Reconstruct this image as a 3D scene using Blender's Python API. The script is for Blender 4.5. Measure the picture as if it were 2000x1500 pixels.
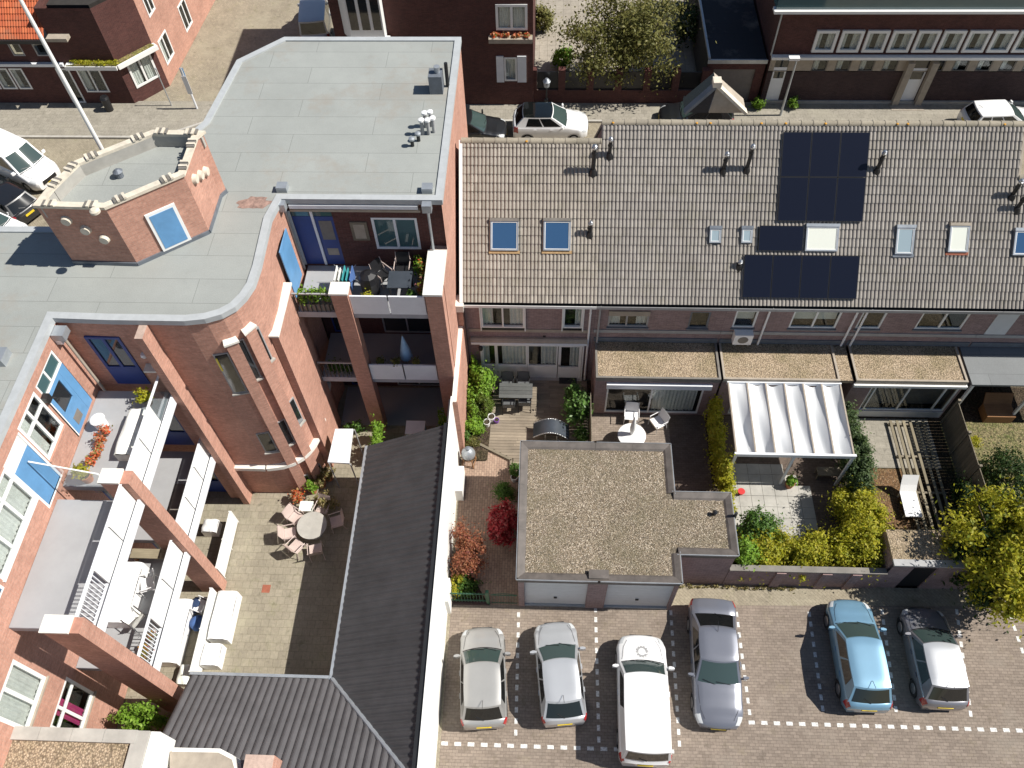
import bpy, math, random
import numpy as np
from mathutils import Vector
random.seed(7); rng = np.random.default_rng(11)
R = math.radians
scene = bpy.context.scene
for o in list(bpy.data.objects): bpy.data.objects.remove(o)
COL = scene.collection
# ------------------------------------------------------------------ camera
CH = 31.0; FPX = 1600.0
PITCH, ROLL, YAW = 0.97367453, 0.03819418, -0.0654227
_fw = np.array([math.sin(YAW)*math.cos(PITCH), math.cos(YAW)*math.cos(PITCH), -math.sin(PITCH)])
_rt = np.array([math.cos(YAW), -math.sin(YAW), 0.]); _dn = np.cross(_fw, _rt)
_r2 = math.cos(ROLL)*_rt + math.sin(ROLL)*_dn; _d2 = -math.sin(ROLL)*_rt + math.cos(ROLL)*_dn
CM = np.array([_r2, _d2, _fw])
cam_d = bpy.data.cameras.new('camera'); cam = bpy.data.objects.new('camera', cam_d); COL.objects.link(cam)
cam_d.sensor_width = 36; cam_d.lens = FPX/2000*36; cam_d.clip_end = 600; cam_d.clip_start = .5
from mathutils import Matrix
cam.matrix_world = Matrix(((_r2[0], -_d2[0], -_fw[0], 0), (_r2[1], -_d2[1], -_fw[1], 0), (_r2[2], -_d2[2], -_fw[2], CH), (0, 0, 0, 1)))
scene.camera = cam
# ------------------------------------------------------------------ light
SUN_EL, SUN_AZ = R(49), R(1.0)          # azimuth of the sun from +X towards +Y
w = bpy.data.worlds.new('World'); scene.world = w; w.use_nodes = True
nt = w.node_tree; bg = nt.nodes['Background']; sky = nt.nodes.new('ShaderNodeTexSky')
sky.sky_type = 'NISHITA'; sky.sun_disc = False; sky.sun_elevation = SUN_EL; sky.sun_rotation = R(90)-SUN_AZ
sky.air_density = 1.0; sky.dust_density = .5; sky.ozone_density = 1.6
nt.links.new(sky.outputs[0], bg.inputs[0]); bg.inputs[1].default_value = 0.058
sd = bpy.data.lights.new('sun', 'SUN'); sd.energy = 5.0; sd.angle = R(0.5); sd.color = (1.0, .955, .88)
so = bpy.data.objects.new('sun', sd); COL.objects.link(so)
_sv = Vector((math.cos(SUN_AZ)*math.cos(SUN_EL), math.sin(SUN_AZ)*math.cos(SUN_EL), math.sin(SUN_EL)))
so.rotation_euler = _sv.to_track_quat('Z', 'Y').to_euler(); so.location = (30, 0, 40)
vs = scene.view_settings; vs.view_transform = 'Standard'; vs.look = 'None'; vs.gamma = 1; vs.exposure = 0.42
vs.use_curve_mapping = False
scene.render.engine = 'CYCLES'

# photo pixel (2000x1500) + known plane -> world point
def _ray(x, y): return CM.T @ np.array([x-1000, y-750, FPX])
def P(x, y, z=0.):
    d = _ray(x, y); k = (z-CH)/d[2]; return np.array([d[0]*k, d[1]*k, z])
def PY(x, y, Y):
    d = _ray(x, y); k = Y/d[1]; return np.array([d[0]*k, Y, CH+d[2]*k])
def PX(x, y, X):
    d = _ray(x, y); k = X/d[0]; return np.array([X, d[1]*k, CH+d[2]*k])
def P2(x, y, z=0.): return tuple(P(x, y, z)[:2])

# ------------------------------------------------------------------ materials
MATS = {}
def newmat(n):
    m = bpy.data.materials.new(n); m.use_nodes = True; MATS[n] = m
    t = m.node_tree; return m, t, t.nodes['Principled BSDF']
def nd(t, typ, **kw):
    n = t.nodes.new(typ)
    for k, v in kw.items():
        if k in ('inp',):
            for a, b in v.items(): n.inputs[a].default_value = b
        else: setattr(n, k, v)
    return n
def ramp(t, fac, stops):
    r = t.nodes.new('ShaderNodeValToRGB'); e = r.color_ramp.elements
    while len(e) < len(stops): e.new(.5)
    for i, (p, c) in enumerate(stops): e[i].position = p; e[i].color = (*c, 1)
    t.links.new(fac, r.inputs[0]); return r.outputs[0]
def mix(t, fac, a, b, typ='MIX'):
    m = t.nodes.new('ShaderNodeMix'); m.data_type = 'RGBA'; m.blend_type = typ
    for s, v in ((m.inputs[0], fac), (m.inputs[6], a), (m.inputs[7], b)):
        if hasattr(v, 'is_linked') or hasattr(v, 'links'): t.links.new(v, s)
        elif isinstance(v, (int, float)): s.default_value = v
        else: s.default_value = (*v, 1)
    return m.outputs[2]
def pos(t): return t.nodes.new('ShaderNodeNewGeometry').outputs['Position']
def noise(t, scale, detail=3, rough=.6, vec=None, out=0):
    n = nd(t, 'ShaderNodeTexNoise', inp={'Scale': scale, 'Detail': detail, 'Roughness': rough})
    t.links.new(vec if vec is not None else pos(t), n.inputs['Vector']); return n.outputs[out]
def bump(t, b, h, strength, dist=.02):
    n = nd(t, 'ShaderNodeBump', inp={'Strength': strength, 'Distance': dist})
    t.links.new(h, n.inputs['Height']); t.links.new(n.outputs[0], b.inputs['Normal'])
def plain(n, c, rough=.6, metal=0., var=.08, vs_=3., spec=.5, bmp=0., fine=40.):
    """one base colour with soft mottling and a little grain"""
    m, t, b = newmat(n)
    f = noise(t, vs_, 5, .65)
    c1 = tuple(max(0, x*(1-var*2)) for x in c); c2 = tuple(min(1, x*(1+var*1.6)) for x in c)
    t.links.new(ramp(t, f, [(.25, c1), (.75, c2)]), b.inputs['Base Color'])
    b.inputs['Roughness'].default_value = rough; b.inputs['Metallic'].default_value = metal
    b.inputs['Specular IOR Level'].default_value = spec
    if bmp: bump(t, b, noise(t, fine, 3), bmp, .01)
    return m
def wall_uv(t):
    """(distance along the wall, height) for any upright wall"""
    g = t.nodes.new('ShaderNodeNewGeometry')
    cr = nd(t, 'ShaderNodeVectorMath', operation='CROSS_PRODUCT'); cr.inputs[1].default_value = (0, 0, 1)
    t.links.new(g.outputs['True Normal'], cr.inputs[0])
    dt = nd(t, 'ShaderNodeVectorMath', operation='DOT_PRODUCT')
    t.links.new(cr.outputs[0], dt.inputs[0]); t.links.new(g.outputs['Position'], dt.inputs[1])
    sp = t.nodes.new('ShaderNodeSeparateXYZ'); t.links.new(g.outputs['Position'], sp.inputs[0])
    cb = t.nodes.new('ShaderNodeCombineXYZ'); t.links.new(dt.outputs['Value'], cb.inputs[0]); t.links.new(sp.outputs[2], cb.inputs[1])
    return cb.outputs[0]
def brick(n, c1, c2, mortar, wall=True, bw=.22, bh=.065, ms=.011, offs=.5, var=.25, rot=0., bstr=.5, rough=.85, patch=None, moss=None):
    m, t, b = newmat(n)
    if wall: v = wall_uv(t)
    else:
        mp = nd(t, 'ShaderNodeMapping'); mp.inputs['Rotation'].default_value = (0, 0, rot)
        t.links.new(pos(t), mp.inputs[0]); v = mp.outputs[0]
    bt = nd(t, 'ShaderNodeTexBrick', offset=offs, inp={'Scale': 1., 'Mortar Size': ms/2, 'Mortar Smooth': .3, 'Brick Width': bw, 'Row Height': bh, 'Bias': 0.})
    bt.inputs['Color1'].default_value = (*c1, 1); bt.inputs['Color2'].default_value = (*c2, 1); bt.inputs['Mortar'].default_value = (*mortar, 1)
    t.links.new(v, bt.inputs['Vector'])
    col = bt.outputs['Color']
    f = noise(t, .7, 6, .7)
    col = mix(t, 1., col, ramp(t, f, [(.25, (1-var,)*3), (.75, (1+var*.4,)*3)]), 'MULTIPLY')
    f2 = noise(t, 9., 4, .7)
    col = mix(t, 1., col, ramp(t, f2, [(.3, (1-var*.7,)*3), (.7, (1+var*.4,)*3)]), 'MULTIPLY')
    if patch: col = mix(t, ramp(t, noise(t, .35, 5, .7), [(.52, (0,)*3), (.66, (.6,)*3)]), col, patch)
    if moss: col = mix(t, ramp(t, noise(t, 1.3, 6, .8), [(.55, (0,)*3), (.7, (.5,)*3)]), col, moss)
    if not wall:
        col = mix(t, ramp(t, noise(t, 2.6, 4, .6), [(.60, (0,)*3), (.70, (.45,)*3)]), col, tuple(x*.42 for x in c2))
        col = mix(t, ramp(t, noise(t, .9, 7, .8), [(.56, (0,)*3), (.72, (.4,)*3)]), col, tuple(min(1, x*1.35) for x in c1))
    t.links.new(col, b.inputs['Base Color']); b.inputs['Roughness'].default_value = rough
    b.inputs['Specular IOR Level'].default_value = .25
    inv = nd(t, 'ShaderNodeMath', operation='SUBTRACT'); inv.inputs[0].default_value = 1.; t.links.new(bt.outputs['Fac'], inv.inputs[1])
    bump(t, b, inv.outputs[0], bstr, .012)
    return m
brick('brick_red', (.58, .31, .23), (.48, .245, .18), (.48, .36, .30))
brick('brick_purple', (.34, .235, .225), (.265, .18, .175), (.37, .32, .31))
brick('brick_dark_shaded', (.125, .05, .043), (.09, .037, .033), (.12, .085, .075))  # dark red brick, with shade on street fronts and recess put into its colour
brick('brick_plinth', (.075, .045, .045), (.05, .032, .034), (.10, .08, .075))
brick('brick_tan', (.33, .235, .18), (.26, .18, .135), (.30, .26, .21))
brick('paver_path', (.42, .30, .225), (.32, .22, .165), (.19, .15, .115), wall=False, bw=.21, bh=.105, ms=.014, rot=R(90), bstr=.7)
brick('paver_lot', (.30, .245, .20), (.235, .19, .155), (.16, .13, .105), wall=False, bw=.21, bh=.105, ms=.013, patch=(.23, .20, .165), moss=(.30, .25, .17))
brick('paver_street', (.36, .315, .235), (.30, .26, .195), (.22, .195, .145), wall=False, bw=.21, bh=.105, ms=.012, rot=R(45), patch=(.32, .29, .215), moss=(.26, .25, .13))
brick('paver_court', (.335, .30, .23), (.29, .258, .198), (.21, .19, .13), wall=False, bw=.3, bh=.3, ms=.016, offs=0.5, patch=(.30, .28, .20), moss=(.25, .25, .13))
brick('paver_slab', (.40, .36, .30), (.35, .31, .255), (.22, .2, .16), wall=False, bw=.5, bh=.5, ms=.02, offs=0., patch=(.32, .29, .23))
brick('paver_brown', (.165, .125, .10), (.13, .098, .08), (.085, .07, .055), wall=False, bw=.21, bh=.105, ms=.012)
brick('paver_walk', (.36, .33, .275), (.31, .285, .235), (.22, .2, .16), wall=False, bw=.3, bh=.3, ms=.012, offs=.5, patch=(.30, .28, .22))
def gravel(n, cols, scale=26., moss=(.20, .17, .10), big=.9):
    m, t, b = newmat(n)
    vo = nd(t, 'ShaderNodeTexVoronoi', feature='F1', inp={'Scale': scale}); t.links.new(pos(t), vo.inputs['Vector'])
    sp = t.nodes.new('ShaderNodeSeparateColor'); t.links.new(vo.outputs['Color'], sp.inputs[0])
    col = ramp(t, sp.outputs[0], [(i/(len(cols)-1), c) for i, c in enumerate(cols)])
    col = mix(t, ramp(t, noise(t, big, 5, .7), [(.48, (0,)*3), (.72, (.65,)*3)]), col, moss)
    col = mix(t, 1., col, ramp(t, vo.outputs['Distance'], [(.2, (1.05,)*3), (.75, (.45,)*3)]), 'MULTIPLY')
    t.links.new(col, b.inputs['Base Color']); b.inputs['Roughness'].default_value = .9; b.inputs['Specular IOR Level'].default_value = .2
    inv = nd(t, 'ShaderNodeMath', operation='SUBTRACT'); inv.inputs[0].default_value = 1.; t.links.new(vo.outputs['Distance'], inv.inputs[1])
    bump(t, b, inv.outputs[0], .8, .03); return m
gravel('gravel', [(.07, .055, .035), (.20, .165, .115), (.29, .24, .175), (.16, .135, .11), (.42, .37, .29)], scale=42., moss=(.15, .135, .075), big=.7)
gravel('gravel_old', [(.30, .23, .155), (.46, .36, .25), (.50, .39, .27), (.38, .29, .2), (.58, .47, .34)], scale=18., moss=(.21, .18, .09), big=.6)
gravel('soil', [(.05, .036, .024), (.09, .066, .042), (.07, .05, .035), (.12, .09, .06)], scale=14., moss=(.05, .06, .02))
gravel('mulch', [(.16, .09, .045), (.24, .14, .07), (.20, .115, .06), (.30, .2, .12)], scale=16., moss=(.12, .10, .04))
gravel('moss_roof', [(.20, .17, .06), (.30, .26, .08), (.24, .2, .09), (.33, .25, .13)], scale=9., moss=(.22, .27, .05), big=2.)
gravel('dry_grass', [(.20, .17, .09), (.27, .23, .12), (.24, .2, .1), (.15, .16, .06)], scale=14., moss=(.11, .14, .035), big=1.2)
def bitumen(n, c, lap=1.0, ang=0.):
    m, t, b = newmat(n)
    mp = nd(t, 'ShaderNodeMapping'); mp.inputs['Rotation'].default_value = (0, 0, ang); t.links.new(pos(t), mp.inputs[0])
    bt = nd(t, 'ShaderNodeTexBrick', offset=.37, inp={'Scale': 1., 'Mortar Size': .012, 'Mortar Smooth': .4, 'Brick Width': 4.6, 'Row Height': lap})
    bt.inputs['Color1'].default_value = (*c, 1); bt.inputs['Color2'].default_value = (*[x*.955 for x in c], 1); bt.inputs['Mortar'].default_value = (*[x*.66 for x in c], 1)
    t.links.new(mp.outputs[0], bt.inputs['Vector'])
    col = mix(t, 1., bt.outputs['Color'], ramp(t, noise(t, .45, 6, .7), [(.2, (.86, .86, .85)), (.75, (1.08, 1.08, 1.07))]), 'MULTIPLY')
    col = mix(t, 1., col, ramp(t, noise(t, 30, 3, .7), [(.3, (.9,)*3), (.7, (1.08,)*3)]), 'MULTIPLY')
    col = mix(t, ramp(t, noise(t, .28, 5, .75), [(.53, (0,)*3), (.70, (.6,)*3)]), col, (.27, .235, .195))
    col = mix(t, ramp(t, noise(t, 1.7, 6, .8), [(.55, (0,)*3), (.75, (.35,)*3)]), col, tuple(x*.72 for x in c))
    t.links.new(col, b.inputs['Base Color']); b.inputs['Roughness'].default_value = .8; b.inputs['Specular IOR Level'].default_value = .3
    bump(t, b, bt.outputs['Fac'], -.3, .01); return m
bitumen('bitumen', (.31, .325, .312)); bitumen('bitumen_dark', (.20, .21, .215)); bitumen('bitumen_black', (.03, .032, .04))
def rooftile(n, stops, spots=True):
    m, t, b = newmat(n)
    oi = t.nodes.new('ShaderNodeObjectInfo'); g = t.nodes.new('ShaderNodeNewGeometry')
    ad = nd(t, 'ShaderNodeMath', operation='ADD'); t.links.new(oi.outputs['Random'], ad.inputs[0]); t.links.new(g.outputs['Random Per Island'], ad.inputs[1])
    fr = nd(t, 'ShaderNodeMath', operation='FRACT'); t.links.new(ad.outputs[0], fr.inputs[0])
    col = ramp(t, fr.outputs[0], [(i/(len(stops)-1), c) for i, c in enumerate(stops)])
    col = mix(t, 1., col, ramp(t, noise(t, .5, 5, .7), [(.3, (.86,)*3), (.7, (1.06,)*3)]), 'MULTIPLY')
    col = mix(t, ramp(t, noise(t, 1.1, 6, .75), [(.5, (0,)*3), (.7, (.4,)*3)]), col, (.20, .185, .13))
    if spots:
        col = mix(t, ramp(t, noise(t, 22, 5, .75), [(.54, (0,)*3), (.66, (.7,)*3)]), col, (.13, .11, .085))
        col = mix(t, ramp(t, noise(t, 9, 5, .8), [(.62, (0,)*3), (.72, (.55,)*3)]), col, (.48, .46, .42))
    t.links.new(col, b.inputs['Base Color']); b.inputs['Roughness'].default_value = .9; b.inputs['Specular IOR Level'].default_value = .2
    bump(t, b, noise(t, 60, 3), .25, .008); return m
rooftile('roof_tile', [(.275, .247, .215), (.345, .31, .268), (.31, .278, .24), (.385, .348, .302)])
rooftile('roof_tile_b', [(.262, .24, .218), (.312, .287, .26), (.285, .262, .238), (.335, .308, .28)])
rooftile('ridge_tile', [(.30, .265, .21), (.36, .32, .25), (.28, .25, .20)])
rooftile('tile_orange', [(.50, .13, .055), (.42, .105, .05), (.55, .16, .07)], False)
def wood(n, c1, c2, sx=2., sy=40., rough=.75):
    m, t, b = newmat(n)
    tc = t.nodes.new('ShaderNodeTexCoord'); mp = nd(t, 'ShaderNodeMapping'); mp.inputs['Scale'].default_value = (sx, sy, sy)
    t.links.new(tc.outputs['Object'], mp.inputs[0])
    oi = t.nodes.new('ShaderNodeObjectInfo')
    f = noise(t, 1., 5, .7, mp.outputs[0])
    col = ramp(t, f, [(.25, c1), (.75, c2)])
    col = mix(t, 1., col, ramp(t, oi.outputs['Random'], [(0, (.8,)*3), (1, (1.12,)*3)]), 'MULTIPLY')
    col = mix(t, 1., col, ramp(t, noise(t, .9, 5, .7), [(.3, (.75,)*3), (.7, (1.1,)*3)]), 'MULTIPLY')
    t.links.new(col, b.inputs['Base Color']); b.inputs['Roughness'].default_value = rough; b.inputs['Specular IOR Level'].default_value = .25
    bump(t, b, f, .2, .01); return m
wood('deck_wood', (.22, .182, .138), (.355, .30, .23)); wood('wood_brown', (.22, .11, .05), (.34, .18, .085)); wood('wood_grey', (.16, .135, .10), (.27, .235, .175))
wood('wood_slat', (.20, .17, .115), (.32, .275, .19)); wood('table_grey', (.085, .09, .09), (.13, .135, .13), 3, 60)
def leafmat(n, cols, trans=.35, rough=.55):
    m, t, b = newmat(n)
    g = t.nodes.new('ShaderNodeNewGeometry')
    col = ramp(t, g.outputs['Random Per Island'], [(i/(len(cols)-1), c) for i, c in enumerate(cols)])
    col = mix(t, 1., col, ramp(t, noise(t, 2.2, 3), [(.3, (.75,)*3), (.7, (1.2,)*3)]), 'MULTIPLY')
    t.links.new(col, b.inputs['Base Color']); b.inputs['Roughness'].default_value = rough; b.inputs['Specular IOR Level'].default_value = .3
    tr = t.nodes.new('ShaderNodeBsdfTranslucent'); t.links.new(col, tr.inputs[0])
    ms = t.nodes.new('ShaderNodeMixShader'); ms.inputs[0].default_value = trans
    t.links.new(b.outputs[0], ms.inputs[1]); t.links.new(tr.outputs[0], ms.inputs[2])
    t.links.new(ms.outputs[0], t.nodes['Material Output'].inputs[0]); return m
leafmat('leaf_lime', [(.16, .30, .025), (.22, .38, .04), (.12, .24, .02), (.28, .42, .07)])
leafmat('leaf_green', [(.06, .14, .02), (.10, .20, .03), (.045, .10, .018), (.14, .25, .05)])
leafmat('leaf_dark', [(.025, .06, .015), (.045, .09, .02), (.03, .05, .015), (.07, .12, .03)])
leafmat('leaf_laurel', [(.05, .12, .02), (.10, .21, .035), (.16, .26, .08), (.035, .08, .015)], .25, .4)
leafmat('leaf_ball', [(.11, .17, .025), (.15, .21, .03), (.08, .13, .02), (.19, .25, .05)])
leafmat('leaf_yellow', [(.44, .43, .03), (.52, .48, .035), (.32, .36, .03), (.58, .50, .07), (.20, .26, .025)], .5)
leafmat('leaf_olive', [(.15, .15, .04), (.22, .21, .06), (.11, .12, .03), (.27, .24, .09)])
leafmat('leaf_blue', [(.08, .13, .05), (.12, .17, .07), (.06, .10, .04), (.10, .15, .035)])
leafmat('leaf_red', [(.42, .025, .035), (.55, .06, .07), (.25, .015, .02), (.6, .16, .14)], .3, .35)
leafmat('leaf_copper', [(.25, .075, .04), (.34, .13, .06), (.19, .05, .03), (.40, .20, .10), (.22, .05, .045)])
leafmat('flower_mix', [(.55, .04, .03), (.12, .25, .03), (.60, .25, .03), (.14, .28, .04), (.55, .12, .2)])
leafmat('flower_orange', [(.62, .16, .03), (.60, .08, .03), (.65, .35, .2), (.14, .25, .04)])
leafmat('leaf_dry', [(.30, .23, .10), (.22, .2, .06), (.36, .28, .15), (.16, .18, .04)])
plain('bark', (.10, .075, .05), .9, var=.25, vs_=8, bmp=.5)
plain('white_paint', (.80, .80, .78), .45, var=.03, vs_=2.); plain('white_wall', (.80, .79, .75), .8, var=.05, vs_=.8, bmp=.15)
plain('white_plastic', (.82, .82, .82), .35, var=.02); plain('white_coping', (.74, .72, .66), .75, var=.08, vs_=2.5)
plain('panel_white', (.74, .76, .79), .3, var=.03); plain('cream_stone', (.62, .56, .46), .8, var=.12, vs_=4)
plain('grey_trim', (.34, .34, .34), .55, var=.08); plain('zinc', (.42, .45, .48), .45, .55, var=.1, vs_=2.); plain('lead', (.17, .19, .22), .55, .3, var=.12)
plain('steel', (.55, .56, .57), .3, .9, var=.05); plain('dark_metal', (.035, .037, .04), .4, .5, var=.1); plain('black_plastic', (.014, .014, .016), .4, var=.1)
plain('edge_light', (.40, .42, .43), .6, var=.06); plain('trim_dark', (.115, .10, .09), .6, .1, var=.2, vs_=2.); plain('edge_trim', (.19, .175, .155), .65, .1, var=.15, vs_=2.); plain('concrete', (.40, .385, .35), .85, var=.12, vs_=1.5, bmp=.2)
plain('floor_grey', (.33, .335, .345), .7, var=.05, vs_=1.); plain('slab_grey', (.34, .35, .38), .7, var=.06)
plain('blue_paint', (.12, .29, .52), .5, var=.09, vs_=1.5); plain('blue_dark', (.02, .05, .22), .45, var=.06); plain('green_paint', (.03, .10, .055), .45, var=.12)
plain('corrugate', (.062, .062, .066), .5, var=.14, vs_=1.2); plain('corrugate_lit', (.092, .088, .092), .55, var=.12, vs_=1.2)  # corrugate_lit: paler copy, with sunlight on one shed wing put into the colour
plain('terracotta', (.42, .17, .08), .8, var=.12); plain('pot_white', (.72, .71, .70), .5, var=.05); plain('pot_purple', (.20, .07, .38), .5, var=.1)
plain('yellow_paint', (.62, .50, .05), .5); plain('red_paint', (.55, .03, .03), .45); plain('teal_cloth', (.04, .30, .32), .8); plain('blue_cloth', (.07, .15, .38), .85, var=.15)
plain('navy_cloth', (.02, .04, .10), .9); plain('pink_cloth', (.55, .05, .20), .8); plain('parasol_blue', (.35, .55, .75), .8); plain('beige_plastic', (.52, .42, .38), .5, var=.06)
plain('flash_orange', (.42, .28, .14), .9, var=.2, vs_=9); plain('curtain', (.80, .80, .75), .9, var=.08, vs_=6); plain('curtain_dark', (.20, .18, .16), .9, var=.1); plain('room', (.03, .026, .022), .9, var=.2); plain('blind', (.75, .77, .70), .7, var=.03)
plain('table_black', (.05, .06, .075), .35, var=.1); plain('tyre', (.015, .015, .016), .85); plain('rim', (.45, .46, .48), .3, .8); plain('seat_grey', (.09, .09, .095), .7)
plain('mesh_grey', (.10, .105, .11), .6); plain('asphalt', (.10, .098, .095), .9, var=.15, bmp=.3); plain('line_white', (.66, .655, .63), .85, var=.28, vs_=14)
plain('lichen', (.55, .27, .03), .9); plain('stain_red', (.29, .19, .155), .85, var=.3, vs_=6.); plain('rust', (.30, .10, .06), .9, var=.2); plain('sandstone', (.36, .31, .25), .85, var=.1); plain('plate_yellow', (.75, .55, .03), .4)
plain('glassblock', (.45, .55, .6), .2); plain('door_grey', (.56, .58, .60), .4, var=.03); plain('kerb', (.42, .40, .36), .85, var=.1)
def glassmat(n, tint=(.02, .03, .035), refl=.5, op=.5):
    """architectural glass: clear pane with fresnel reflection, tinted"""
    m, t, b = newmat(n); t.nodes.remove(b)
    tr = t.nodes.new('ShaderNodeBsdfTransparent'); tr.inputs[0].default_value = (*[1-op*(1-x) for x in tint], 1)
    gl = t.nodes.new('ShaderNodeBsdfGlossy'); gl.inputs['Roughness'].default_value = .03
    fr = t.nodes.new('ShaderNodeFresnel'); fr.inputs[0].default_value = 1.5
    mu = nd(t, 'ShaderNodeMath', operation='MULTIPLY_ADD'); t.links.new(fr.outputs[0], mu.inputs[0]); mu.inputs[1].default_value = 1.6; mu.inputs[2].default_value = refl*.1
    gm = t.nodes.new('ShaderNodeNewGeometry'); ib = nd(t, 'ShaderNodeMath', operation='SUBTRACT'); ib.inputs[0].default_value = 1.; t.links.new(gm.outputs['Backfacing'], ib.inputs[1])
    m2 = nd(t, 'ShaderNodeMath', operation='MULTIPLY', use_clamp=True); t.links.new(mu.outputs[0], m2.inputs[0]); t.links.new(ib.outputs[0], m2.inputs[1]); mu = m2
    ms = t.nodes.new('ShaderNodeMixShader'); t.links.new(mu.outputs[0], ms.inputs[0]); t.links.new(tr.outputs[0], ms.inputs[1]); t.links.new(gl.outputs[0], ms.inputs[2])
    t.links.new(ms.outputs[0], t.nodes['Material Output'].inputs[0]); return m
glassmat('glass', (.75, .80, .80), .6, .45)
glassmat('balcony_glass', (.75, .82, .84), 1., .6)
def darkglass(n, c, rough=.04, spec=1.):
    m, t, b = newmat(n); b.inputs['Base Color'].default_value = (*c, 1); b.inputs['Roughness'].default_value = rough; b.inputs['Specular IOR Level'].default_value = spec; return m
darkglass('car_glass', (.045, .07, .066)); darkglass('car_glass_dark', (.006, .008, .008)); darkglass('skylight_blue', (.035, .09, .19), .08, 1.); darkglass('skylight_grey', (.30, .38, .42), .1, .8); darkglass('pane_dark', (.02, .022, .024))
darkglass('pane_teal', (.06, .12, .13), .06); darkglass('skylight_white', (.72, .74, .66), .3, .5)
def carpaint(n, c, metal=0., rough=.35):
    m, t, b = newmat(n)
    col = ramp(t, noise(t, 1.2, 4), [(.3, tuple(x*.95 for x in c)), (.7, tuple(min(1, x*1.03) for x in c))])
    t.links.new(col, b.inputs['Base Color']); b.inputs['Metallic'].default_value = metal; b.inputs['Roughness'].default_value = rough
    b.inputs['Coat Weight'].default_value = .8; b.inputs['Coat Roughness'].default_value = .05; return m
carpaint('paint_silver', (.50, .515, .535), .4, .35); carpaint('paint_silver_warm', (.40, .395, .38), .4, .38); carpaint('paint_white', (.80, .80, .80)); carpaint('paint_grey', (.19, .20, .235), .4, .33)
carpaint('paint_blue', (.19, .35, .48), .35, .33); carpaint('paint_black', (.012, .013, .015)); carpaint('paint_graphite', (.22, .22, .24), .45, .35)
darkglass('head_lamp', (.55, .57, .58), .08); darkglass('tail_lamp', (.35, .02, .02), .12)
def solar(n):
    m, t, b = newmat(n)
    b.inputs['Base Color'].default_value = (.008, .010, .020, 1); b.inputs['Roughness'].default_value = .22; b.inputs['Specular IOR Level'].default_value = .4
    return m
solar('solar_cell')
def canopy(n):
    m, t, b = newmat(n)
    b.inputs['Base Color'].default_value = (.78, .80, .82, 1); b.inputs['Roughness'].default_value = .6
    tr = t.nodes.new('ShaderNodeBsdfTranslucent'); tr.inputs[0].default_value = (.7, .72, .75, 1)
    ms = t.nodes.new('ShaderNodeMixShader'); ms.inputs[0].default_value = .25
    t.links.new(b.outputs[0], ms.inputs[1]); t.links.new(tr.outputs[0], ms.inputs[2]); t.links.new(ms.outputs[0], t.nodes['Material Output'].inputs[0])
canopy('canopy_cloth')

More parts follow.
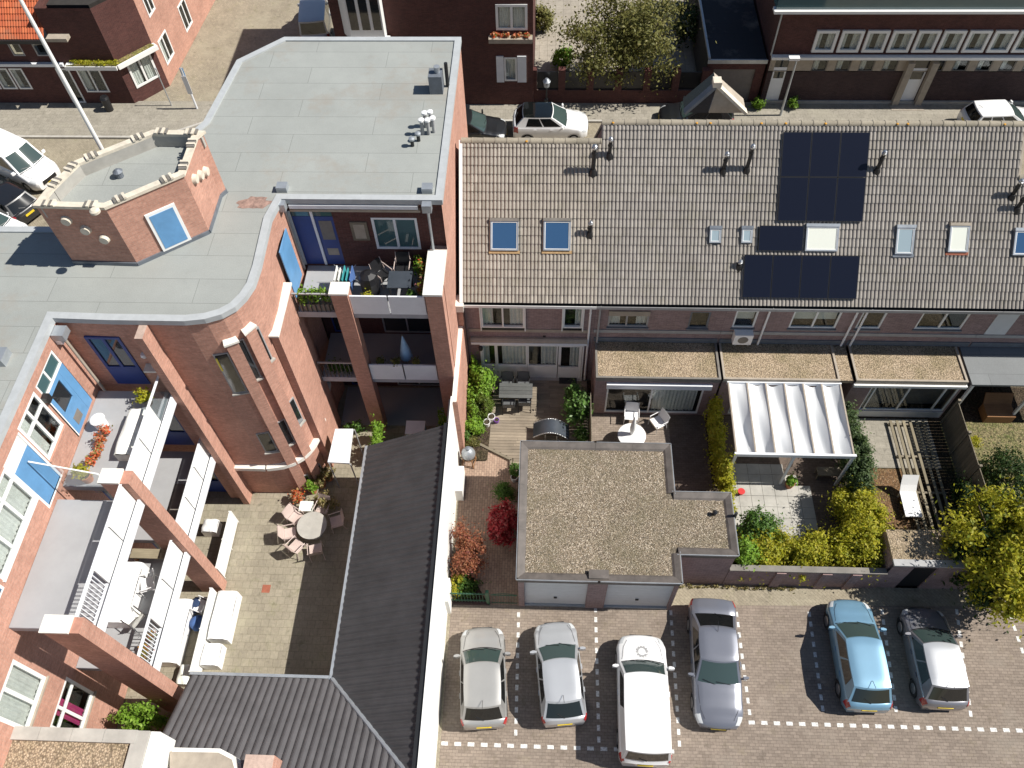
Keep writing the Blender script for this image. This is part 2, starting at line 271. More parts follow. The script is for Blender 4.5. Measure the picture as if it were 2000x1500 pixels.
# ------------------------------------------------------------------ mesh helpers
def root_loc(o):
    v = np.zeros(3)
    while o is not None: v = v+np.array(o.location); o = o.parent
    return v
class MB:
    def __init__(s): s.v = []; s.f = []
    def add(s, vs, fs):
        n = len(s.v); s.v.extend([tuple(map(float, p)) for p in vs]); s.f.extend([tuple(i+n for i in f) for f in fs]); return s
    def box(s, x0, x1, y0, y1, z0, z1):
        x0, x1 = sorted((x0, x1)); y0, y1 = sorted((y0, y1)); z0, z1 = sorted((z0, z1))
        return s.add([(x, y, z) for z in (z0, z1) for y in (y0, y1) for x in (x0, x1)], [(0, 2, 3, 1), (4, 5, 7, 6), (0, 1, 5, 4), (2, 6, 7, 3), (0, 4, 6, 2), (1, 3, 7, 5)])
    def obox(s, T, u0, u1, n0, n1, z0, z1):
        """box in wall coordinates: along, outward, up"""
        return s.add([T(u, n, z) for z in (z0, z1) for n in (n0, n1) for u in (u0, u1)], [(0, 2, 3, 1), (4, 5, 7, 6), (0, 1, 5, 4), (2, 6, 7, 3), (0, 4, 6, 2), (1, 3, 7, 5)])
    def quad(s, a, b, c, d): return s.add([a, b, c, d], [(0, 1, 2, 3)])
    def prism(s, poly, z0, z1, top=True, bottom=True, sides=None):
        n = len(poly); vs = [(p[0], p[1], z0) for p in poly]+[(p[0], p[1], z1) for p in poly]; fs = []
        for i in range(n):
            if sides is None or i in sides: fs.append((i, (i+1) % n, n+(i+1) % n, n+i))
        if top: fs.append(tuple(range(n, 2*n)))
        if bottom: fs.append(tuple(range(n-1, -1, -1)))
        return s.add(vs, fs)
    def cyl(s, a, b, r0, r1=None, n=10, cap=True):
        r1 = r0 if r1 is None else r1; a = np.array(a, float); b = np.array(b, float); d = b-a; d /= (np.linalg.norm(d)+1e-9)
        h = np.array([1, 0, 0]) if abs(d[0]) < .8 else np.array([0, 1, 0]); u = np.cross(d, h); u /= np.linalg.norm(u); w_ = np.cross(d, u)
        vs = [p+r*(math.cos(k)*u+math.sin(k)*w_) for p, r in ((a, r0), (b, r1)) for k in [2*math.pi*i/n for i in range(n)]]
        fs = [(i, (i+1) % n, n+(i+1) % n, n+i) for i in range(n)]
        if cap: fs += [tuple(range(n-1, -1, -1)), tuple(range(n, 2*n))]
        return s.add(vs, fs)
    def tube(s, pts, r, n=6):
        for a, b in zip(pts, pts[1:]): s.cyl(a, b, r, r, n)
        return s
    def lathe(s, c, prof, n=16, capb=True, capt=True):
        vs = [(c[0]+r*math.cos(2*math.pi*i/n), c[1]+r*math.sin(2*math.pi*i/n), c[2]+z) for r, z in prof for i in range(n)]
        fs = [(k*n+i, k*n+(i+1) % n, (k+1)*n+(i+1) % n, (k+1)*n+i) for k in range(len(prof)-1) for i in range(n)]
        if capb: fs.append(tuple(range(n-1, -1, -1)))
        if capt: fs.append(tuple(range((len(prof)-1)*n, len(prof)*n)))
        return s.add(vs, fs)
    def grid(s, rows, flip=False):
        m = len(rows[0]); vs = [p for r in rows for p in r]
        fs = [(i*m+j, i*m+j+1, (i+1)*m+j+1, (i+1)*m+j) for i in range(len(rows)-1) for j in range(m-1)]
        if flip: fs = [f[::-1] for f in fs]
        return s.add(vs, fs)
    def mesh(s, name, loc=(0, 0, 0)):
        me = bpy.data.meshes.new(name); me.from_pydata([(p[0]-loc[0], p[1]-loc[1], p[2]-loc[2]) for p in s.v], [], s.f); me.update(); return me
    def build(s, name, mat, parent=None, local=False, smooth=None, label=None, kind=None):
        loc = (0, 0, 0) if (local or parent is None) else root_loc(parent)
        me = s.mesh(name, loc); me.materials.append(MATS[mat])
        o = bpy.data.objects.new(name, me); COL.objects.link(o)
        if parent is not None: o.parent = parent
        if smooth:
            me.polygons.foreach_set('use_smooth', [True]*len(me.polygons))
            if smooth is not True: me.set_sharp_from_angle(angle=R(smooth))
        if label: o['label'] = label
        if kind: o['kind'] = kind
        return o
def thing(name, label, cat, loc, rz=0., group=None):
    o = bpy.data.objects.new(name, None); COL.objects.link(o); o.empty_display_size = .3
    o.location = tuple(map(float, loc)); o.rotation_euler = (0, 0, rz); o['label'] = label; o['category'] = cat
    if group: o['group'] = group
    return o
def tag(o, label, cat, group=None):
    o['label'] = label; o['category'] = cat
    if group: o['group'] = group
    return o
def rebase(o, loc):
    """move a single-mesh thing's origin to its base"""
    o.data.transform(Matrix.Translation([-x for x in loc])); o.location = loc; return o
def struct(name, mb, mat, smooth=None):
    o = mb.build(name, mat, smooth=smooth); o['kind'] = 'structure'; return o
def copy_tree(o, parent=None):
    c = o.copy(); COL.objects.link(c); c.parent = parent
    for ch in o.children: copy_tree(ch, c)
    return c
def share(name, me, parent, loc, rot=(0, 0, 0), scale=(1, 1, 1)):
    o = bpy.data.objects.new(name, me); COL.objects.link(o); o.parent = parent; o.location = loc; o.rotation_euler = rot; o.scale = scale; return o
def fastmesh(name, V, F, mat, parent=None, kind=None):
    """V (n,3), F (m,4) numpy"""
    loc = np.zeros(3) if parent is None else root_loc(parent)
    V = V-loc; me = bpy.data.meshes.new(name)
    me.vertices.add(len(V)); me.vertices.foreach_set('co', V.astype(np.float32).ravel())
    k = F.shape[1]; me.loops.add(F.size); me.loops.foreach_set('vertex_index', F.astype(np.int32).ravel())
    me.polygons.add(len(F)); me.polygons.foreach_set('loop_start', np.arange(0, F.size, k, dtype=np.int32)); me.polygons.foreach_set('loop_total', np.full(len(F), k, np.int32))
    me.update(calc_edges=True); me.validate(); me.materials.append(MATS[mat])
    o = bpy.data.objects.new(name, me); COL.objects.link(o)
    if parent is not None: o.parent = parent
    if kind: o['kind'] = kind
    return o
def leaves(pts, nrm, size, aspect=1.6, up=.4, jit=.8):
    n = len(pts); d = nrm+rng.normal(0, jit, (n, 3)); d[:, 2] += up; d /= np.linalg.norm(d, axis=1)[:, None]
    a = rng.normal(0, 1, (n, 3)); a -= d*(a*d).sum(1)[:, None]; a /= np.linalg.norm(a, axis=1)[:, None]; b = np.cross(d, a)
    s = size*rng.uniform(.6, 1.35, n)[:, None]
    V = np.stack([pts-a*s*aspect*.5, pts+b*s*.42, pts+a*s*aspect*.5, pts-b*s*.42], 1).reshape(-1, 3)
    F = np.arange(4*n).reshape(n, 4); return V, F
def blob(c, r, n, size, clumps=24, csize=.32, hollow=.55, flat=1., up=.4, jit=.8):
    """leaf quads gathered in clumps over an ellipsoid"""
    c = np.array(c, float); r = np.array(r, float)
    d = rng.normal(0, 1, (clumps, 3)); d /= np.linalg.norm(d, axis=1)[:, None]
    rad = rng.uniform(hollow, 1., clumps)[:, None]; cc = d*rad
    cc *= (1-csize*.6)
    wts = rng.uniform(.25, 1., clumps)**1.5; k = rng.choice(clumps, n, p=wts/wts.sum()); g = rng.normal(0, .52, (n, 3))
    g *= csize*(rng.uniform(.55, 1.5, (clumps, 3))*(wts[:, None]*.6+.5))[k]
    st = rng.uniform(0, 1, n) < .16; g[st] *= 1.9
    p = cc[k]+g; nr = p/(np.linalg.norm(p, axis=1)[:, None]+1e-6)*.5+g/csize*.6
    return leaves(c+p*r, nr, size, up=up, jit=jit)
def merge(parts):
    V = []; F = []; o = 0
    for v, f in parts: V.append(v); F.append(f+o); o += len(v)
    return np.concatenate(V), np.concatenate(F)
def shrub(name, label, cat, c, r, n, size, mat, clumps=24, csize=.32, stem=True, group=None, base=None, **kw):
    c = tuple(map(float, c)); b = base if base else (c[0], c[1], max(0, c[2]-r[2]))
    t = thing(name, label, cat, b, group=group)
    V, F = blob(c, r, n, size, clumps, csize, **kw); V[:, 2] = np.maximum(V[:, 2], b[2]+.01)
    fastmesh('foliage', V, F, mat, t)
    if stem:
        m = MB()
        for k in range(4):
            a = k*1.7; m.cyl((b[0], b[1], b[2]), (c[0]+.5*r[0]*math.cos(a), c[1]+.5*r[1]*math.sin(a), c[2]+.3*r[2]), .02+.012*max(r), .008, 6)
        m.build('stem', 'bark', t)
    return t
def ring_edges(poly, din, dout, z0, z1, name, mat, parent):
    """mitred edging along a counter-clockwise outline, one piece per side"""
    n = len(poly); P_ = [np.array(p, float) for p in poly]
    def off(i, d):
        a, b, c = P_[i-1], P_[i], P_[(i+1) % n]; u = (b-a)/np.linalg.norm(b-a); v = (c-b)/np.linalg.norm(c-b)
        nu = np.array([u[1], -u[0]]); nv = np.array([v[1], -v[0]]); k = (nu+nv); k = k/max(.35, 1+nu@nv); return b+k*d
    for i in range(n):
        j = (i+1) % n
        if np.linalg.norm(P_[i]-P_[j]) < .03: continue
        MB().prism([off(i, dout), off(j, dout), off(j, -din), off(i, -din)], z0, z1).build(name, mat, parent)
# -------------------- walls with openings and windows
def frame_of(O, U):
    U = np.array([U[0], U[1], 0.]); U /= np.linalg.norm(U); N = np.array([U[1], -U[0], 0.]); O = np.array([O[0], O[1], 0.])
    return lambda u, n, z: O+U*u+N*n+np.array([0, 0, z])
def facade(name, parent, T, u0, u1, z0, z1, holes, mat, depth=.14, z1b=None):
    us = sorted({u0, u1, *[h[i] for h in holes for i in (0, 1)]}); zs = sorted({z0, z1, *[h[i] for h in holes for i in (2, 3)]})
    m = MB()
    for a, b in zip(us, us[1:]):
        for c, d in zip(zs, zs[1:]):
            um, zm = (a+b)/2, (c+d)/2
            if any(h[0] < um < h[1] and h[2] < zm < h[3] for h in holes): continue
            m.quad(T(a, 0, c), T(b, 0, c), T(b, 0, d), T(a, 0, d))
    for h in holes:
        a, b, c, d = h
        m.quad(T(a, 0, c), T(a, -depth, c), T(a, -depth, d), T(a, 0, d)); m.quad(T(b, 0, c), T(b, 0, d), T(b, -depth, d), T(b, -depth, c))
        m.quad(T(a, 0, d), T(a, -depth, d), T(b, -depth, d), T(b, 0, d)); m.quad(T(a, 0, c), T(b, 0, c), T(b, -depth, c), T(a, -depth, c))
    return m.build(name, mat, parent)
def curtain_mesh(T, u0, u1, n, z0, z1):
    k = max(6, int((u1-u0)/.045)); m = MB()
    us = [u0+(u1-u0)*i/k for i in range(k+1)]
    m.grid([[T(u, n+.022*math.sin(i*1.9)+.008*math.sin(i*.7), z) for i, u in enumerate(us)] for z in (z0, z1)])
    return m
def window(parent, T, u0, u1, z0, z1, cols=(.5,), rows=(), fr=.06, mat='white_paint', pane='glass', rec=.05, sill=None, cur=(), curmat='curtain', name='window', back='room', panelz=None, panelmat='white_paint', fd=.07):
    """frame bars, one pane object per light, optional curtains [(f0,f1)], sill"""
    m = MB(); n1, n0 = -rec, -rec-fd
    W = u1-u0; cu = [u0]+[u0+W*c for c in cols]+[u1]; cz = [z0]+[z0+(z1-z0)*c for c in rows]+[z1]
    m.obox(T, u0, u1, n0, n1, z0, z0+fr); m.obox(T, u0, u1, n0, n1, z1-fr, z1)
    m.obox(T, u0, u0+fr, n0, n1, z0+fr, z1-fr); m.obox(T, u1-fr, u1, n0, n1, z0+fr, z1-fr)
    for c in cu[1:-1]: m.obox(T, c-fr*.5, c+fr*.5, n0, n1-.004, z0+fr, z1-fr)
    for c in cz[1:-1]: m.obox(T, u0+fr, u1-fr, n0, n1-.008, c-fr*.5, c+fr*.5)
    w_ = m.build(name, mat, parent)
    for i in range(len(cu)-1):
        for j in range(len(cz)-1):
            a = cu[i]+(fr if i == 0 else fr*.5); b = cu[i+1]-(fr if i == len(cu)-2 else fr*.5); c = cz[j]+(fr if j == 0 else fr*.5); d = cz[j+1]-(fr if j == len(cz)-2 else fr*.5)
            pm = pane[(i*(len(cz)-1)+j) % len(pane)] if isinstance(pane, (list, tuple)) else pane
            MB().obox(T, a, b, n0+.02, n0+.03, c, d).build('pane', pm, w_)
    if 'glass' == pane or (isinstance(pane, (list, tuple)) and 'glass' in pane):
        MB().quad(T(u0, n0-.3, z0), T(u1, n0-.3, z0), T(u1, n0-.3, z1), T(u0, n0-.3, z1)).build('room_back', back, w_)
        for f0, f1 in cur: curtain_mesh(T, u0+W*f0, u0+W*f1, n0-.08, z0+.03, z1-.03).build('curtain', curmat, w_)
    if sill: MB().obox(T, u0-.04, u1+.04, -rec, .06, z0-.07, z0-.004).build('sill', sill, w_)
    return w_
# ================================================================== ground
m = MB(); m.quad((-220, -120, 0), (220, -120, 0), (220, 260, 0), (-220, 260, 0)); struct('ground', m, 'paver_street')
def sheet(name, poly, z, mat):
    return struct(name, MB().add([(p[0], p[1], z) for p in poly], [tuple(range(len(poly)))]), mat)
YF = 21.39                                                     # rear walls of the row
sheet('parking_lot', [(-3.38, -30), (40, -30), (40, 11.68), (-3.38, 10.66)], .004, 'paver_lot')
sheet('courtyard_paving', [(-15.2, -4), (-3.45, -4), (-3.45, 21), (-15.2, 21)], .006, 'paver_court')
sheet('brick_path', [(-3.4, 10.664), (-.7, 10.70), (-.7, 17.1), (-3.4, 18.2)], .006, 'paver_path')
sheet('garden_soil', [(2.05, 11.9), (40, 11.9), (40, 21.3), (2.05, 21.3)], .004, 'soil')
# street side: carriageway is the ground sheet; raised pavement with kerbs
def raised(name, poly, h, mat):
    o = struct(name, MB().prism(poly, .0, h, bottom=False), mat); return o
raised('pavement_far', [(-9, 39.6), (60, 39.75), (60, 41.4), (-9, 41.25)], .12, 'paver_walk')
raised('kerb_far', [(-9, 39.45), (60, 39.6), (60, 39.745), (-9, 39.595)], .13, 'kerb')
raised('pavement_corner', [(-45, 38.0), (-22.5, 38.0), (-19.8, 39.6), (-19.6, 41.2), (-45, 41.2)], .12, 'paver_walk')
raised('kerb_corner', [(-45, 37.84), (-22.45, 37.84), (-19.65, 39.5), (-19.45, 41.2), (-19.595, 41.2), (-19.795, 39.595), (-22.5, 37.995), (-45, 37.995)], .13, 'kerb')
raised('pavement_near', [(-3.4, 31.6), (60, 31.9), (60, 33.6), (-3.4, 33.4)], .12, 'paver_walk')
# painted parking dashes
def dashes(name, a, b, n, wd=.11, duty=.5, gr=None):
    a = np.array(a); b = np.array(b); d = (b-a)/np.linalg.norm(b-a); q = np.array([-d[1], d[0]]); L = np.linalg.norm(b-a)/n
    root = thing(name, gr[0], 'road marking', (a[0], a[1], .004)) if False else None
    m = MB()
    for i in range(n):
        p0 = a+d*L*i; p1 = p0+d*L*duty
        m.quad(*[(v[0], v[1], .0085) for v in (p0-q*wd/2, p1-q*wd/2, p1+q*wd/2, p0+q*wd/2)])
    o = m.build(name, 'line_white'); o['kind'] = 'structure'; return o
def pxl(a, b, n, **k): return dashes('parking_line', P2(*a), P2(*b), n, **k)
pxl((1013, 1196), (1007, 1448), 12); pxl((1163, 1186), (1170, 1462), 13); pxl((1310, 1192), (1328, 1470), 13)
pxl((1438, 1195), (1466, 1408), 10); pxl((1580, 1195), (1609, 1400), 10); pxl((1722, 1190), (1752, 1402), 10); pxl((1868, 1190), (1898, 1412), 10)
pxl((1972, 1200), (2010, 1310), 5); pxl((862, 1452), (1330, 1468), 18, wd=.13); pxl((1462, 1411), (2060, 1429), 24, wd=.13)

# ================================================================== row houses
SL = R(45); EY, EZ = 21.09, 5.72
CS, SN = math.cos(SL), math.sin(SL)
def RT(x, s, h=0.): return np.array([x, EY+s*CS-h*SN, EZ+s*SN+h*CS])
def PR(px, py, h=0.):
    """pixel -> (x, distance up the slope) on the roof plane lifted by h"""
    d = _ray(px, py); n = np.array([0, -SN, CS]); o = RT(0, 0, h); k = np.dot(n, o-np.array([0, 0, CH]))/np.dot(n, d)
    p = np.array([0, 0, CH])+k*d; return p[0], ((p-o)@np.array([0, CS, SN]))
GA = .3325
def tile_mesh(w_, l, name='roof_tile'):
    prof = []; K = 7
    for r_ in range(2):
        for i in range(K):
            t = i/(K-1) if r_ == 1 else i/(K-1)
            x = (r_+.06+.88*t)*w_/2; z = .046*math.sqrt(max(0, 1-(2*t-1)**2*.97)); prof.append((x, z))
    prof = [(0, .0)]+prof[:K]+[(w_*.5, .0)]+prof[K:]+[(w_, 0.)]
    n = len(prof); V = [(x, 0, z+.042) for x, z in prof]+[(x, l, z+.004) for x, z in prof]+[(x, .004, z-.0) for x, z in prof]
    F = [(i, i+1, n+i+1, n+i) for i in range(n-1)]+[(2*n+i, 2*n+i+1, i+1, i) for i in range(n-1)]
    return V, F
TV, TF = tile_mesh(.2994, GA+.03)
tile_me = {}
for mt in ('roof_tile', 'roof_tile_b'):
    me = bpy.data.meshes.new('roof_tile'); me.from_pydata(TV, [], TF); me.update(); me.materials.append(MATS[mt])
    me.polygons.foreach_set('use_smooth', [True]*len(me.polygons)); me.set_sharp_from_angle(angle=R(55)); tile_me[mt] = me
def tiled_roof(house, x0, x1, smax, skip, mat, limit=300):
    loc = root_loc(house); w_ = .2994; nc = int(round((x1-x0)/w_)); sx = (x1-x0)/(nc*w_); nr = int(math.ceil(smax/GA)); cnt = 0
    V = []; F = []; tv = np.array(TV); tf = np.array(TF)
    order = [(r_, c) for r_ in range(nr) for c in range(nc)]
    for r_, c in order:
        x = x0+c*w_*sx; s = r_*GA; sy = 1.
        if s+GA > smax: sy = (smax-s+.05)/GA
        xm, sm = x+w_/2, s+GA/2
        if any(a < xm < b and e < sm < f for a, b, e, f in skip): continue
        p = RT(x, s, 0.)
        jx, jz, jr = random.uniform(-.003, .003), random.uniform(-.002, .004), random.uniform(-.006, .006)
        if cnt < limit:
            o = share('roof_tile', tile_me[mat], house, (p[0]-loc[0]+jx, p[1]-loc[1], p[2]-loc[2]+jz), (SL, jr, 0), (sx, sy, 1)); cnt += 1
        else:
            q = tv*np.array([sx, sy, 1]); q[:, 2] += 0
            g = np.stack([p[0]+jx+q[:, 0], p[1]+q[:, 1]*CS-q[:, 2]*SN, p[2]+jz+q[:, 1]*SN+q[:, 2]*CS], 1)
            F.append(tf+sum(len(v) for v in V)); V.append(g)
    if V:
        o = fastmesh('roof_tiles', np.concatenate(V), np.concatenate(F), mat, house, 'stuff')
        o.data.polygons.foreach_set('use_smooth', [True]*len(o.data.polygons)); o.data.set_sharp_from_angle(angle=R(55))
def roof_shell(house, x0, x1, smax, yb):
    ry, rz = EY+smax*CS, EZ+smax*SN; m = MB(); t = .12
    a = [(EY, EZ-.02), (ry, rz-.02), (2*ry-EY, EZ-.02), (2*ry-EY, EZ-.02-t*1.4), (ry, rz-.02-t*1.4), (EY, EZ-.02-t*1.4)]
    m.add([(x0, y, z) for y, z in a]+[(x1, y, z) for y, z in a], [tuple(range(5, -1, -1)), tuple(range(6, 12))]+[(i, (i+1) % 6, 6+(i+1) % 6, 6+i) for i in range(6)])
    m.build('roof', 'roof_tile_b', house)
    for x in (x0+.03, x1-.03): MB().add([(x, YF+.02, EZ-.1), (x, 2*ry-YF-.02, EZ-.1), (x, ry, rz-.25)], [(0, 1, 2)]).build('gable', 'brick_purple', house)
    return ry, rz
def ridge(house, x0, x1, ry, rz, mat='ridge_tile', lich=()):
    n = max(1, int((x1-x0)/.42)); L = (x1-x0)/n
    for i in range(n):
        m = MB(); rows = []
        for k, (dx, rr) in enumerate(((0, .125), (L*.93, .115), (L*.93, .13), (L+.01, .13))):
            rows.append([(x0+i*L+dx, ry+rr*1.15*math.cos(a), rz-.03+rr*math.sin(a)+random.uniform(-.003, .003)) for a in [math.pi*j/8 for j in range(9)]])
        m.grid(rows); m.build('ridge_tile', mat, house, smooth=50)
    for x in lich: MB().lathe((x, ry-.10, rz+.045), [(.055, 0), (.045, .02), (.02, .03)], 9).build('lichen', 'lichen', house)
def flue(house, px, pyb, pyt, r=.075, cap='steel', body='black_plastic', lean=0.):
    x, s = PR(px, pyb); b = RT(x, s); zt = PY(px, pyt, b[1])[2]
    m = MB(); m.cyl((b[0], b[1], b[2]-.1), (b[0], b[1], zt-.18), r, r, 12); m.cyl((b[0], b[1], zt-.42), (b[0], b[1], zt-.36), r*1.25, r*1.25, 12)
    m.lathe((b[0], b[1]-.02, b[2]-.12), [(r*2.2, 0), (r*1.9, .12), (r*1.2, .28)], 12)
    o = m.build('flue_pipe', body, house, smooth=40)
    MB().lathe((b[0], b[1], zt-.2), [(r*.8, 0), (r*1.25, .03), (r*1.25, .09), (r*.85, .1), (r*.85, .16), (r*1.1, .17), (r*.5, .21)], 12).build('cowl', cap, o, smooth=40)
def roof_window(house, x0, x1, s0, s1, glass='skylight_blue', hood='edge_trim', fr='zinc', flash=None, pr=.15):
    """frame standing proud of the tiles, pane, hood, flashing"""
    m = MB(); f = .055
    def rb(m, a, b, c, d, h0, h1):
        m.add([RT(x, s, h) for h in (h0, h1) for s in (c, d) for x in (a, b)], [(0, 2, 3, 1), (4, 5, 7, 6), (0, 1, 5, 4), (2, 6, 7, 3), (0, 4, 6, 2), (1, 3, 7, 5)])
    rb(m, x0, x1, s0, s0+f, 0, pr); rb(m, x0, x1, s1-f, s1, 0, pr); rb(m, x0, x0+f, s0+f, s1-f, 0, pr); rb(m, x1-f, x1, s0+f, s1-f, 0, pr)
    w_ = m.build('roof_window', fr, house)
    rb_ = MB(); rb(rb_, x0+f, x1-f, s0+f, s1-f, .01, pr-.025); rb_.build('pane', glass, w_)
    m = MB(); f2 = .022; g = f
    rb(m, x0+g, x1-g, s0+g, s0+g+f2, pr-.025, pr-.008); rb(m, x0+g, x1-g, s1-g-f2, s1-g, pr-.025, pr-.008); rb(m, x0+g, x0+g+f2, s0+g+f2, s1-g-f2, pr-.025, pr-.008); rb(m, x1-g-f2, x1-g, s0+g+f2, s1-g-f2, pr-.025, pr-.008)
    m.build('sash', 'white_paint', w_)
    m = MB(); rb(m, x0-.02, x1+.02, s1-.02, s1+.10, 0, pr+.03); m.build('hood', hood, w_)
    if flash: m = MB(); rb(m, x0-.06, x1+.06, s0-.12, s0-.004, 0, .098); m.build('flashing', flash, w_)
    return w_
def gutter(house, x0, x1, mat='white_paint'):
    m = MB(); prof = [(EY+.02, EZ-.02), (EY-.02, EZ-.13), (EY-.13, EZ-.13), (EY-.16, EZ-.0), (EY-.14, EZ-.0), (EY-.115, EZ-.11), (EY-.03, EZ-.11), (EY, EZ-.02)]
    m.grid([[(x, y, z) for y, z in prof] for x in (x0, x1)]); m.build('gutter', 'dark_metal', house)
    MB().box(x0, x1, EY-.185, EY-.165, EZ-.14, EZ+.01).build('fascia', mat, house)
TS = frame_of((0, YF), (1, 0))                                 # rear wall coordinates: u = X
def hole_px(x0, y0, x1, y1, Y=YF):
    a = PY(x0, y1, Y); b = PY(x1, y0, Y); return (a[0], b[0], a[2], b[2])
def pipe(house, X, Y, z0, z1, r=.045, mat='white_plastic'):
    m = MB(); m.cyl((X, Y, z0), (X, Y, z1), r, r, 10)
    for z in (z0+.4, (z0+z1)/2, z1-.4): m.cyl((X, Y, z), (X, Y, z+.05), r*1.25, r*1.25, 10)
    m.tube([(X, Y, z1), (X, Y-.12, z1+.12), (X, EY-.08, EZ-.12)], r, 8); m.build('drainpipe', mat, house, smooth=40)
def core(house, poly, z0, z1): MB().prism(poly, z0, z1).build('core', 'room', house)

# ---------------- the house with the deck
X0, X1 = -3.26, 2.13
_, sm1 = PR(1000, 274); sm1 = 6.25
h1 = thing('row_house', 'brick row house with white patio doors behind a wooden deck and two blue roof windows', 'house', ((X0+X1)/2, YF, 0))
ry, rz = roof_shell(h1, X0, X1, sm1, 30)
wa = PR(958, 489); wb = PR(1013, 431); wc = PR(1061, 489); we = PR(1115, 431)
RW = [(wa[0], wb[0], wa[1], wb[1]), (wc[0], we[0], wc[1], we[1])]
tiled_roof(h1, X0+.02, X1, sm1, [(a+.05, b-.05, c+.05, d-.05) for a, b, c, d in RW], 'roof_tile')
ridge(h1, X0-.02, X1, ry, rz, lich=(-.75,))
for a, b, c, d in RW: roof_window(h1, a, b, c, d, flash='flash_orange')
for a, b, c, d in RW:
    pass
flue(h1, 1158, 336, 283, .085); flue(h1, 1152, 458, 432, .075)
m = MB(); m.add([RT(x, s, h) for h in (-.02, .075) for s in (-.02, sm1) for x in (X0-.10, X0+.035)], [(0, 2, 3, 1), (4, 5, 7, 6), (0, 1, 5, 4), (2, 6, 7, 3), (0, 4, 6, 2), (1, 3, 7, 5)]); m.build('verge_board', 'white_paint', h1)
MB().box(X0-.28, X0+.06, EY-.25, EY+.35, EZ-.35, EZ+.02).build('gutter_box', 'white_coping', h1)
gutter(h1, X0, X1-.01)
H1a = hole_px(941, 598, 1024, 638); H1b = hole_px(1099, 598, 1140, 639); H1c = hole_px(946, 674, 1137, 737); H1c = (H1c[0], PY(1132, 737, YF)[0]+.02, .06, H1c[3])
facade('wall', h1, TS, X0, X1-.003, 0, EZ-.05, [H1a, H1b, H1c], 'brick_purple', .15)
for h, cols, cur in ((H1a, (.5,), ((0, .27), (.66, 1))), (H1b, (), ((.62, 1),))):
    w_ = window(h1, TS, *h, cols=cols, fr=.07, rec=-.05, cur=cur, fd=.12)
    MB().obox(TS, h[0]+.02, h[1]-.02, -.1, .05, h[2]-.16, h[2]-.005).build('sill', 'black_plastic', w_)
    for a, b in ((h[0]-.05, h[0]-.004), (h[1]+.004, h[1]+.05)): MB().obox(TS, a, b, .0, .09, h[2]-.17, h[3]).build('guide_rail', 'white_paint', w_)
for k in range(3): MB().obox(TS, X0+.1+k*1.72+.01, X0+.1+(k+1)*1.72, .003, .035, 3.45, 3.64).build('belt_course', 'sandstone', h1)
MB().obox(TS, .0, .12, .003, .02, 3.1, 3.2).build('vent_grille', 'black_plastic', h1)
# patio front: three lights on panels and a door
hu0, hu1, hz0, hz1 = H1c; pz1 = PY(1000, 714, YF)[2]
cu = [hu0, PY(970, 700, YF)[0], PY(1030, 700, YF)[0], PY(1089, 700, YF)[0], hu1]
for i, cur in enumerate((((0, .5),), ((.18, 1),), ((.45, .95),), ((.5, 1),))):
    a, b = cu[i], cu[i+1]
    if i < 3:
        window(h1, TS, a+.004, b-.004, pz1, hz1, cols=(), fr=.06, rec=-.03, cur=cur)
        m = MB(); m.obox(TS, a+.004, b-.004, -.12, .01, hz0, pz1-.004)
        o = m.build('panel', 'white_paint', h1)
        MB().obox(TS, a+.05, b-.05, .012, .03, pz1-.07, pz1-.012).build('panel_rail', 'white_paint', o)
    else:
        dr = window(h1, TS, a+.03, b-.01, hz0+.72, hz1-.02, cols=(), fr=.12, rec=-.02, cur=cur, name='door')
        MB().obox(TS, a+.03, b-.01, -.09, .02, hz0, hz0+.716).build('door_panel', 'white_paint', dr)
        for k in range(5): MB().obox(TS, a+.14, b-.12, .02, .028, hz0+.1+k*.12, hz0+.2+k*.12).build('board', 'white_paint', dr)
        m = MB(); m.obox(TS, a+.06, a+.085, .02, .06, 1.0, 1.12); m.obox(TS, a+.06, a+.17, .06, .075, 1.05, 1.075); m.build('handle', 'dark_metal', dr)
m = MB(); m.obox(TS, hu0-.06, hu1+.06, 0.003, .10, hz1+.003, hz1+.12); m.obox(TS, hu0-.07, hu0-.004, .003, .09, .05, hz1); m.obox(TS, hu1+.004, hu1+.07, .003, .09, .05, hz1); m.build('door_surround', 'white_paint', h1)
MB().box(hu0-.1, hu1+.1, YF-.16, YF-.003, .0, .055).build('doorstep', 'concrete', h1)
aw0, aw1 = PY(919, 667, YF-.2), PY(1147, 667, YF-.2); m = MB()
prof = [(.0, .13), (.12, .14), (.2, .08), (.22, -.02), (.18, -.1), (.05, -.12), (0, -.12)]
m.grid([[(x, YF-.01-a, aw0[2]+b) for a, b in prof] for x in (aw0[0], aw1[0])]); m.add([(aw0[0], YF-.01-a, aw0[2]+b) for a, b in prof]+[(aw1[0], YF-.01-a, aw0[2]+b) for a, b in prof], [tuple(range(7)), tuple(range(13, 6, -1))])
aw = m.build('awning', 'sandstone', h1)
MB().box(aw0[0]+.02, aw1[0]-.02, YF-.255, YF-.232, aw0[2]-.14, aw0[2]-.02).build('awning_bar', 'panel_white', aw)
pipe(h1, 1.93, YF-.09, 0.05, EZ-.5)
p_ = PY(939, 680, YF-.12); m = MB(); m.lathe((p_[0], YF-.14, p_[2]-.12), [(.05, 0), (.09, .04), (.1, .2), (.02, .27)], 8); m.box(p_[0]-.02, p_[0]+.02, YF-.14, YF, p_[2]+.1, p_[2]+.14); m.build('wall_lamp', 'black_plastic', h1)
core(h1, [(X0+.2, YF+.75), (X1-.1, YF+.75), (X1-.1, 29.5), (X0+.2, 29.5)], 0, 5.4)
m = MB(); T2 = frame_of((X1, 30.05), (-1, 0)); facade('street_wall', h1, T2, 0, X1-X0, 0, EZ-.1, [], 'brick_purple')
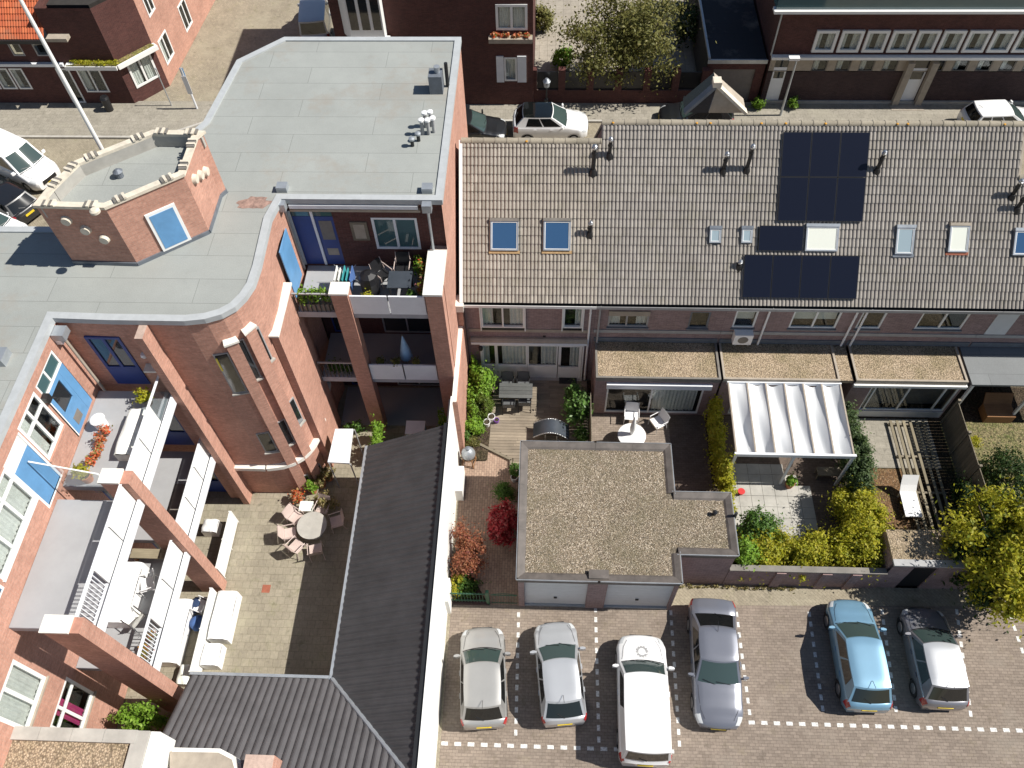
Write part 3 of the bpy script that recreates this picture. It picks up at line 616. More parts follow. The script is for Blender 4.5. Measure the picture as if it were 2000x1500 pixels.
T2 = frame_of((X0, 30.05), (0, -1)); facade('side_wall', h1, T2, 0, 30.05-YF, 0, EZ-.1, [], 'brick_purple')

# ---------------- neighbours on the right
_, sm2 = PR(1600, 250); sm2 = 6.95
XB = [2.132, 7.45, 12.80, 17.95, 23.4]
lab = ['brick row house with white roller shutters next to the house with the deck', 'brick row house with solar panels and a white canopy terrace', 'brick row house with plain wide roof windows and a dark terrace front']
SOL = [(1522, 258, 1690, 432, 3, 2), (1480, 440, 1567, 490, 1, 1), (1450, 497, 1674, 581, 4, 1)]
def rrect(x0, y0, x1, y1): a = PR(x0, y1); b = PR(x1, y0); return (a[0], b[0], a[1], b[1])
SOLR = []
for x0, y0, x1, y1, c, r_ in SOL:
    mid = (y0+y1)/2; a = PR(x0, mid)[0]; b = PR(x1, mid)[0]; SOLR.append((a, b, PR(x0, y1)[1], PR(x0, y0)[1], c, r_))
SKY = {0: [(1384, 446, 1408, 474, 'skylight_grey', 'lead'), (1446, 446, 1469, 474, 'skylight_grey', 'lead')], 1: [(1570, 442, 1637, 490, 'skylight_white', 'zinc')],
       2: [(1745, 444, 1785, 496, 'skylight_grey', 'zinc'), (1848, 440, 1892, 492, 'skylight_white', 'sandstone')], 3: [(1974, 450, 2010, 498, 'skylight_blue', 'zinc')]}
FL = {0: [(1190, 305, 268), (1412, 335, 297), (1458, 333, 282)], 1: [(1443, 522, 508)], 2: [(1712, 334, 294)], 3: [(1975, 385, 350), (1985, 410, 376)]}
HOUSES = []
for i in range(3):
    a, b = XB[i], XB[i+1]
    h = thing('row_house', lab[i], 'house', ((a+b)/2, YF, 0)); HOUSES.append(h)
    ry2, rz2 = roof_shell(h, a, b, sm2, 31)
    skip = []
    for x0, y0, x1, y1, g, hd in SKY[i]:
        rr = rrect(x0, y0, x1, y1); skip.append((rr[0]+.05, rr[1]-.05, rr[2]+.05, rr[3]-.05)); roof_window(h, *rr, glass=g, hood=hd, flash='rust' if (x0 == 1848) else ('lead' if x0 == 1745 else None))
    tiled_roof(h, a, b, sm2, skip+[(s[0]+.2, s[1]-.2, s[2]+.2, s[3]-.2) for s in SOLR], 'roof_tile_b')
    ridge(h, a, b, ry2, rz2, lich=[a+random.uniform(.4, 4.8) for k in range(3)])
    gutter(h, a, b-.01, 'grey_trim')
    for f in FL[i]: flue(h, *f)
    core(h, [(a+.1, YF+.75), (b-.1, YF+.75), (b-.1, 30.6), (a+.1, 30.6)], 0, 5.4)
    T2 = frame_of((b, 31.0), (-1, 0)); facade('street_wall', h, T2, 0, b-a, 0, EZ-.1, [], 'brick_purple')
for a, b, s0, s1, c, r_ in SOLR:
    for i in range(c):
        for j in range(r_):
            xa, xb = a+(b-a)*i/c+.008, a+(b-a)*(i+1)/c-.008; sa, sb = s0+(s1-s0)*j/r_+.008, s0+(s1-s0)*(j+1)/r_-.008
            hs = HOUSES[0] if xb < XB[1]+.3 and i < 1 and False else HOUSES[1]
            m = MB(); m.add([RT(x, s, h) for h in (.10, .145) for s in (sa, sb) for x in (xa, xb)], [(0, 2, 3, 1), (4, 5, 7, 6), (0, 1, 5, 4), (2, 6, 7, 3), (0, 4, 6, 2), (1, 3, 7, 5)])
            o = m.build('solar_panel', 'black_plastic', hs)
            m = MB(); m.add([RT(x, s, .1465) for s in (sa+.02, sb-.02) for x in (xa+.02, xb-.02)], [(0, 1, 3, 2)]); m.build('cell_sheet', 'solar_cell', o)
# fifth house, lower ridge, mostly out of frame
h5 = thing('row_house', 'end row house with a lower roof beside the grey flat roof', 'house', (20.5, YF, 0)); HOUSES.append(h5)
sm5 = PR(1968, 345)[1]; roof_shell(h5, XB[3]+.004, XB[4], sm5, 30); ridge(h5, XB[3], XB[4], EY+sm5*CS, EZ+sm5*SN)
skip5 = []
for x0, y0, x1, y1, g, hd in SKY[3]:
    rr = rrect(x0, y0, x1, y1); roof_window(h5, *rr, glass=g, hood=hd); skip5.append((rr[0]+.05, rr[1]-.05, rr[2]+.05, rr[3]-.05))
tiled_roof(h5, XB[3]+.004, XB[4], sm5, skip5, 'roof_tile_b'); gutter(h5, XB[3], XB[4], 'grey_trim')
for f in FL[3]: flue(h5, *f)
core(h5, [(XB[3]+.1, YF+.75), (XB[4]-.1, YF+.75), (XB[4]-.1, 28), (XB[3]+.1, 28)], 0, 5.4)
# white edge strip of the higher roof against the lower one
m = MB(); m.add([RT(x, s, h) for h in (-.3, .07) for s in (sm5-.1, sm2) for x in (XB[3]-.03, XB[3]+.05)], [(0, 2, 3, 1), (4, 5, 7, 6), (0, 1, 5, 4), (2, 6, 7, 3), (0, 4, 6, 2), (1, 3, 7, 5)]); m.build('verge_board', 'sandstone', HOUSES[2])
# upper floor walls and windows
WN = {0: [(1188, 606, 1268, 638, (.46,), 'grey_trim', 'sh'), (1346, 609, 1386, 641, (), 'lead', 'd')],
      1: [(1434, 607, 1478, 640, (), 'white_paint', 'b'), (1546, 606, 1640, 641, (.5,), 'white_paint', 'b')],
      2: [(1678, 608, 1727, 642, (), 'white_paint', 'd'), (1795, 608, 1889, 643, (.52,), 'white_paint', 'd')], 3: []}
for i, h in enumerate(HOUSES):
    a, b = XB[i], XB[i+1]; holes = []
    for x0, y0, x1, y1, cols, fm, kind in WN[i]:
        z0 = PY(x0, y1, YF)[2]; z1 = min(EZ-.22, PY(x0, y0, YF)[2]); u0 = PY(x0, (y0+y1)/2, YF)[0]; u1 = PY(x1, (y0+y1)/2, YF)[0]; holes.append((u0, u1, z0, z1))
        cur = ((0, .3), (.7, 1)) if kind == 'sh' else ()
        w_ = window(h, TS, u0, u1, z0, z1-(.3 if kind == 'sh' else 0), cols=cols, fr=.075, mat=fm, rec=.02, cur=cur, pane='glass', sill='lead')
        if kind == 'sh': MB().obox(TS, u0, u1, -.1, .06, z1-.29, z1).build('shutter_box', 'sandstone', w_)
        if kind == 'b': MB().obox(TS, u0+.08, u1-.08, -.2, -.19, z0+(z1-z0)*.35, z1-.1).build('blind', 'blind', w_)
    facade('wall', h, TS, a, b-.003, 0 if i < 3 else 0, EZ-.05, holes, 'brick_purple', .15)
    MB().obox(TS, a+.01, b-.01, .003, .035, 3.50, 3.68).build('belt_course', 'grey_trim', h)
    MB().obox(TS, a+.05, b-.05, .003, .05, 2.90, 3.16).build('lead_flashing', 'lead', h)
pipe(HOUSES[0], XB[0]+.18, YF-.09, 2.9, EZ-.5, mat='grey_trim'); pipe(HOUSES[1], XB[2]-.18, YF-.09, 2.9, EZ-.5, mat='white_plastic'); pipe(HOUSES[2], XB[2]+.2, YF-.09, 2.9, EZ-.5, mat='white_plastic')
p_ = PY(1490, 640, YF)[0]; pipe(HOUSES[1], p_, YF-.09, 2.9, EZ-.5, mat='white_plastic')
u0, u1 = PY(1930, 640, YF)[0], PY(1972, 640, YF)[0]; MB().obox(TS, u0, u1, .003, .03, 3.72, EZ-.16).build('wall_panel', 'door_grey', HOUSES[3])
# air conditioner on the wall
q = PY(1430, 672, YF-.35); q2 = PY(1466, 672, YF-.35); m = MB().box(q[0], q2[0], YF-.38, YF-.05, q[2], q[2]+.62)
ac = m.build('air_conditioner', 'white_plastic', HOUSES[1]); m = MB()
for rr in (.22, .15, .08): m.lathe(((q[0]+q2[0])/2, YF-.381, q[2]+.3), [(0, 0)], 4, False, False)
m = MB(); cxa = (q[0]+q2[0])/2
m.add([(cxa+.22*math.cos(k*math.pi/8), YF-.384, q[2]+.31+.22*math.sin(k*math.pi/8)) for k in range(16)], [tuple(range(16))]); m.build('fan_grille', 'edge_trim', ac)
m = MB()
for xx in (q[0]+.1, q2[0]-.12): m.box(xx, xx+.03, YF-.4, YF-.003, q[2]-.05, q[2]-.004)
m.build('bracket', 'grey_trim', ac)
# ground floor extensions with gravel roofs
def extension(h, x0, x1, y0, zt, rim='edge_trim', top='gravel_old', wall='brick_purple', holes=(), T=None):
    T = frame_of((0, y0), (1, 0)); facade('extension_wall', h, T, x0, x1, 0, zt-.15, list(holes), wall, .12)
    for xx in (x0, x1): MB().quad((xx, y0, 0), (xx, YF, 0), (xx, YF, zt-.15), (xx, y0, zt-.15)).build('extension_side', wall, h)
    MB().box(x0, x1, y0-.06, YF-.004, zt-.15, zt).build('extension_roof', top, h)
    m = MB(); rw = .09
    m.box(x0, x1, y0-.075, y0-.075+rw, zt-.18, zt+.06); m.box(x0, x0+rw, y0-.075+rw, YF-.06, zt-.18, zt+.06); m.box(x1-rw, x1, y0-.075+rw, YF-.06, zt-.18, zt+.06)
    m.build('roof_edge', rim, h); return T
ZE = 2.86; YE = 19.52
w2 = (PY(1183, 780, YE)[0], PY(1370, 780, YE)[0], .12, PY(1280, 756, YE)[2])
T = extension(HOUSES[0], XB[0]+.1, 7.40, YE, ZE, holes=[w2])
window(HOUSES[0], T, *w2, cols=(.47,), fr=.07, rec=.02, cur=((.5, .95),), mat='white_paint')
MB().obox(T, w2[0]-.05, w2[1]+.25, .003, .14, w2[3]+.01, w2[3]+.30).build('shutter_box', 'panel_white', HOUSES[0])
T = extension(HOUSES[1], 7.50, 12.27, YE+.03, ZE, 'sandstone', holes=[(8.2, 11.6, .1, 2.25)]); window(HOUSES[1], T, 8.2, 11.6, .1, 2.25, cols=(.33, .66), rec=.02, cur=((.1, .3),))
MB().box(12.28, 12.86, YE+.05, YF-.004, ZE-.25, ZE-.06).build('roof_strip', 'gravel_old', HOUSES[1])
w4 = (PY(1690, 780, YE)[0], PY(1862, 780, YE)[0], .55, PY(1760, 757, YE)[2])
T = extension(HOUSES[2], 12.93, 17.45, YE+.06, ZE, 'sandstone', holes=[w4])
window(HOUSES[2], T, *w4, cols=(.06, .45, .86), fr=.06, rec=.02, back='curtain_dark')
MB().obox(T, w4[0], w4[1], .003, .03, .1, .54).build('panel', 'door_grey', HOUSES[2])
MB().obox(T, 12.9, 17.5, .02, .16, ZE-.34, ZE-.19).build('fascia_board', 'white_paint', HOUSES[2])
m = MB().box(17.62, 23.4, 19.45, YF-.004, 2.72, 2.82); m.build('flat_roof', 'bitumen_dark', HOUSES[3])
for xx in (17.75, 20.4, 23.2): MB().box(xx-.05, xx+.05, 19.5, 19.6, 0, 2.715).build('canopy_post', 'panel_white', HOUSES[3])
# small gabled dormer poking above the ridge from the street slope
g0 = 8.15; dy0, dy1 = EY+sm2*CS+.1, 28.3; a_ = PY(1335, 232, 27.4); b_ = PY(1400, 166, 27.4); c_ = PY(1456, 226, 27.4)
dm = HOUSES[1]; m = MB()
m.add([(a_[0], y, 10.0) for y in (27.4, dy1)]+[(b_[0], y, b_[2]-.08) for y in (27.4, dy1)], [(0, 1, 3, 2)]); m.build('dormer_slope', 'solar_cell', dm)
m = MB(); m.add([(c_[0], y, 10.0) for y in (27.4, dy1)]+[(b_[0], y, b_[2]-.08) for y in (27.4, dy1)], [(0, 1, 3, 2)]); m.build('dormer_slope', 'sandstone', dm)
mx_ = (a_[0]+b_[0])/2+.4
MB().add([(a_[0], 27.4, 10.0), (mx_, 27.4, 10.0), (b_[0], 27.4, b_[2]-.08)], [(0, 1, 2)]).build('dormer_cheek', 'solar_cell', dm); MB().add([(mx_+.02, 27.4, 10.0), (c_[0], 27.4, 10.0), (b_[0]+.02, 27.4, b_[2]-.08)], [(0, 1, 2)]).build('dormer_cheek', 'sandstone', dm)
for p0, p1 in ((a_, b_), (c_, b_)):
    m = MB(); d = np.array([p1[0]-p0[0], 0, p1[2]-10.0]); d /= np.linalg.norm(d); n_ = np.array([-d[2], 0, d[0]])*(1 if p0 is a_ else -1)
    s0 = np.array([p0[0], 0, 10.0]); s1 = np.array([p1[0], 0, p1[2]])
    m.add([tuple(np.array([q_[0], y, q_[2]])+n_*k) for y in (27.3, 27.62) for q_ in (s0, s1) for k in (-.06, .05)], [(0, 1, 3, 2), (4, 6, 7, 5), (0, 4, 5, 1), (2, 3, 7, 6), (0, 2, 6, 4), (1, 5, 7, 3)]); m.build('dormer_coping', 'lead' if p0 is a_ else 'cream_stone', dm)
MB().box(b_[0]-.16, b_[0]+.16, 27.25, 27.65, b_[2]-.02, b_[2]+.2).build('dormer_finial', 'cream_stone', dm)

# ================================================================== garages
ZG = 2.9; GY = 10.66
def gar_roof(root, poly, z, rimmat='trim_dark', stones=0, sides=None, wr=.26):
    MB().prism(poly, z-.16, z, bottom=True).build('roof', 'gravel', root)
    n = len(poly)
    for i in range(n):
        if sides is not None and i not in sides: continue
        a = np.array(poly[i]); b = np.array(poly[(i+1) % n]); d = (b-a)/np.linalg.norm(b-a); q = np.array([-d[1], d[0]])    # inward for ccw
        T_ = lambda u, nn, zz, a=a, d=d, q=q: np.array([*(a+d*u-q*nn), zz])
        L = np.linalg.norm(b-a); k = max(1, int(L/1.4))
        for j in range(k):
            m = MB(); u0, u1 = L*j/k+.002, L*(j+1)/k-.002
            m.add([T_(u, nn, zz) for u in (u0, u1) for nn, zz in ((.05, z-.2), (.05, z+.10), (.02, z+.115), (-wr+.08, z+.06), (-wr, z+.004))], [(0, 1, 6, 5), (1, 2, 7, 6), (2, 3, 8, 7), (3, 4, 9, 8), (4, 3, 2, 1, 0), (5, 6, 7, 8, 9)])
            m.build('roof_edge', rimmat, root)
        MB().obox(T_, -.05, L+.05, .052, .07, z+.02, z+.108).build('roof_strip', 'zinc', root)
GX0, GX1, GX2, GX3 = -.76, 2.13, 5.02, 7.12; GYB = 16.24
def gar_door(root, T, u0, u1, zt, plain_=False):
    d = MB().obox(T, u0, u1, -.16, -.11, .12, zt).build('garage_door', 'door_grey', root)
    for k in range(9):
        MB().obox(T, u0+.02, u1-.02, -.11, -.1, .14+k*(zt-.16)/9, .13+(k+1)*(zt-.16)/9).build('door_slat', 'door_grey', d)
    MB().obox(T, u0, u1, -.16, -.02, .0, .11).build('threshold', 'zinc', root)
    m = MB(); m.obox(T, (u0+u1)/2-.06, (u0+u1)/2+.06, -.1, -.06, .8, .9); m.build('handle', 'dark_metal', d)
ga = thing('garage', 'brick garage with a flat gravel roof and white door behind the silver hatchback', 'garage', ((GX0+GX1)/2, GY, 0))
TG = frame_of((0, GY), (1, 0)); u0, u1 = PY(1024, 1160, GY)[0], PY(1147, 1160, GY)[0]
facade('wall', ga, TG, GX0, GX1-.002, 0, ZG-.2, [(u0, u1, 0, 2.62)], 'brick_purple', .18); gar_door(ga, TG, u0, u1, 2.6)
T_ = frame_of((GX0, GYB), (0, -1)); facade('side_wall', ga, T_, 0, GYB-GY, 0, ZG-.2, [], 'brick_purple')
T_ = frame_of((GX1, GYB), (-1, 0)); facade('rear_wall', ga, T_, 0, GX1-GX0, 0, ZG-.2, [], 'brick_purple')
gar_roof(ga, [(GX0, GY), (GX1-.002, GY), (GX1-.002, GYB), (GX0, GYB)], ZG, sides=(0, 2, 3))
gb = thing('garage', 'brick garage with an angled gravel roof and white door behind the white van', 'garage', ((GX1+GX2)/2, GY, 0))
u0, u1 = PY(1183, 1165, GY)[0], PY(1312, 1165, GY)[0]
facade('wall', gb, TG, GX1, GX2, 0, ZG-.2, [(u0, u1, 0, 2.6)], 'brick_purple', .18); gar_door(gb, TG, u0, u1, 2.58)
for O, U, L in (((GX2, GY), (0, 1), 11.75-GY), ((GX2, 11.75), (1, 0), GX3-GX2), ((GX3, 11.75), (0, 1), 14.16-11.75), ((GX3, 14.16), (-1, 0), GX3-GX2-.0), ((GX2, 14.16), (0, 1), GYB-14.16), ((GX2, GYB), (-1, 0), GX2-GX1)):
    facade('side_wall', gb, frame_of(O, U), 0, L, 0, ZG-.2, [], 'brick_purple')
pol2 = [(GX1+.002, GY), (GX2, GY), (GX2, 11.75), (GX3, 11.75), (GX3, 14.16), (GX2, 14.16), (GX2, GYB), (GX1+.002, GYB)]
gar_roof(gb, pol2, ZG, sides=(0, 1, 2, 3, 4, 5, 6))
# dark chimney-like upstand on the shared wall and vent on the angled roof
MB().box(GX1-.36, GX1+.35, GY+.03, GY+.36, ZG, ZG+.16).build('upstand', 'trim_dark', gb)
q = P(1395, 1005, ZG); MB().lathe((q[0], q[1], ZG), [(.07, 0), (.06, .2), (.1, .21), (.03, .28)], 10).build('vent', 'dark_metal', gb)
q = P(1432, 1010, ZG); MB().cyl((q[0]+.05, q[1], .1), (q[0]+.05, q[1], ZG+.35), .06, .06, 8).build('vent_pipe', 'dark_metal', gb)
# pebbles lying on both garage roofs
def pebbles(root, rects, n, z):
    V0 = np.array([(1, 0, 0), (0, 1, 0), (-1, 0, 0), (0, -1, 0), (0, 0, .8), (0, 0, -.5)]); F0 = np.array([(0, 1, 4), (1, 2, 4), (2, 3, 4), (3, 0, 4)])
    A = np.array([(b-a)*(d-c) for a, b, c, d in rects]); k = rng.choice(len(rects), n, p=A/A.sum()); rr = np.array(rects)[k]
    p = np.stack([rng.uniform(rr[:, 0], rr[:, 1]), rng.uniform(rr[:, 2], rr[:, 3]), np.full(n, z)], 1)
    s = rng.uniform(.009, .022, n); an = rng.uniform(0, 6.28, n); c_, s_ = np.cos(an), np.sin(an); st = rng.uniform(.7, 1.4, n)
    L = np.stack([V0[None, :, 0]*st[:, None], V0[None, :, 1]/st[:, None], np.repeat(V0[None, :, 2], n, 0)], 2)*s[:, None, None]
    W = np.stack([L[:, :, 0]*c_[:, None]-L[:, :, 1]*s_[:, None], L[:, :, 0]*s_[:, None]+L[:, :, 1]*c_[:, None], L[:, :, 2]], 2)+p[:, None, :]
    F = (F0[None]+6*np.arange(n)[:, None, None]).reshape(-1, 3)
    return fastmesh('gravel', W.reshape(-1, 3), F, 'pebble', root, 'stuff')
m_, t_, b_2 = newmat('pebble'); g_ = t_.nodes.new('ShaderNodeNewGeometry')
t_.links.new(mix(t_, ramp(t_, noise(t_, .8, 6, .75), [(.47, (0,)*3), (.68, (.6,)*3)]), ramp(t_, g_.outputs['Random Per Island'], [(0, (.05, .04, .028)), (.3, (.20, .155, .10)), (.55, (.34, .27, .19)), (.75, (.20, .165, .14)), (.9, (.55, .47, .36)), (1, (.66, .6, .5))]), (.14, .125, .07)), b_2.inputs['Base Color']); b_2.inputs['Roughness'].default_value = .85
pebbles(ga, [(GX0+.26, GX1, GY+.24, GYB-.26)], 30000, ZG+.006)
pebbles(gb, [(GX1, GX2-.26, GY+.24, GYB-.26), (GX2-.26, GX3-.26, 12.0, 13.92)], 36000, ZG+.006)
# ================================================================== apartment building (left)
ZR = 11.6; F2, F1 = 8.1, 3.95; XL = -15.1; XE = -3.52
ap = thing('apartment_building', 'large red brick apartment building with flat grey roof and stacked balconies', 'building', (-9, 20, 0))
cv = [P2(*p, ZR) for p in ((524, 440), (515, 480), (506, 520), (494, 556), (478, 580), (458, 600), (432, 614), (400, 623), (360, 627))]
yb = P(700, 390, ZR)[1]
YT = yb+.18                                                     # terrace wall
out = [(XE, 29.9), (-10.65, 29.9), P2(465, 120, ZR), P2(400, 240, ZR), P2(150, 447, ZR), (-23, P(0, 447, ZR)[1]), (-23, -3), (XL, -3), (XL, 15.35)]
out += [(-13.3, 15.30)]+cv[::-1]+[(-9.2, 19.7), (-9.02, yb), (XE, yb)]
slab = out
MB().prism(slab, ZR-.06, ZR).build('roof', 'bitumen', ap)
n = len(out); cen = np.array([-12, 20])
for i in range(n):                                              # raised pale edge trim
    pass
ring_edges(out, .2, .05, ZR-.16, ZR+.055, 'roof_edge', 'edge_light', ap)
def wseg(a, b, z0, z1, holes=(), mat='brick_red', name='wall'):
    T = frame_of(a, (b[0]-a[0], b[1]-a[1])); L = math.hypot(b[0]-a[0], b[1]-a[1]); facade(name, ap, T, 0, L, z0, z1, list(holes), mat, .14); return T
for i in range(n):
    a, b = out[i], out[(i+1) % n]
    if i in (7, n-2): continue
    wseg(a, b, 0, ZR-.1)
# left wing facade with its blue and white fronts
TL = frame_of((XL, 0), (0, 1))                                  # u = Y, faces +X
def pl(x, y): q = PX(x, y, XL); return q[1], q[2]
HL = []
def lrect(c): ys = [pl(*p)[0] for p in c]; zs = [pl(*p)[1] for p in c]; return (min(ys), max(ys), min(zs), max(zs))
U1 = (13.15, 14.55, F2+.1, 11.05); U2 = (11.7, 13.0, 9.15, 11.05); U3 = (7.9, 10.5, 9.1, 10.9); U4 = (4.6, 6.2, 5.4, 7.35); U5 = (4.95, 6.5, 2.3, 4.3); U6 = (3.2, 4.5, 8.9, 11.)
H2L = [(8.0, 10.2, F1+.15, 6.6), (12.3, 14.2, F1+.15, 6.6)]; H0L = [(8.0, 10.2, .15, 2.6), (12.3, 14.2, .15, 2.6)]
PB = [(10.55, 11.6, F2+.25, 10.95), (6.2, 7.7, F2+.9, 10.9)]
facade('wall', ap, TL, -3, 15.35, 0, ZR-.1, [U1, U2, U3, U4, U5, U6]+H2L+H0L+PB, 'brick_red', .14)
window(ap, TL, U1[0], U1[1], 10.35, U1[3], cols=(.45,), rec=.02, pane='pane_teal', fr=.08)
dr = window(ap, TL, U1[0]+.05, U1[1]-.35, F2+.95, 10.34, cols=(), fr=.17, rec=.02, mat='blue_paint', pane='pane_dark', name='door')
MB().obox(TL, U1[0]+.05, U1[1]-.35, -.1, -.02, F2+.1, F2+.945).build('door_panel', 'blue_paint', dr); MB().obox(TL, U1[0]+.3, U1[1]-.7, -.02, -.012, F2+.3, F2+.7).build('door_inset', 'curtain_dark', dr)
MB().obox(TL, U1[1]-.345, U1[1], -.1, -.02, F2+.1, 10.34).build('panel', 'blue_paint', ap)
MB().obox(TL, U1[0]-.05, U1[0]+.045, -.1, .0, F2+.1, 10.34).build('door_frame', 'white_paint', ap)
window(ap, TL, *U2, cols=(.5,), rows=(.68,), fr=.1, rec=.0, pane=['glass'], cur=((.05, .4),), sill='brick_red')
window(ap, TL, *U3, cols=(.36, .7), rows=(.7,), fr=.1, rec=.0, pane=['glass'], cur=((.0, 1),), sill='white_paint')
window(ap, TL, *U4, cols=(.5,), fr=.12, rec=.0, pane=['glass'], cur=((0, 1),), sill='sandstone'); window(ap, TL, *U6, cols=(.5,), fr=.1, rec=0, pane=['glass'], cur=((0, .4),))
window(ap, TL, *U5, cols=(.42,), rows=(.72,), fr=.1, rec=.0, pane=['glass'], cur=((.3, .62),), curmat='pink_cloth', sill='sandstone')
for k, (a, b, c, d) in enumerate(PB):
    MB().obox(TL, a, b, -.1, -.03, c, d-.62).build('panel', 'blue_paint', ap); MB().obox(TL, a, b, -.1, -.034, d-.61, d).build('panel', 'white_paint', ap)
    m = MB(); m.obox(TL, a-.05, a+.03, -.08, .01, c, d); m.obox(TL, b-.03, b+.05, -.08, .01, c, d); m.obox(TL, a-.05, b+.05, -.08, .012, c-.06, c); m.build('panel_frame', 'white_paint', ap)
for h in H2L+H0L: window(ap, TL, *h, cols=(.5,), fr=.1, rec=.03, mat='blue_dark', pane='pane_dark')
# end wall of the left wing with dark blue door, narrow full-height fin
TA = frame_of((XL, 15.32), (1, 0)); d0 = PY(165, 700, 15.3); d1 = PY(238, 700, 15.3)
dr = window(ap, TA, .62, 1.75, F2+.95, 10.75, cols=(.5,), fr=.1, rec=-.06, mat='blue_dark', pane='pane_dark', name='door'); MB().obox(TA, .62, 1.75, -.01, .06, F2+.05, F2+.945).build('door_panel', 'blue_dark', dr)
for z in (F1, 0.): dr = window(ap, TA, .5, 1.9, z+.9, z+2.4, cols=(.5,), fr=.1, rec=-.06, mat='blue_dark', pane='pane_dark', name='door'); MB().obox(TA, .5, 1.9, -.01, .06, z+.05, z+.895).build('door_panel', 'blue_dark', dr)
MB().lathe((-12.85, 15.18, 9.85), [(.08, 0), (.11, .07), (.08, .16)], 8).build('wall_lamp', 'white_plastic', ap)
MB().box(-12.42, -12.16, 14.72, 15.36, 0, ZR-.17).build('fin', 'brick_red', ap)
FINS = [(15.02, 15.5, -13.02), (10.92, 11.36, -13.25), (6.42, 6.86, -13.4)]
for y0, y1, xa in FINS[1:]:
    MB().box(xa+.02, -12.35, y0, y1, 0, 9.25).build('pier', 'brick_red', ap); MB().box(xa-.02, -12.62, y0-.03, y1+.03, 9.252, 9.33).build('pier_cap', 'white_coping', ap)
MB().box(-13.02, -12.45, 15.0, 15.29, 0, 9.25).build('pier', 'brick_red', ap); MB().box(-13.05, -12.43, 14.97, 15.29, 9.252, 9.33).build('pier_cap', 'white_coping', ap)
# terraces of the left wing
for z, nm in ((F2, 'terrace'), (F1, 'balcony')):
    for y0, y1 in ((11.37, 15.0), (6.87, 10.91)):
        s_ = MB().box(XL+.01, -12.45, y0, y1, z-.28, z-.012).build(nm, 'slab_grey', ap)
        MB().box(XL+.02, -12.6, y0+.01, y1-.01, z-.012, z+.004).build('floor', 'floor_grey', s_)
        k = 3; L = (y1-y0)
        for i in range(k):
            a, b = y0+L*i/k+.02, y0+L*(i+1)/k-.02
            last = (y0 < 8 and i == 0)
            if last:
                for j in range(11): MB().box(-12.62, -12.57, a+(b-a)*j/11, a+(b-a)*j/11+.03, z+.08, z+1.06).build('baluster', 'panel_white', s_)
                for zz in (.08, 1.06): MB().box(-12.63, -12.56, a, b, z+zz, z+zz+.04).build('rail', 'panel_white', s_)
            elif z == F2 and y0 > 11 and i == 2: MB().box(-12.61, -12.58, a, b, z+.05, z+1.0).build('glass_panel', 'balcony_glass', s_)
            else: MB().box(-12.63, -12.57, a, b, z+.04, z+1.02).build('parapet_panel', 'white_paint', s_)
        MB().box(-12.64, -12.56, y0, y1, z+1.022 if z > 5 and y0 > 8 else z+1.105, z+1.05 if z > 5 and y0 > 8 else z+1.13).build('handrail', 'panel_white', s_)
        MB().box(-12.50, -12.42, y0, y1, z-.30, z+.10).build('slab_edge', 'panel_white', s_)
# frosted divider screen between two terraces
m = MB(); m.add([(XL+.03, 11.15, F2+.02), (-13.3, 11.15, F2+.02), (-13.3, 11.15, F2+1.3), (XL+.03, 11.15, F2+2.0)], [(0, 1, 2, 3)]); o = m.build('divider_screen', 'balcony_glass', ap)
m = MB(); m.tube([(XL+.03, 11.15, F2+2.0), (-13.3, 11.15, F2+1.3), (-13.3, 11.15, F2)], .025, 6); m.build('screen_frame', 'white_paint', o)
# drainpipe and outlet at the inner corner
m = MB(); m.cyl((XL+.22, 15.0, F2), (XL+.22, 15.0, ZR-.2), .05, .05, 10); m.build('drainpipe', 'sandstone', ap, smooth=40); MB().box(XL+.02, XL+.42, 14.8, 15.2, ZR-.45, ZR-.18).build('rain_head', 'zinc', ap)
for y, c, z in ((14.95, 'white_plastic', 10.9), (13.1, 'black_plastic', 10.4)): MB().box(XL, XL+.2, y-.1, y+.1, z, z+.25).build('wall_lamp', c, ap)
# curved corner: slot windows between pilasters
cvp = [np.array(p) for p in cv[::-1]]
cl = [0.]
for a, b in zip(cvp, cvp[1:]): cl.append(cl[-1]+np.linalg.norm(b-a))
def CT(u, nrm, z):
    u = min(max(u, 0), cl[-1]-1e-4)
    for i in range(len(cvp)-1):
        if u <= cl[i+1]: break
    d = (cvp[i+1]-cvp[i])/(cl[i+1]-cl[i]); p = cvp[i]+d*(u-cl[i]); return np.array([p[0]+d[1]*nrm, p[1]-d[0]*nrm, z])
def PC(x, y):
    """pixel -> (u, z) on the curved wall"""
    best = None
    for i in range(len(cvp)-1):
        d = (cvp[i+1]-cvp[i]); nn = np.array([d[1], -d[0]]); r_ = _ray(x, y); den = r_[:2]@nn
        if abs(den) < 1e-9: continue
        k = (cvp[i]@nn)/den; p = r_*k; u = ((p[:2]-cvp[i])@d)/(d@d)
        if -.02 <= u <= 1.02 and (best is None or k < best[0]): best = (k, cl[i]+u*math.sqrt(d@d), CH+p[2])
    return (best[1], best[2]) if best else (cl[-1]*.5, 5.)
SLOT = [((430, 690), (470, 765)), ((458, 668), (500, 740)), ((490, 650), (525, 705)), ((508, 845), (535, 880)), ((540, 825), (568, 865)), ((563, 785), (585, 828)), ((590, 930), (602, 955)), ((616, 912), (628, 940))]
for tp, bt in SLOT:
    (ua, zt), (ub, zb) = PC(*tp), PC(*bt); u = (ua+ub)/2; hw = .24
    if zt-zb < .4: zt = zb+.9
    fr = MB().obox(CT, u-hw, u+hw, .01, .05, zb, zt).build('window', 'grey_trim', ap); MB().obox(CT, u-hw+.05, u+hw-.05, .05, .058, zb+.06, zt-.05).build('pane', 'pane_dark', fr)
    MB().obox(CT, u-hw-.04, u+hw+.04, .0, .12, zb-.07, zb-.003).build('sill', 'concrete', fr)
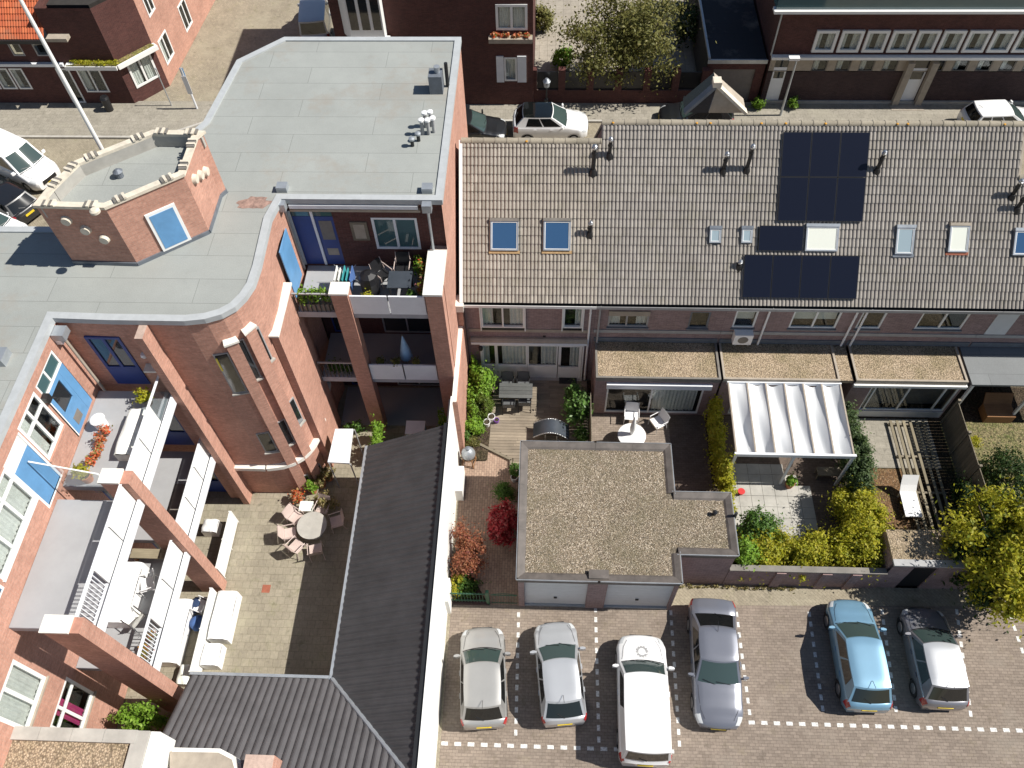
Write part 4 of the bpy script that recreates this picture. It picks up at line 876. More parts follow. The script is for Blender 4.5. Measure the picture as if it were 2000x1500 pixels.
for tp, bt in (((449, 664), (600, 960)), ((482, 640), (620, 940))):
    u, zt = PC(*tp); pr = MB().obox(CT, u-.17, u+.17, .005, .2, 0, zt).build('pilaster', 'brick_red', ap); MB().obox(CT, u-.21, u+.21, .0, .26, zt+.003, zt+.09).build('pilaster_cap', 'white_coping', pr)
u, z = PC(432, 700); MB().obox(CT, u-.16, u-.1, .06, .075, z-.6, z+.1).build('blind', 'yellow_paint', ap)
# low white band round the foot of the curve
rows = []
us = np.linspace(.05, cl[-1]-.05, 26)
for nn, zz in ((0, 2.26), (.2, 2.26), (.2, 2.46), (0, 2.46)): rows.append([CT(u, nn, zz) for u in us])
MB().grid(rows).build('stone_band', 'white_coping', ap, smooth=30)
MB().box(-13.3, cv[-1][0]+.0, 15.1, 15.30, 2.26, 2.46).build('stone_band', 'white_coping', ap)
# terrace recess on the right
MB().box(-9.19, -8.92, 16.55, 18.85, 0, 9.22).build('side_wall', 'brick_red', ap); MB().box(-9.3, -8.88, 16.5, 18.9, 9.222, 9.30).build('coping', 'white_coping', ap)
TT = frame_of((0, YT), (1, 0))
def tr(x0, y0, x1, y1): a = PY(x0, y1, YT); b = PY(x1, y0, YT); return (a[0], b[0], a[2], b[2])
wt = tr(738, 426, 815, 486); wt = (PY(730, 455, YT)[0], PY(818, 455, YT)[0], wt[2], wt[3]); dt = (PY(585, 470, YT)[0], PY(662, 470, YT)[0], F2+.06, 10.9)
facade('terrace_wall', ap, TT, -9.05, XE-.01, 0, ZR-.1, [wt, dt]+[(-8.7, -7.6, z+.05, z+2.4) for z in (F1, 0)]+[(-6.6, -4.6, z+.05, z+2.4) for z in (F1, 0)], 'brick_dark_shaded', .14)  # recess wall in darker brick than the building: its shade is painted in
window(ap, TT, *wt, cols=(.5,), fr=.09, rec=.0, pane='pane_teal', mat='panel_white')
mid = (dt[0]+dt[1])/2
for a, b, gl in ((dt[0], mid-.05, False), (mid+.05, dt[1], True)):
    d = MB().obox(TT, a, b, -.1, -.02, dt[2], dt[3]-.3).build('door', 'blue_dark', ap); MB().obox(TT, a, b, -.1, -.03, dt[3]-.29, dt[3]).build('transom', 'pane_teal', d)
    if gl: MB().obox(TT, a+.12, b-.1, -.02, -.012, dt[2]+1.3, dt[3]-.5).build('pane', 'curtain_dark', d); MB().obox(TT, a+.15, b-.12, -.02, -.012, dt[2]+.5, dt[2]+.85).build('door_panel', 'sandstone', d)
MB().obox(TT, mid-.045, mid+.045, -.1, .02, dt[2], dt[3]).build('door_post', 'panel_white', ap); MB().obox(TT, dt[0]-.15, dt[0]-.01, -.05, .03, dt[2], dt[3]).build('door_post', 'panel_white', ap)
for z in (F1, 0):
    window(ap, TT, -8.7, -7.6, z+.05, z+2.4, cols=(.5,), mat='blue_dark', pane='pane_dark', rec=.02); window(ap, TT, -6.6, -4.6, z+.05, z+2.4, cols=(.5,), mat='grey_trim', pane='pane_dark', rec=.02)
MB().obox(TT, -8.8, -4.35, .01, .25, 11.22, 11.38).build('awning', 'panel_white', ap); MB().obox(TT, -8.85, -4.3, .005, .14, 10.98, 11.08).build('lintel_band', 'sandstone', ap)
for x in (-9.0, -4.0):
    MB().box(x-.16, x+.16, yb-.32, yb-.06, ZR-.3, ZR+.02).build('rain_head', 'zinc', ap)
    MB().cyl((x, yb-.12 if x > -5 else yb, F2), (x, yb-.12 if x > -5 else yb, ZR-.3), .05, .05, 8).build('drainpipe', 'zinc' if x > -5 else 'grey_trim', ap, smooth=40)
    MB().box(x-.2, x+.16, yb+.3, yb+.62, ZR, ZR+.22).build('roof_outlet', 'zinc', ap)
MB().obox(frame_of((-9.04, 18.9), (0, 1)), .2, 1.35, .0, .035, F2+.1, 10.6).build('side_door', 'blue_paint', ap)
MB().box(-4.15, -3.5, 18.92, YT, 0, 9.22).build('side_wall', 'brick_red', ap)
MB().box(-4.2, XE, 18.38, YT-.3, 9.222, 9.32).build('coping', 'white_coping', ap)
for x0, x1 in ((-7.45, -6.86), (-4.13, XE)):
    MB().box(x0, x1, 18.42, 18.91, 0, 9.21).build('pier', 'brick_red', ap)
MB().box(-7.5, -6.82, 18.38, 18.95, 9.212, 9.3).build('pier_cap', 'white_coping', ap)
for z in (F2, F1):
    s_ = MB().box(-8.9, -4.16, 18.55, YT-.01, z-.30, z-.012).build('balcony', 'slab_grey', ap); MB().box(-8.89, -4.17, 18.62, YT-.02, z-.011, z+.004).build('floor', 'floor_grey', s_)
    for a, b in ((-6.83, -5.52), (-5.46, -4.18)): MB().box(a, b, 18.5, 18.56, z-.02, z+.95).build('parapet_panel', 'panel_white', s_)
    for j in range(9): MB().box(-8.85+j*.165, -8.82+j*.165, 18.56, 18.59, z, z+.95).build('baluster', 'dark_metal', s_)
    MB().box(-8.88, -7.46, 18.54, 18.6, z+.95, z+1.0).build('handrail', 'grey_trim', s_)
MB().box(-8.9, -4.2, 18.7, YT-.1, .008, .03).build('patio_floor', 'floor_grey', ap)
# lower side wall with pale coping next to the deck, and corner pier under the gutter
MB().box(-3.51, -3.30, 17.3, 21.0, 0, 4.2).build('garden_wall', 'brick_red', ap); MB().box(-3.515, -3.335, 17.28, 21.0, 4.202, 4.26).build('wall_coping', 'white_coping', ap)
MB().box(-3.515, -3.275, 21.02, 21.36, 0, 5.3).build('corner_pier', 'brick_red', ap)
# things on the flat roof
def rp(x, y): return P(x, y, ZR)
q = rp(852, 178); m = MB().box(q[0]-.22, q[0]+.28, q[1]-.2, q[1]+.35, ZR, ZR+.75); o = m.build('roof_stack', 'lead', ap)
MB().cyl((q[0]+.1, q[1]+.1, ZR+.75), (q[0]+.1, q[1]+.1, ZR+1.0), .1, .12, 10).build('cowl', 'zinc', o); MB().cyl((q[0]+.42, q[1]+.3, ZR), (q[0]+.42, q[1]+.3, ZR+1.0), .07, .07, 10).build('roof_pipe', 'dark_metal', ap)
for i, (x, y) in enumerate(((826, 262), (838, 262), (848, 258), (832, 248), (843, 246), (806, 285), (818, 275))):
    q = rp(x, y); hh = .55 if i < 5 else .25; o = MB().cyl((q[0], q[1], ZR), (q[0], q[1], ZR+hh), .065, .065, 10).build('roof_pipe', 'dark_metal' if i > 4 else 'grey_trim', ap, smooth=40)
    MB().lathe((q[0], q[1], ZR+hh), [(.06, 0), (.11, .03), (.11, .1), (.03, .14)], 10).build('cowl', 'white_plastic' if i < 5 else 'zinc', o, smooth=40)
q = rp(497, 397); MB().add([(q[0]+rr*.62*math.cos(k*.314), q[1]+rr*.34*math.sin(k*.314), ZR+.004) for k, rr in enumerate([random.uniform(.7, 1.1) for _ in range(20)])], [tuple(range(20))]).build('rust_stain', 'stain_red', ap)
q = rp(3, 700); MB().box(q[0]-.4, q[0]+.25, q[1]-.3, q[1]+.2, ZR, ZR+.3).build('roof_hatch', 'zinc', ap)
# ---------------- stair tower on the roof
tz = 14.05
tw = [P2(145, 514, ZR), P2(270, 518, ZR), P2(410, 455, ZR), P2(432, 385, ZR), P2(397, 262, tz), P2(300, 260, tz), P2(150, 320, tz), P2(97, 372, tz)]
tc = np.mean(np.array(tw), 0)
to = thing('roof_tower', 'low brick stair tower with crenellated stone parapet and blue hatch on the grey roof', 'tower', (tc[0], tc[1], ZR))
nt_ = len(tw); tin = [tuple(np.array(p)+(tc-np.array(p))*.055) for p in tw]
MB().prism(tin, tz-.42, tz-.40).build('roof', 'bitumen', to)
for i in range(nt_):
    a, b = np.array(tw[i]), np.array(tw[(i+1) % nt_]); L = np.linalg.norm(b-a); T = frame_of(a, b-a)
    facade('wall', to, T, 0, L, ZR, tz, [], 'brick_red'); MB().obox(T, .02, L-.02, -.16, -.02, tz-.42, tz-.002).build('parapet_inner', 'concrete', to)
    MB().obox(T, 0, L, .003, .05, ZR, ZR+.14).build('base_flashing', 'lead', to)
    if i == 1: hatch = MB().obox(T, L*.36, L*.75, .005, .06, ZR+.12, tz-.75).build('hatch_frame', 'white_paint', to); MB().obox(T, L*.36+.1, L*.75-.1, .06, .075, ZR+.22, tz-.85).build('hatch', 'blue_paint', hatch)
    if i in (0, 2):
        for k in range(3):
            u = L*(.33+.2*k if i == 0 else .28+.25*k); z = tz-.5-.38*k if i == 0 else tz-.55-.22*k
            q = T(u, 0, z); q2 = T(u, .12, z); MB().cyl(q, q2, .17, .14, 12).build('wall_vent', 'cream_stone', to, smooth=40)
    for f in ((.2, .8) if L > 1.2 else ((.5,) if L > .8 else ())):
        for k in range(4):
            u = L*f-.15+.1*k
            if k % 2: MB().obox(T, u-.042, u+.042, -.19, .08, tz+.102, tz+.17).build('merlon', 'cream_stone', to)
            else: MB().obox(T, u-.04, u+.04, -.17, .075, tz+.102, tz+.15).build('slot', 'edge_trim', to)
ring_edges(tw, .16, .05, tz, tz+.10, 'parapet_coping', 'cream_stone', to)
q = P(235, 345, tz-.4); MB().lathe((q[0], q[1], tz-.4), [(.12, 0), (.12, .2), (.16, .21), (.05, .3)], 12).build('roof_vent', 'lead', to)
q = P(187, 425, tz); MB().lathe((q[0], q[1]+.12, tz+.1), [(.15, 0), (.15, .08), (.09, .13)], 14).build('bollard_cap', 'cream_stone', to, smooth=40)
# flagpole
q = P(188, 271, tz); fp = thing('flagpole', 'tall white flagpole rising beside the roof tower', 'flagpole', (q[0], q[1], ZR))
MB().cyl((q[0], q[1], ZR-.0), (q[0], q[1], 21.5), .075, .045, 12).build('pole', 'white_paint', fp, smooth=40); MB().lathe((q[0], q[1], ZR), [(.16, 0), (.16, .12), (.09, .3)], 12).build('base', 'steel', fp)
MB().lathe((q[0], q[1], 21.5), [(.05, 0), (.09, .06), (.06, .13)], 10).build('finial', 'steel', fp)
# ================================================================== courtyard shed, L-shaped with black corrugated roof
sh = thing('shed', 'long L-shaped white walled shed with black corrugated roof in the courtyard', 'shed', (-5.3, 9, 0))
ex0, ex1, ez, rz_ = -6.9, -3.62, 2.7, 4.45; ytop = 16.1; yin = 7.05
k_ = (rz_-ez)/(ex1-ex0)
# wing along the path: ridges run up the slope (along X)
ys = np.arange(-3.0, ytop+.01, .0625); 
rowsA = []
def corr(v): return .075*abs(math.sin(v*math.pi/.25))
nA = int(round((ytop+0.01-3.7)/.0625))
lo = []; hi = []
for y in np.arange(3.72, ytop+.001, .05):
    x0 = ex0 if y >= yin else ex0+(yin-y)
    yy = y; dz = corr(y)
    x1 = ex1
    if x0 > ex1: x0 = ex1-.01
    lo.append((x0, y+(.0), ez+k_*(x0-ex0)+dz)); hi.append((x1, y+.35*0, ez+k_*(x1-ex0)+dz))
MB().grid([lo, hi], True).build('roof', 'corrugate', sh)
lo = []; hi = []
for x in np.arange(-11.75, ex1+.001, .05):
    y1 = yin if x <= ex0 else yin-(x-ex0); dz = corr(x)
    lo.append((x, y1, ez+k_*(yin-y1)+dz)); hi.append((x, 3.72, ez+k_*(yin-3.72)+dz))
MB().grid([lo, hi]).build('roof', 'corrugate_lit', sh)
m = MB(); m.tube([(ex0, yin, ez+.05), (ex1, yin-(ex1-ex0), rz_+.05)], .075, 8); m.build('valley_flashing', 'zinc', sh)
m = MB(); m.box(ex0-.12, ex0-.02, yin-.02, ytop, ez-.12, ez+.03); m.build('gutter', 'zinc', sh); MB().box(-11.8, ex0-.13, yin+.02, yin+.12, ez-.12, ez+.03).build('gutter', 'zinc', sh)
MB().box(ex1-.07, ex1+.10, 3.7, ytop+.02, rz_-.03, rz_+.10).build('roof_ridge', 'dark_metal', sh)
m = MB(); m.add([(ex0, ytop+.004, ez-.1), (ex1, ytop+.004, ez-.1), (ex1, ytop+.004, rz_-.02), (ex0, ytop+.004, ez-.02)], [(0, 1, 2, 3)]); m.quad((ex0+.1, ytop+.003, 0), (ex1, ytop+.003, 0), (ex1, ytop+.003, ez-.1), (ex0+.1, ytop+.003, ez-.1)); m.build('end_wall', 'white_wall', sh)
T = frame_of((-3.50, 3.7), (0, 1)); facade('wall', sh, T, 0, 17.3-3.7, 0, rz_+.08, [], 'white_wall'); MB().box(ex1+.101, -3.44, 3.7, 17.28, rz_+.082, rz_+.17).build('wall_coping', 'white_paint', sh)
T = frame_of((ex0+.15, ytop), (0, -1)); facade('wall', sh, T, 0, ytop-yin, 0, ez-.05, [], 'white_wall'); T = frame_of((ex0+.15, yin-.15), (-1, 0)); facade('wall', sh, T, 0, 4.7, 0, ez-.05, [], 'white_wall')
m = MB(); m.add([(ex1, ytop+.02, rz_-.1), (ex1, 17.3, rz_-.1), (-3.5, 17.3, rz_-.1), (-3.5, ytop+.02, rz_-.1)], [(0, 1, 2, 3)]); m.build('parapet_top', 'concrete', sh)
MB().box(-3.499, -3.2, 15.1, 16.25, 0, .9).build('buttress', 'white_wall', sh); MB().box(-3.499, -3.36, 10.3, 11.2, 0, 1.4).build('buttress', 'white_wall', sh)
# ================================================================== low buildings at the lower left corner
lb = thing('annex', 'low annex with a gravel roof and grey parapet beside the corrugated shed', 'building', (-14, 3.4, 0))
zb = 6.0; a0 = P2(272, 1432, zb); MB().prism([(-22, a0[1]+.0), (-22, -2), (a0[0], -2), (a0[0], a0[1])], 0, zb-.1).build('wall', 'brick_tan', lb); MB().prism([(-22, a0[1]), (-22, -2), (a0[0]-.02, -2), (a0[0]-.02, a0[1]-.02)], zb-.098, zb).build('roof', 'gravel_old', lb)
for k in range(9): MB().box(a0[0]-(k+1)*.95+.005, a0[0]-k*.95-.005, a0[1]-.30, a0[1]+.06, zb-.1, zb+.14).build('parapet', 'concrete', lb)
MB().box(a0[0]-.12, a0[0]+.35, -2, a0[1]+.05, zb-.1, zb+.12).build('parapet', 'concrete', lb); MB().box(a0[0]+.36, a0[0]+.62, -2, a0[1]+.05, zb-1.2, zb+.04).build('cornice', 'white_wall', lb)
pa = [P2(x, y, 5.) for x, y in ((335, 1460), (430, 1462), (455, 1475), (470, 1530), (335, 1530))]; o_ = MB().prism(pa[::-1], 3.6, 5.0).build('bay', 'white_wall', lb); pb = P(500, 1490, 5.2); MB().box(pb[0]-.35, pb[0]+.5, -2, pb[1]+.22, 0, 5.2).build('chimney', 'brick_red', lb)
MB().prism([tuple(np.array(p)+np.array([0, -.12])) for p in pa[::-1]], 5.002, 5.06).build('bay_roof', 'sandstone', lb)
# ================================================================== cars
def lerp(a, b, t): return a+(b-a)*t
def interp(xs, ys, x): return float(np.interp(x, xs, ys))
def smooth_interp(xs, ys, x):
    i = int(np.clip(np.searchsorted(xs, x)-1, 0, len(xs)-2)); t = (x-xs[i])/(xs[i+1]-xs[i]+1e-9); t = min(max(t, 0), 1); return ys[i]+(ys[i+1]-ys[i])*t*t*(3-2*t)
def make_car(name, label, loc, rz, L=3.7, W=1.62, H=1.5, belt=.95, hood=.82, nose=.60, xc=.27, xtf=.47, xtr=.86, xrb=.97, roofw=.76, paint='paint_silver', glass='car_glass', rearglass='car_glass_dark', tail=None, van=False, sidewin=2, plate='plate_yellow', roofpaint=None, decal=False, group=None, antenna=True):
    """x forward. fractions are measured from the nose backwards. xc cowl, xtf roof front, xtr roof rear, xrb foot of the rear window"""
    t = thing(name, label, 'van' if van else 'car', loc, rz, group)
    hw = W/2; X = lambda f: L/2-f*L
    tail = belt if tail is None else tail
    # ---- lower body
    def wid(f):
        e = .13
        if f < e: k = 1-f/e; return hw*(1-.26*k**2.2)
        if f > 1-.09: k = (f-1+.09)/.09; return hw*(1-.14*k**2.2)
        return hw*(1-.015*abs(f-.5)*2)
    zf = [0, .015, .06, .16, xc, xc+.06, .6, xrb-.04, xrb, .985, 1.0]
    zt = [nose-.10, nose, nose+.08, hood-.04, hood+.05, belt, belt, belt, tail, tail-.06, tail-.18]
    def top(f): return smooth_interp(zf, zt, f)
    def sec(f):
        w_ = wid(f); tz = top(f); zb = .19 if .05 < f < .95 else .26; zm = lerp(zb, tz, .55); cr = .035 if f < xc+.02 else .02
        pr = [(w_*.90, zb), (w_*.975, zb+.10), (w_, zm), (w_*.985, tz-.12), (w_*.955, tz-.045), (w_*.90, tz-.006), (w_*.6, tz+cr*.75), (w_*.3, tz+cr), (0, tz+cr*1.1)]
        return pr
    fs = np.concatenate([[0, .008, .02, .04, .07], np.linspace(.1, .9, 30), [.93, .955, .975, .988, .996, 1.0]])
    rows = []
    for f in fs:
        s = sec(f); x = X(f)
        # bowed nose and tail
        full = s+[(-a, b) for a, b in s[-2::-1]]
        bow = lambda y: (-.10*(y/hw)**2 if f < .1 else (.06*(y/hw)**2 if f > .93 else 0))*(1 if f < .02 or f > .98 else .6)
        rows.append([(x+bow(a), a, b) for a, b in full])
    m = MB(); m.grid(rows, True); nn = len(rows[0])
    m.f.append(tuple(range(nn))); m.f.append(tuple(range((len(rows)-1)*nn+nn-1, (len(rows)-1)*nn-1, -1)))
    body = m.build('body', paint, t, local=True, smooth=38)
    # ---- greenhouse
    wb, wt = hw*.925, hw*roofw
    xf0, xr0, xf1, xr1 = X(xc), X(xrb), X(xtf), X(xtr); zb0, zr = belt-.03, H
    def ring(h):
        e = h; k = math.sin(h*math.pi/2)*.35+h*.65
        return lerp(xf0, xf1, h), lerp(xr0, xr1, h), lerp(wb, wt, k), lerp(zb0, zr-.045, h)
    def front(h, v, off=0.):            # v -1..1 across
        a, b, w_, z = ring(h); return np.array([a-.13*(v*v)*(1-.3*h)+off*.75, w_*v, z+off*.6])
    def rear(h, v, off=0.):
        a, b, w_, z = ring(h); return np.array([b+.07*(v*v)-off*.8, w_*v, z+off*.5])
    def side(h, s, sg, off=0.):         # s 0 front..1 rear
        a, b, w_, z = ring(h); a -= .13*(1-.3*h); b += .07; return np.array([lerp(a, b, s), sg*(w_+.02*math.sin(s*math.pi)+off), z])
    hs = np.linspace(0, 1, 7); m = MB()
    m.grid([[front(h, v) for v in np.linspace(-1, 1, 13)] for h in hs], True)
    m.grid([[rear(h, v) for v in np.linspace(-1, 1, 13)] for h in hs])
    for sg in (-1, 1): m.grid([[side(h, s, sg) for s in np.linspace(0, 1, 15)] for h in hs], sg > 0)
    m.build('pillars', paint, body, local=True, smooth=50)
    rowsr = []                          # roof panel, gently domed with rounded rim
    for i, s in enumerate(np.linspace(0, 1, 13)):
        r_ = []
        for v in np.linspace(-1, 1, 13):
            fa = front(1, v); ra = rear(1, v); p = lerp(fa, ra, s); y = p[1]*(1+.0*s)+ (.02*math.sin(s*math.pi)*v)
            dome = .05*(1-v**6*.9)*(1-abs(2*s-1)**7*.8); r_.append((p[0], y, p[2]+dome))
        rowsr.append(r_)
    MB().grid(rowsr).build('roof', roofpaint or paint, body, local=True, smooth=50)
    # ---- glazing laid 6 mm proud of the pillars
    o = .007
    MB().grid([[front(h, v, o) for v in np.linspace(-.9, .9, 13)] for h in np.linspace(.03, .95, 6)], True).build('windscreen', glass, body, local=True, smooth=50)
    MB().grid([[rear(h, v, o) for v in np.linspace(-.88, .88, 13)] for h in np.linspace(.10, .9, 5)]).build('rear_window', rearglass, body, local=True, smooth=50)
    edges = {1: [(.07, .45)], 2: [(.07, .42), (.45, .8)], 3: [(.07, .36), (.385, .66), (.69, .93)]}[sidewin]
    for sg in (-1, 1):
        for a, b in edges:
            rows_ = []
            for h in np.linspace(.1, .9, 4): rows_.append([side(h, s+ (h-.1)*.02, sg, o) for s in np.linspace(a, b, 6)])
            MB().grid(rows_, sg > 0).build('side_window', rearglass, body, local=True, smooth=50)
    # cowl, wipers
    MB().grid([[front(h, v, .004)+np.array([d, 0, -.01]) for v in np.linspace(-.92, .92, 9)] for h, d in ((.03, .0), (-.03, .02))], False).build('cowl', 'black_plastic', body, local=True)
    for y0, y1 in ((.55, -.1), (-.1, -.7)): MB().tube([front(.02, y0, .02), front(.16, y1, .022)], .012, 4).build('wiper', 'black_plastic', body, local=True)
    MB().tube([rear(.1, 0, .02), rear(.35, .35, .022)], .01, 4).build('wiper', 'black_plastic', body, local=True)
    # ---- lamps, mirrors, plates, handles, wheels
    for sg in (-1, 1):
        rws = []
        for f in (.022, .05, .085, .12):
            s = sec(f); x = X(f); rws.append([(x-.10*(a/hw)**2*.6+.006, sg*(a+.004), b+.007) for a, b in ((s[3]), (s[4]), (s[5]), (lerp(s[5][0], s[6][0], .45), lerp(s[5][1], s[6][1], .45)))])
        MB().grid(rws, sg < 0).build('headlight', 'head_lamp', body, local=True, smooth=60)
        rws = []
        for f in (.93, .955, .975, .988):
            s = sec(f); x = X(f); rws.append([(x+.06*(a/hw)**2*.6-.006, sg*(a+.006), b+.006) for a, b in ((s[2]), (s[3]), (s[4]), (s[5]))])
        MB().grid(rws, sg > 0).build('tail_light', 'tail_lamp', body, local=True, smooth=60)
        mx = front(.12, 1.0)[0]-.05; m = MB(); y = sg*(hw*.94)
        m.box(mx-.03, mx+.03, min(y, y+sg*.1), max(y, y+sg*.1), belt+.01, belt+.05); m.add([(mx-.02+dx*(1 if dz < .1 else .8), y+sg*(.05+dy), belt+.0+dz) for dz in (0, .05, .12, .15) for dx, dy in ((.05, 0), (.06, .09), (.02, .19), (-.05, .2), (-.07, .1), (-.05, 0))], [(k*6+j, k*6+(j+1) % 6, k*6+6+(j+1) % 6, k*6+6+j) for k in range(3) for j in range(6)]+[tuple(range(18, 24)), tuple(range(5, -1, -1))])
        m.build('mirror', paint, t, local=True, smooth=50)
        for f in (.48, .70)[:1 if van else 2]:
            MB().box(X(f)-.09, X(f)+.09, sg*(hw-.005) if sg > 0 else sg*(hw+.02), sg*(hw+.02) if sg > 0 else sg*(hw-.005), belt-.17, belt-.14).build('door_handle', paint, body, local=True)
        for f in (.19, .80):
            r_ = .30 if not van else .32; x = X(f); y0 = sg*(hw-.19); y1 = sg*(hw-.005); m = MB(); m.cyl((x, y0, r_), (x, y1, r_), r_, r_, 20); w_ = m.build('wheel', 'tyre', t, local=True, smooth=40)
            m = MB(); m.cyl((x, y1, r_), (x, y1+sg*.008, r_), r_*.64, r_*.6, 16); m.build('rim', 'rim', w_, local=True, smooth=40)
            a = [math.pi*k/10 for k in range(-1, 12)]
            MB().grid([[(x+rr*math.cos(q), sg*(wid(f)+.004 if rr > r_ else wid(f)-.02), r_+rr*math.sin(q)*1.0) for q in a] for rr in (r_*1.0, r_*1.17)]).build('wheel_arch', 'black_plastic', body, local=True)
    MB().box(X(1)-.012, X(1)+.05, -.26, .26, .62, .73).build('number_plate', plate, body, local=True); MB().box(X(0)-.05, X(0)+.012, -.26, .26, .36, .47).build('number_plate', plate, body, local=True)
    m = MB(); m.box(X(0)-.06, X(0)+.006, -hw*.45, hw*.45, .50, nose-.06); m.build('grille', 'black_plastic', body, local=True)
    if antenna:
        p = lerp(np.array(front(1, 0)), np.array(rear(1, 0)), .86); MB().tube([(p[0], .0, H-.01), (p[0]-.02, 0, H+.05), (p[0]-.3, .0, H+.2)], .009, 5).build('antenna', 'black_plastic', body, local=True)
    # shut lines on the bonnet
    for sg in (-1, 1):
        rws = [[(X(f), sg*(wid(f)*k+d), top(f)+.03*.75*(1 if k < .8 else .4)+.004) for d in (-.006, .006)] for f, k in ((.055, .62), (.12, .74), (.2, .80), (xc-.005, .83))]
        MB().grid(rws, sg < 0).build('shut_line', 'black_plastic', body, local=True)
    if decal:                            # toothed grey ring emblem on the bonnet
        cx = X(.155); R0, R1, R2 = .13, .20, .235; V = []; F = []
        def hz(x, y): f = (L/2-x)/L; w_ = wid(f); yy = abs(y); s = sec(f); return float(np.interp(yy, [0, s[7][0], s[6][0], s[5][0]], [s[8][1], s[7][1], s[6][1], s[5][1]]))+.006
        n_ = 48; m = MB(); ring_ = [[(cx+rr*math.cos(2*math.pi*k/n_), rr*math.sin(2*math.pi*k/n_), hz(cx+rr*math.cos(2*math.pi*k/n_), rr*math.sin(2*math.pi*k/n_))) for k in range(n_+1)] for rr in (R0, R1)]
        m.grid(ring_)
        for k in range(0, n_, 4):
            q = [(R1+.002, k), (R1+.002, k+2), (R2, k+2), (R2, k)]; m.add([(cx+rr*math.cos(2*math.pi*kk/n_), rr*math.sin(2*math.pi*kk/n_), hz(cx+rr*math.cos(2*math.pi*kk/n_), rr*math.sin(2*math.pi*kk/n_))) for rr, kk in q], [(0, 1, 2, 3)])
        m.build('emblem', 'grey_trim', body, local=True)
    return t
def car_at(fr, bk, **k):
    """front and rear bumper pixels, bumper height .55"""
    a = P(*fr, .5)[:2]; b = P(*bk, .5)[:2]; c = (a+b)/2; d = a-b; L = np.linalg.norm(d)
    return make_car(loc=(c[0], c[1], .012), rz=math.atan2(d[1], d[0]), L=L, **k)
car_at((942, 1226), (946, 1424), name='parked_car', label='warm silver hatchback parked against the white shed wall', W=1.66, H=1.53, paint='paint_silver_warm', xc=.25, xtf=.43, xtr=.86, xrb=.96, belt=.98)
car_at((1082, 1216), (1103, 1418), name='parked_car', label='silver hatchback with roof aerial parked before the gravel roofed garage', W=1.62, H=1.52, paint='paint_silver', xc=.25, xtf=.44, xtr=.84, xrb=.97, belt=.97, hood=.86)
car_at((1250, 1243), (1259, 1498), name='parked_van', label='white delivery van with grey toothed ring emblem on its bonnet', W=1.80, H=1.84, paint='paint_white', xc=.23, xtf=.37, xtr=.955, xrb=.985, belt=1.08, hood=.95, nose=.72, roofw=.83, van=True, sidewin=1, decal=True, antenna=False)
car_at((1404, 1424), (1388, 1174), name='parked_car', label='dark grey saloon parked with its bonnet towards the dashed line', W=1.74, H=1.43, paint='paint_grey', xc=.30, xtf=.45, xtr=.72, xrb=.88, belt=.92, hood=.84, tail=.95, roofpaint='paint_grey')
car_at((1653, 1172), (1694, 1391), name='parked_car', label='blue hatchback parked beside the small graphite hatchback', W=1.66, H=1.47, paint='paint_blue', xc=.24, xtf=.42, xtr=.86, xrb=.965, belt=.94)
car_at((1797, 1188), (1842, 1386), name='parked_car', label='graphite hatchback with pale silver roof under the yellow green tree', W=1.64, H=1.50, paint='paint_graphite', xc=.25, xtf=.43, xtr=.86, xrb=.965, belt=.96, roofpaint='paint_silver')
# street side
def street_car(px, py_, rz, **k):
    c = P(px, py_, .7); return make_car(loc=(c[0], c[1], .01), rz=rz, **k)
street_car(1075, 240, R(0), name='parked_car', label='white sport utility car with dark roof glass parked behind the tiled ridge', L=4.3, W=1.8, H=1.62, paint='paint_white', roofpaint='car_glass_dark', belt=1.05, hood=.98, nose=.75, sidewin=2)
street_car(918, 248, R(0), name='parked_car', label='black car mostly hidden behind the brick wall and the tiled ridge', L=4.2, W=1.75, H=1.45, paint='paint_black')
street_car(1958, 232, R(4), name='parked_car', label='white estate car parked at the end of the tiled ridge', L=4.4, W=1.8, H=1.5, paint='paint_white', sidewin=3, xtr=.9)
street_car(1360, 222, R(180), name='parked_car', label='navy car hidden behind the gabled dormer', L=4.2, W=1.75, H=1.45, paint='paint_black')
street_car(36, 318, R(-28), name='parked_van', label='white van parked in the street beside the roof tower', L=4.9, W=1.95, H=1.95, paint='paint_white', van=True, xc=.2, xtf=.36, xtr=.95, xrb=.985, belt=1.12, hood=1.0, nose=.78, roofw=.84, sidewin=1, antenna=False)
street_car(8, 388, R(150), name='parked_car', label='black car with yellow number plate near the white street van', L=4.2, W=1.75, H=1.45, paint='paint_black')
street_car(-20, 442, R(-20), name='parked_car', label='white car at the edge of the flat grey roof', L=4.2, W=1.75, H=1.45, paint='paint_white')
street_car(618, 40, R(98), name='parked_van', label='pale van parked in the side street by the white bay window', L=4.7, W=1.9, H=1.95, paint='paint_silver', van=True, xc=.2, xtf=.36, xtr=.95, xrb=.985, belt=1.1, hood=1.0, nose=.78, roofw=.84, sidewin=1, antenna=False)
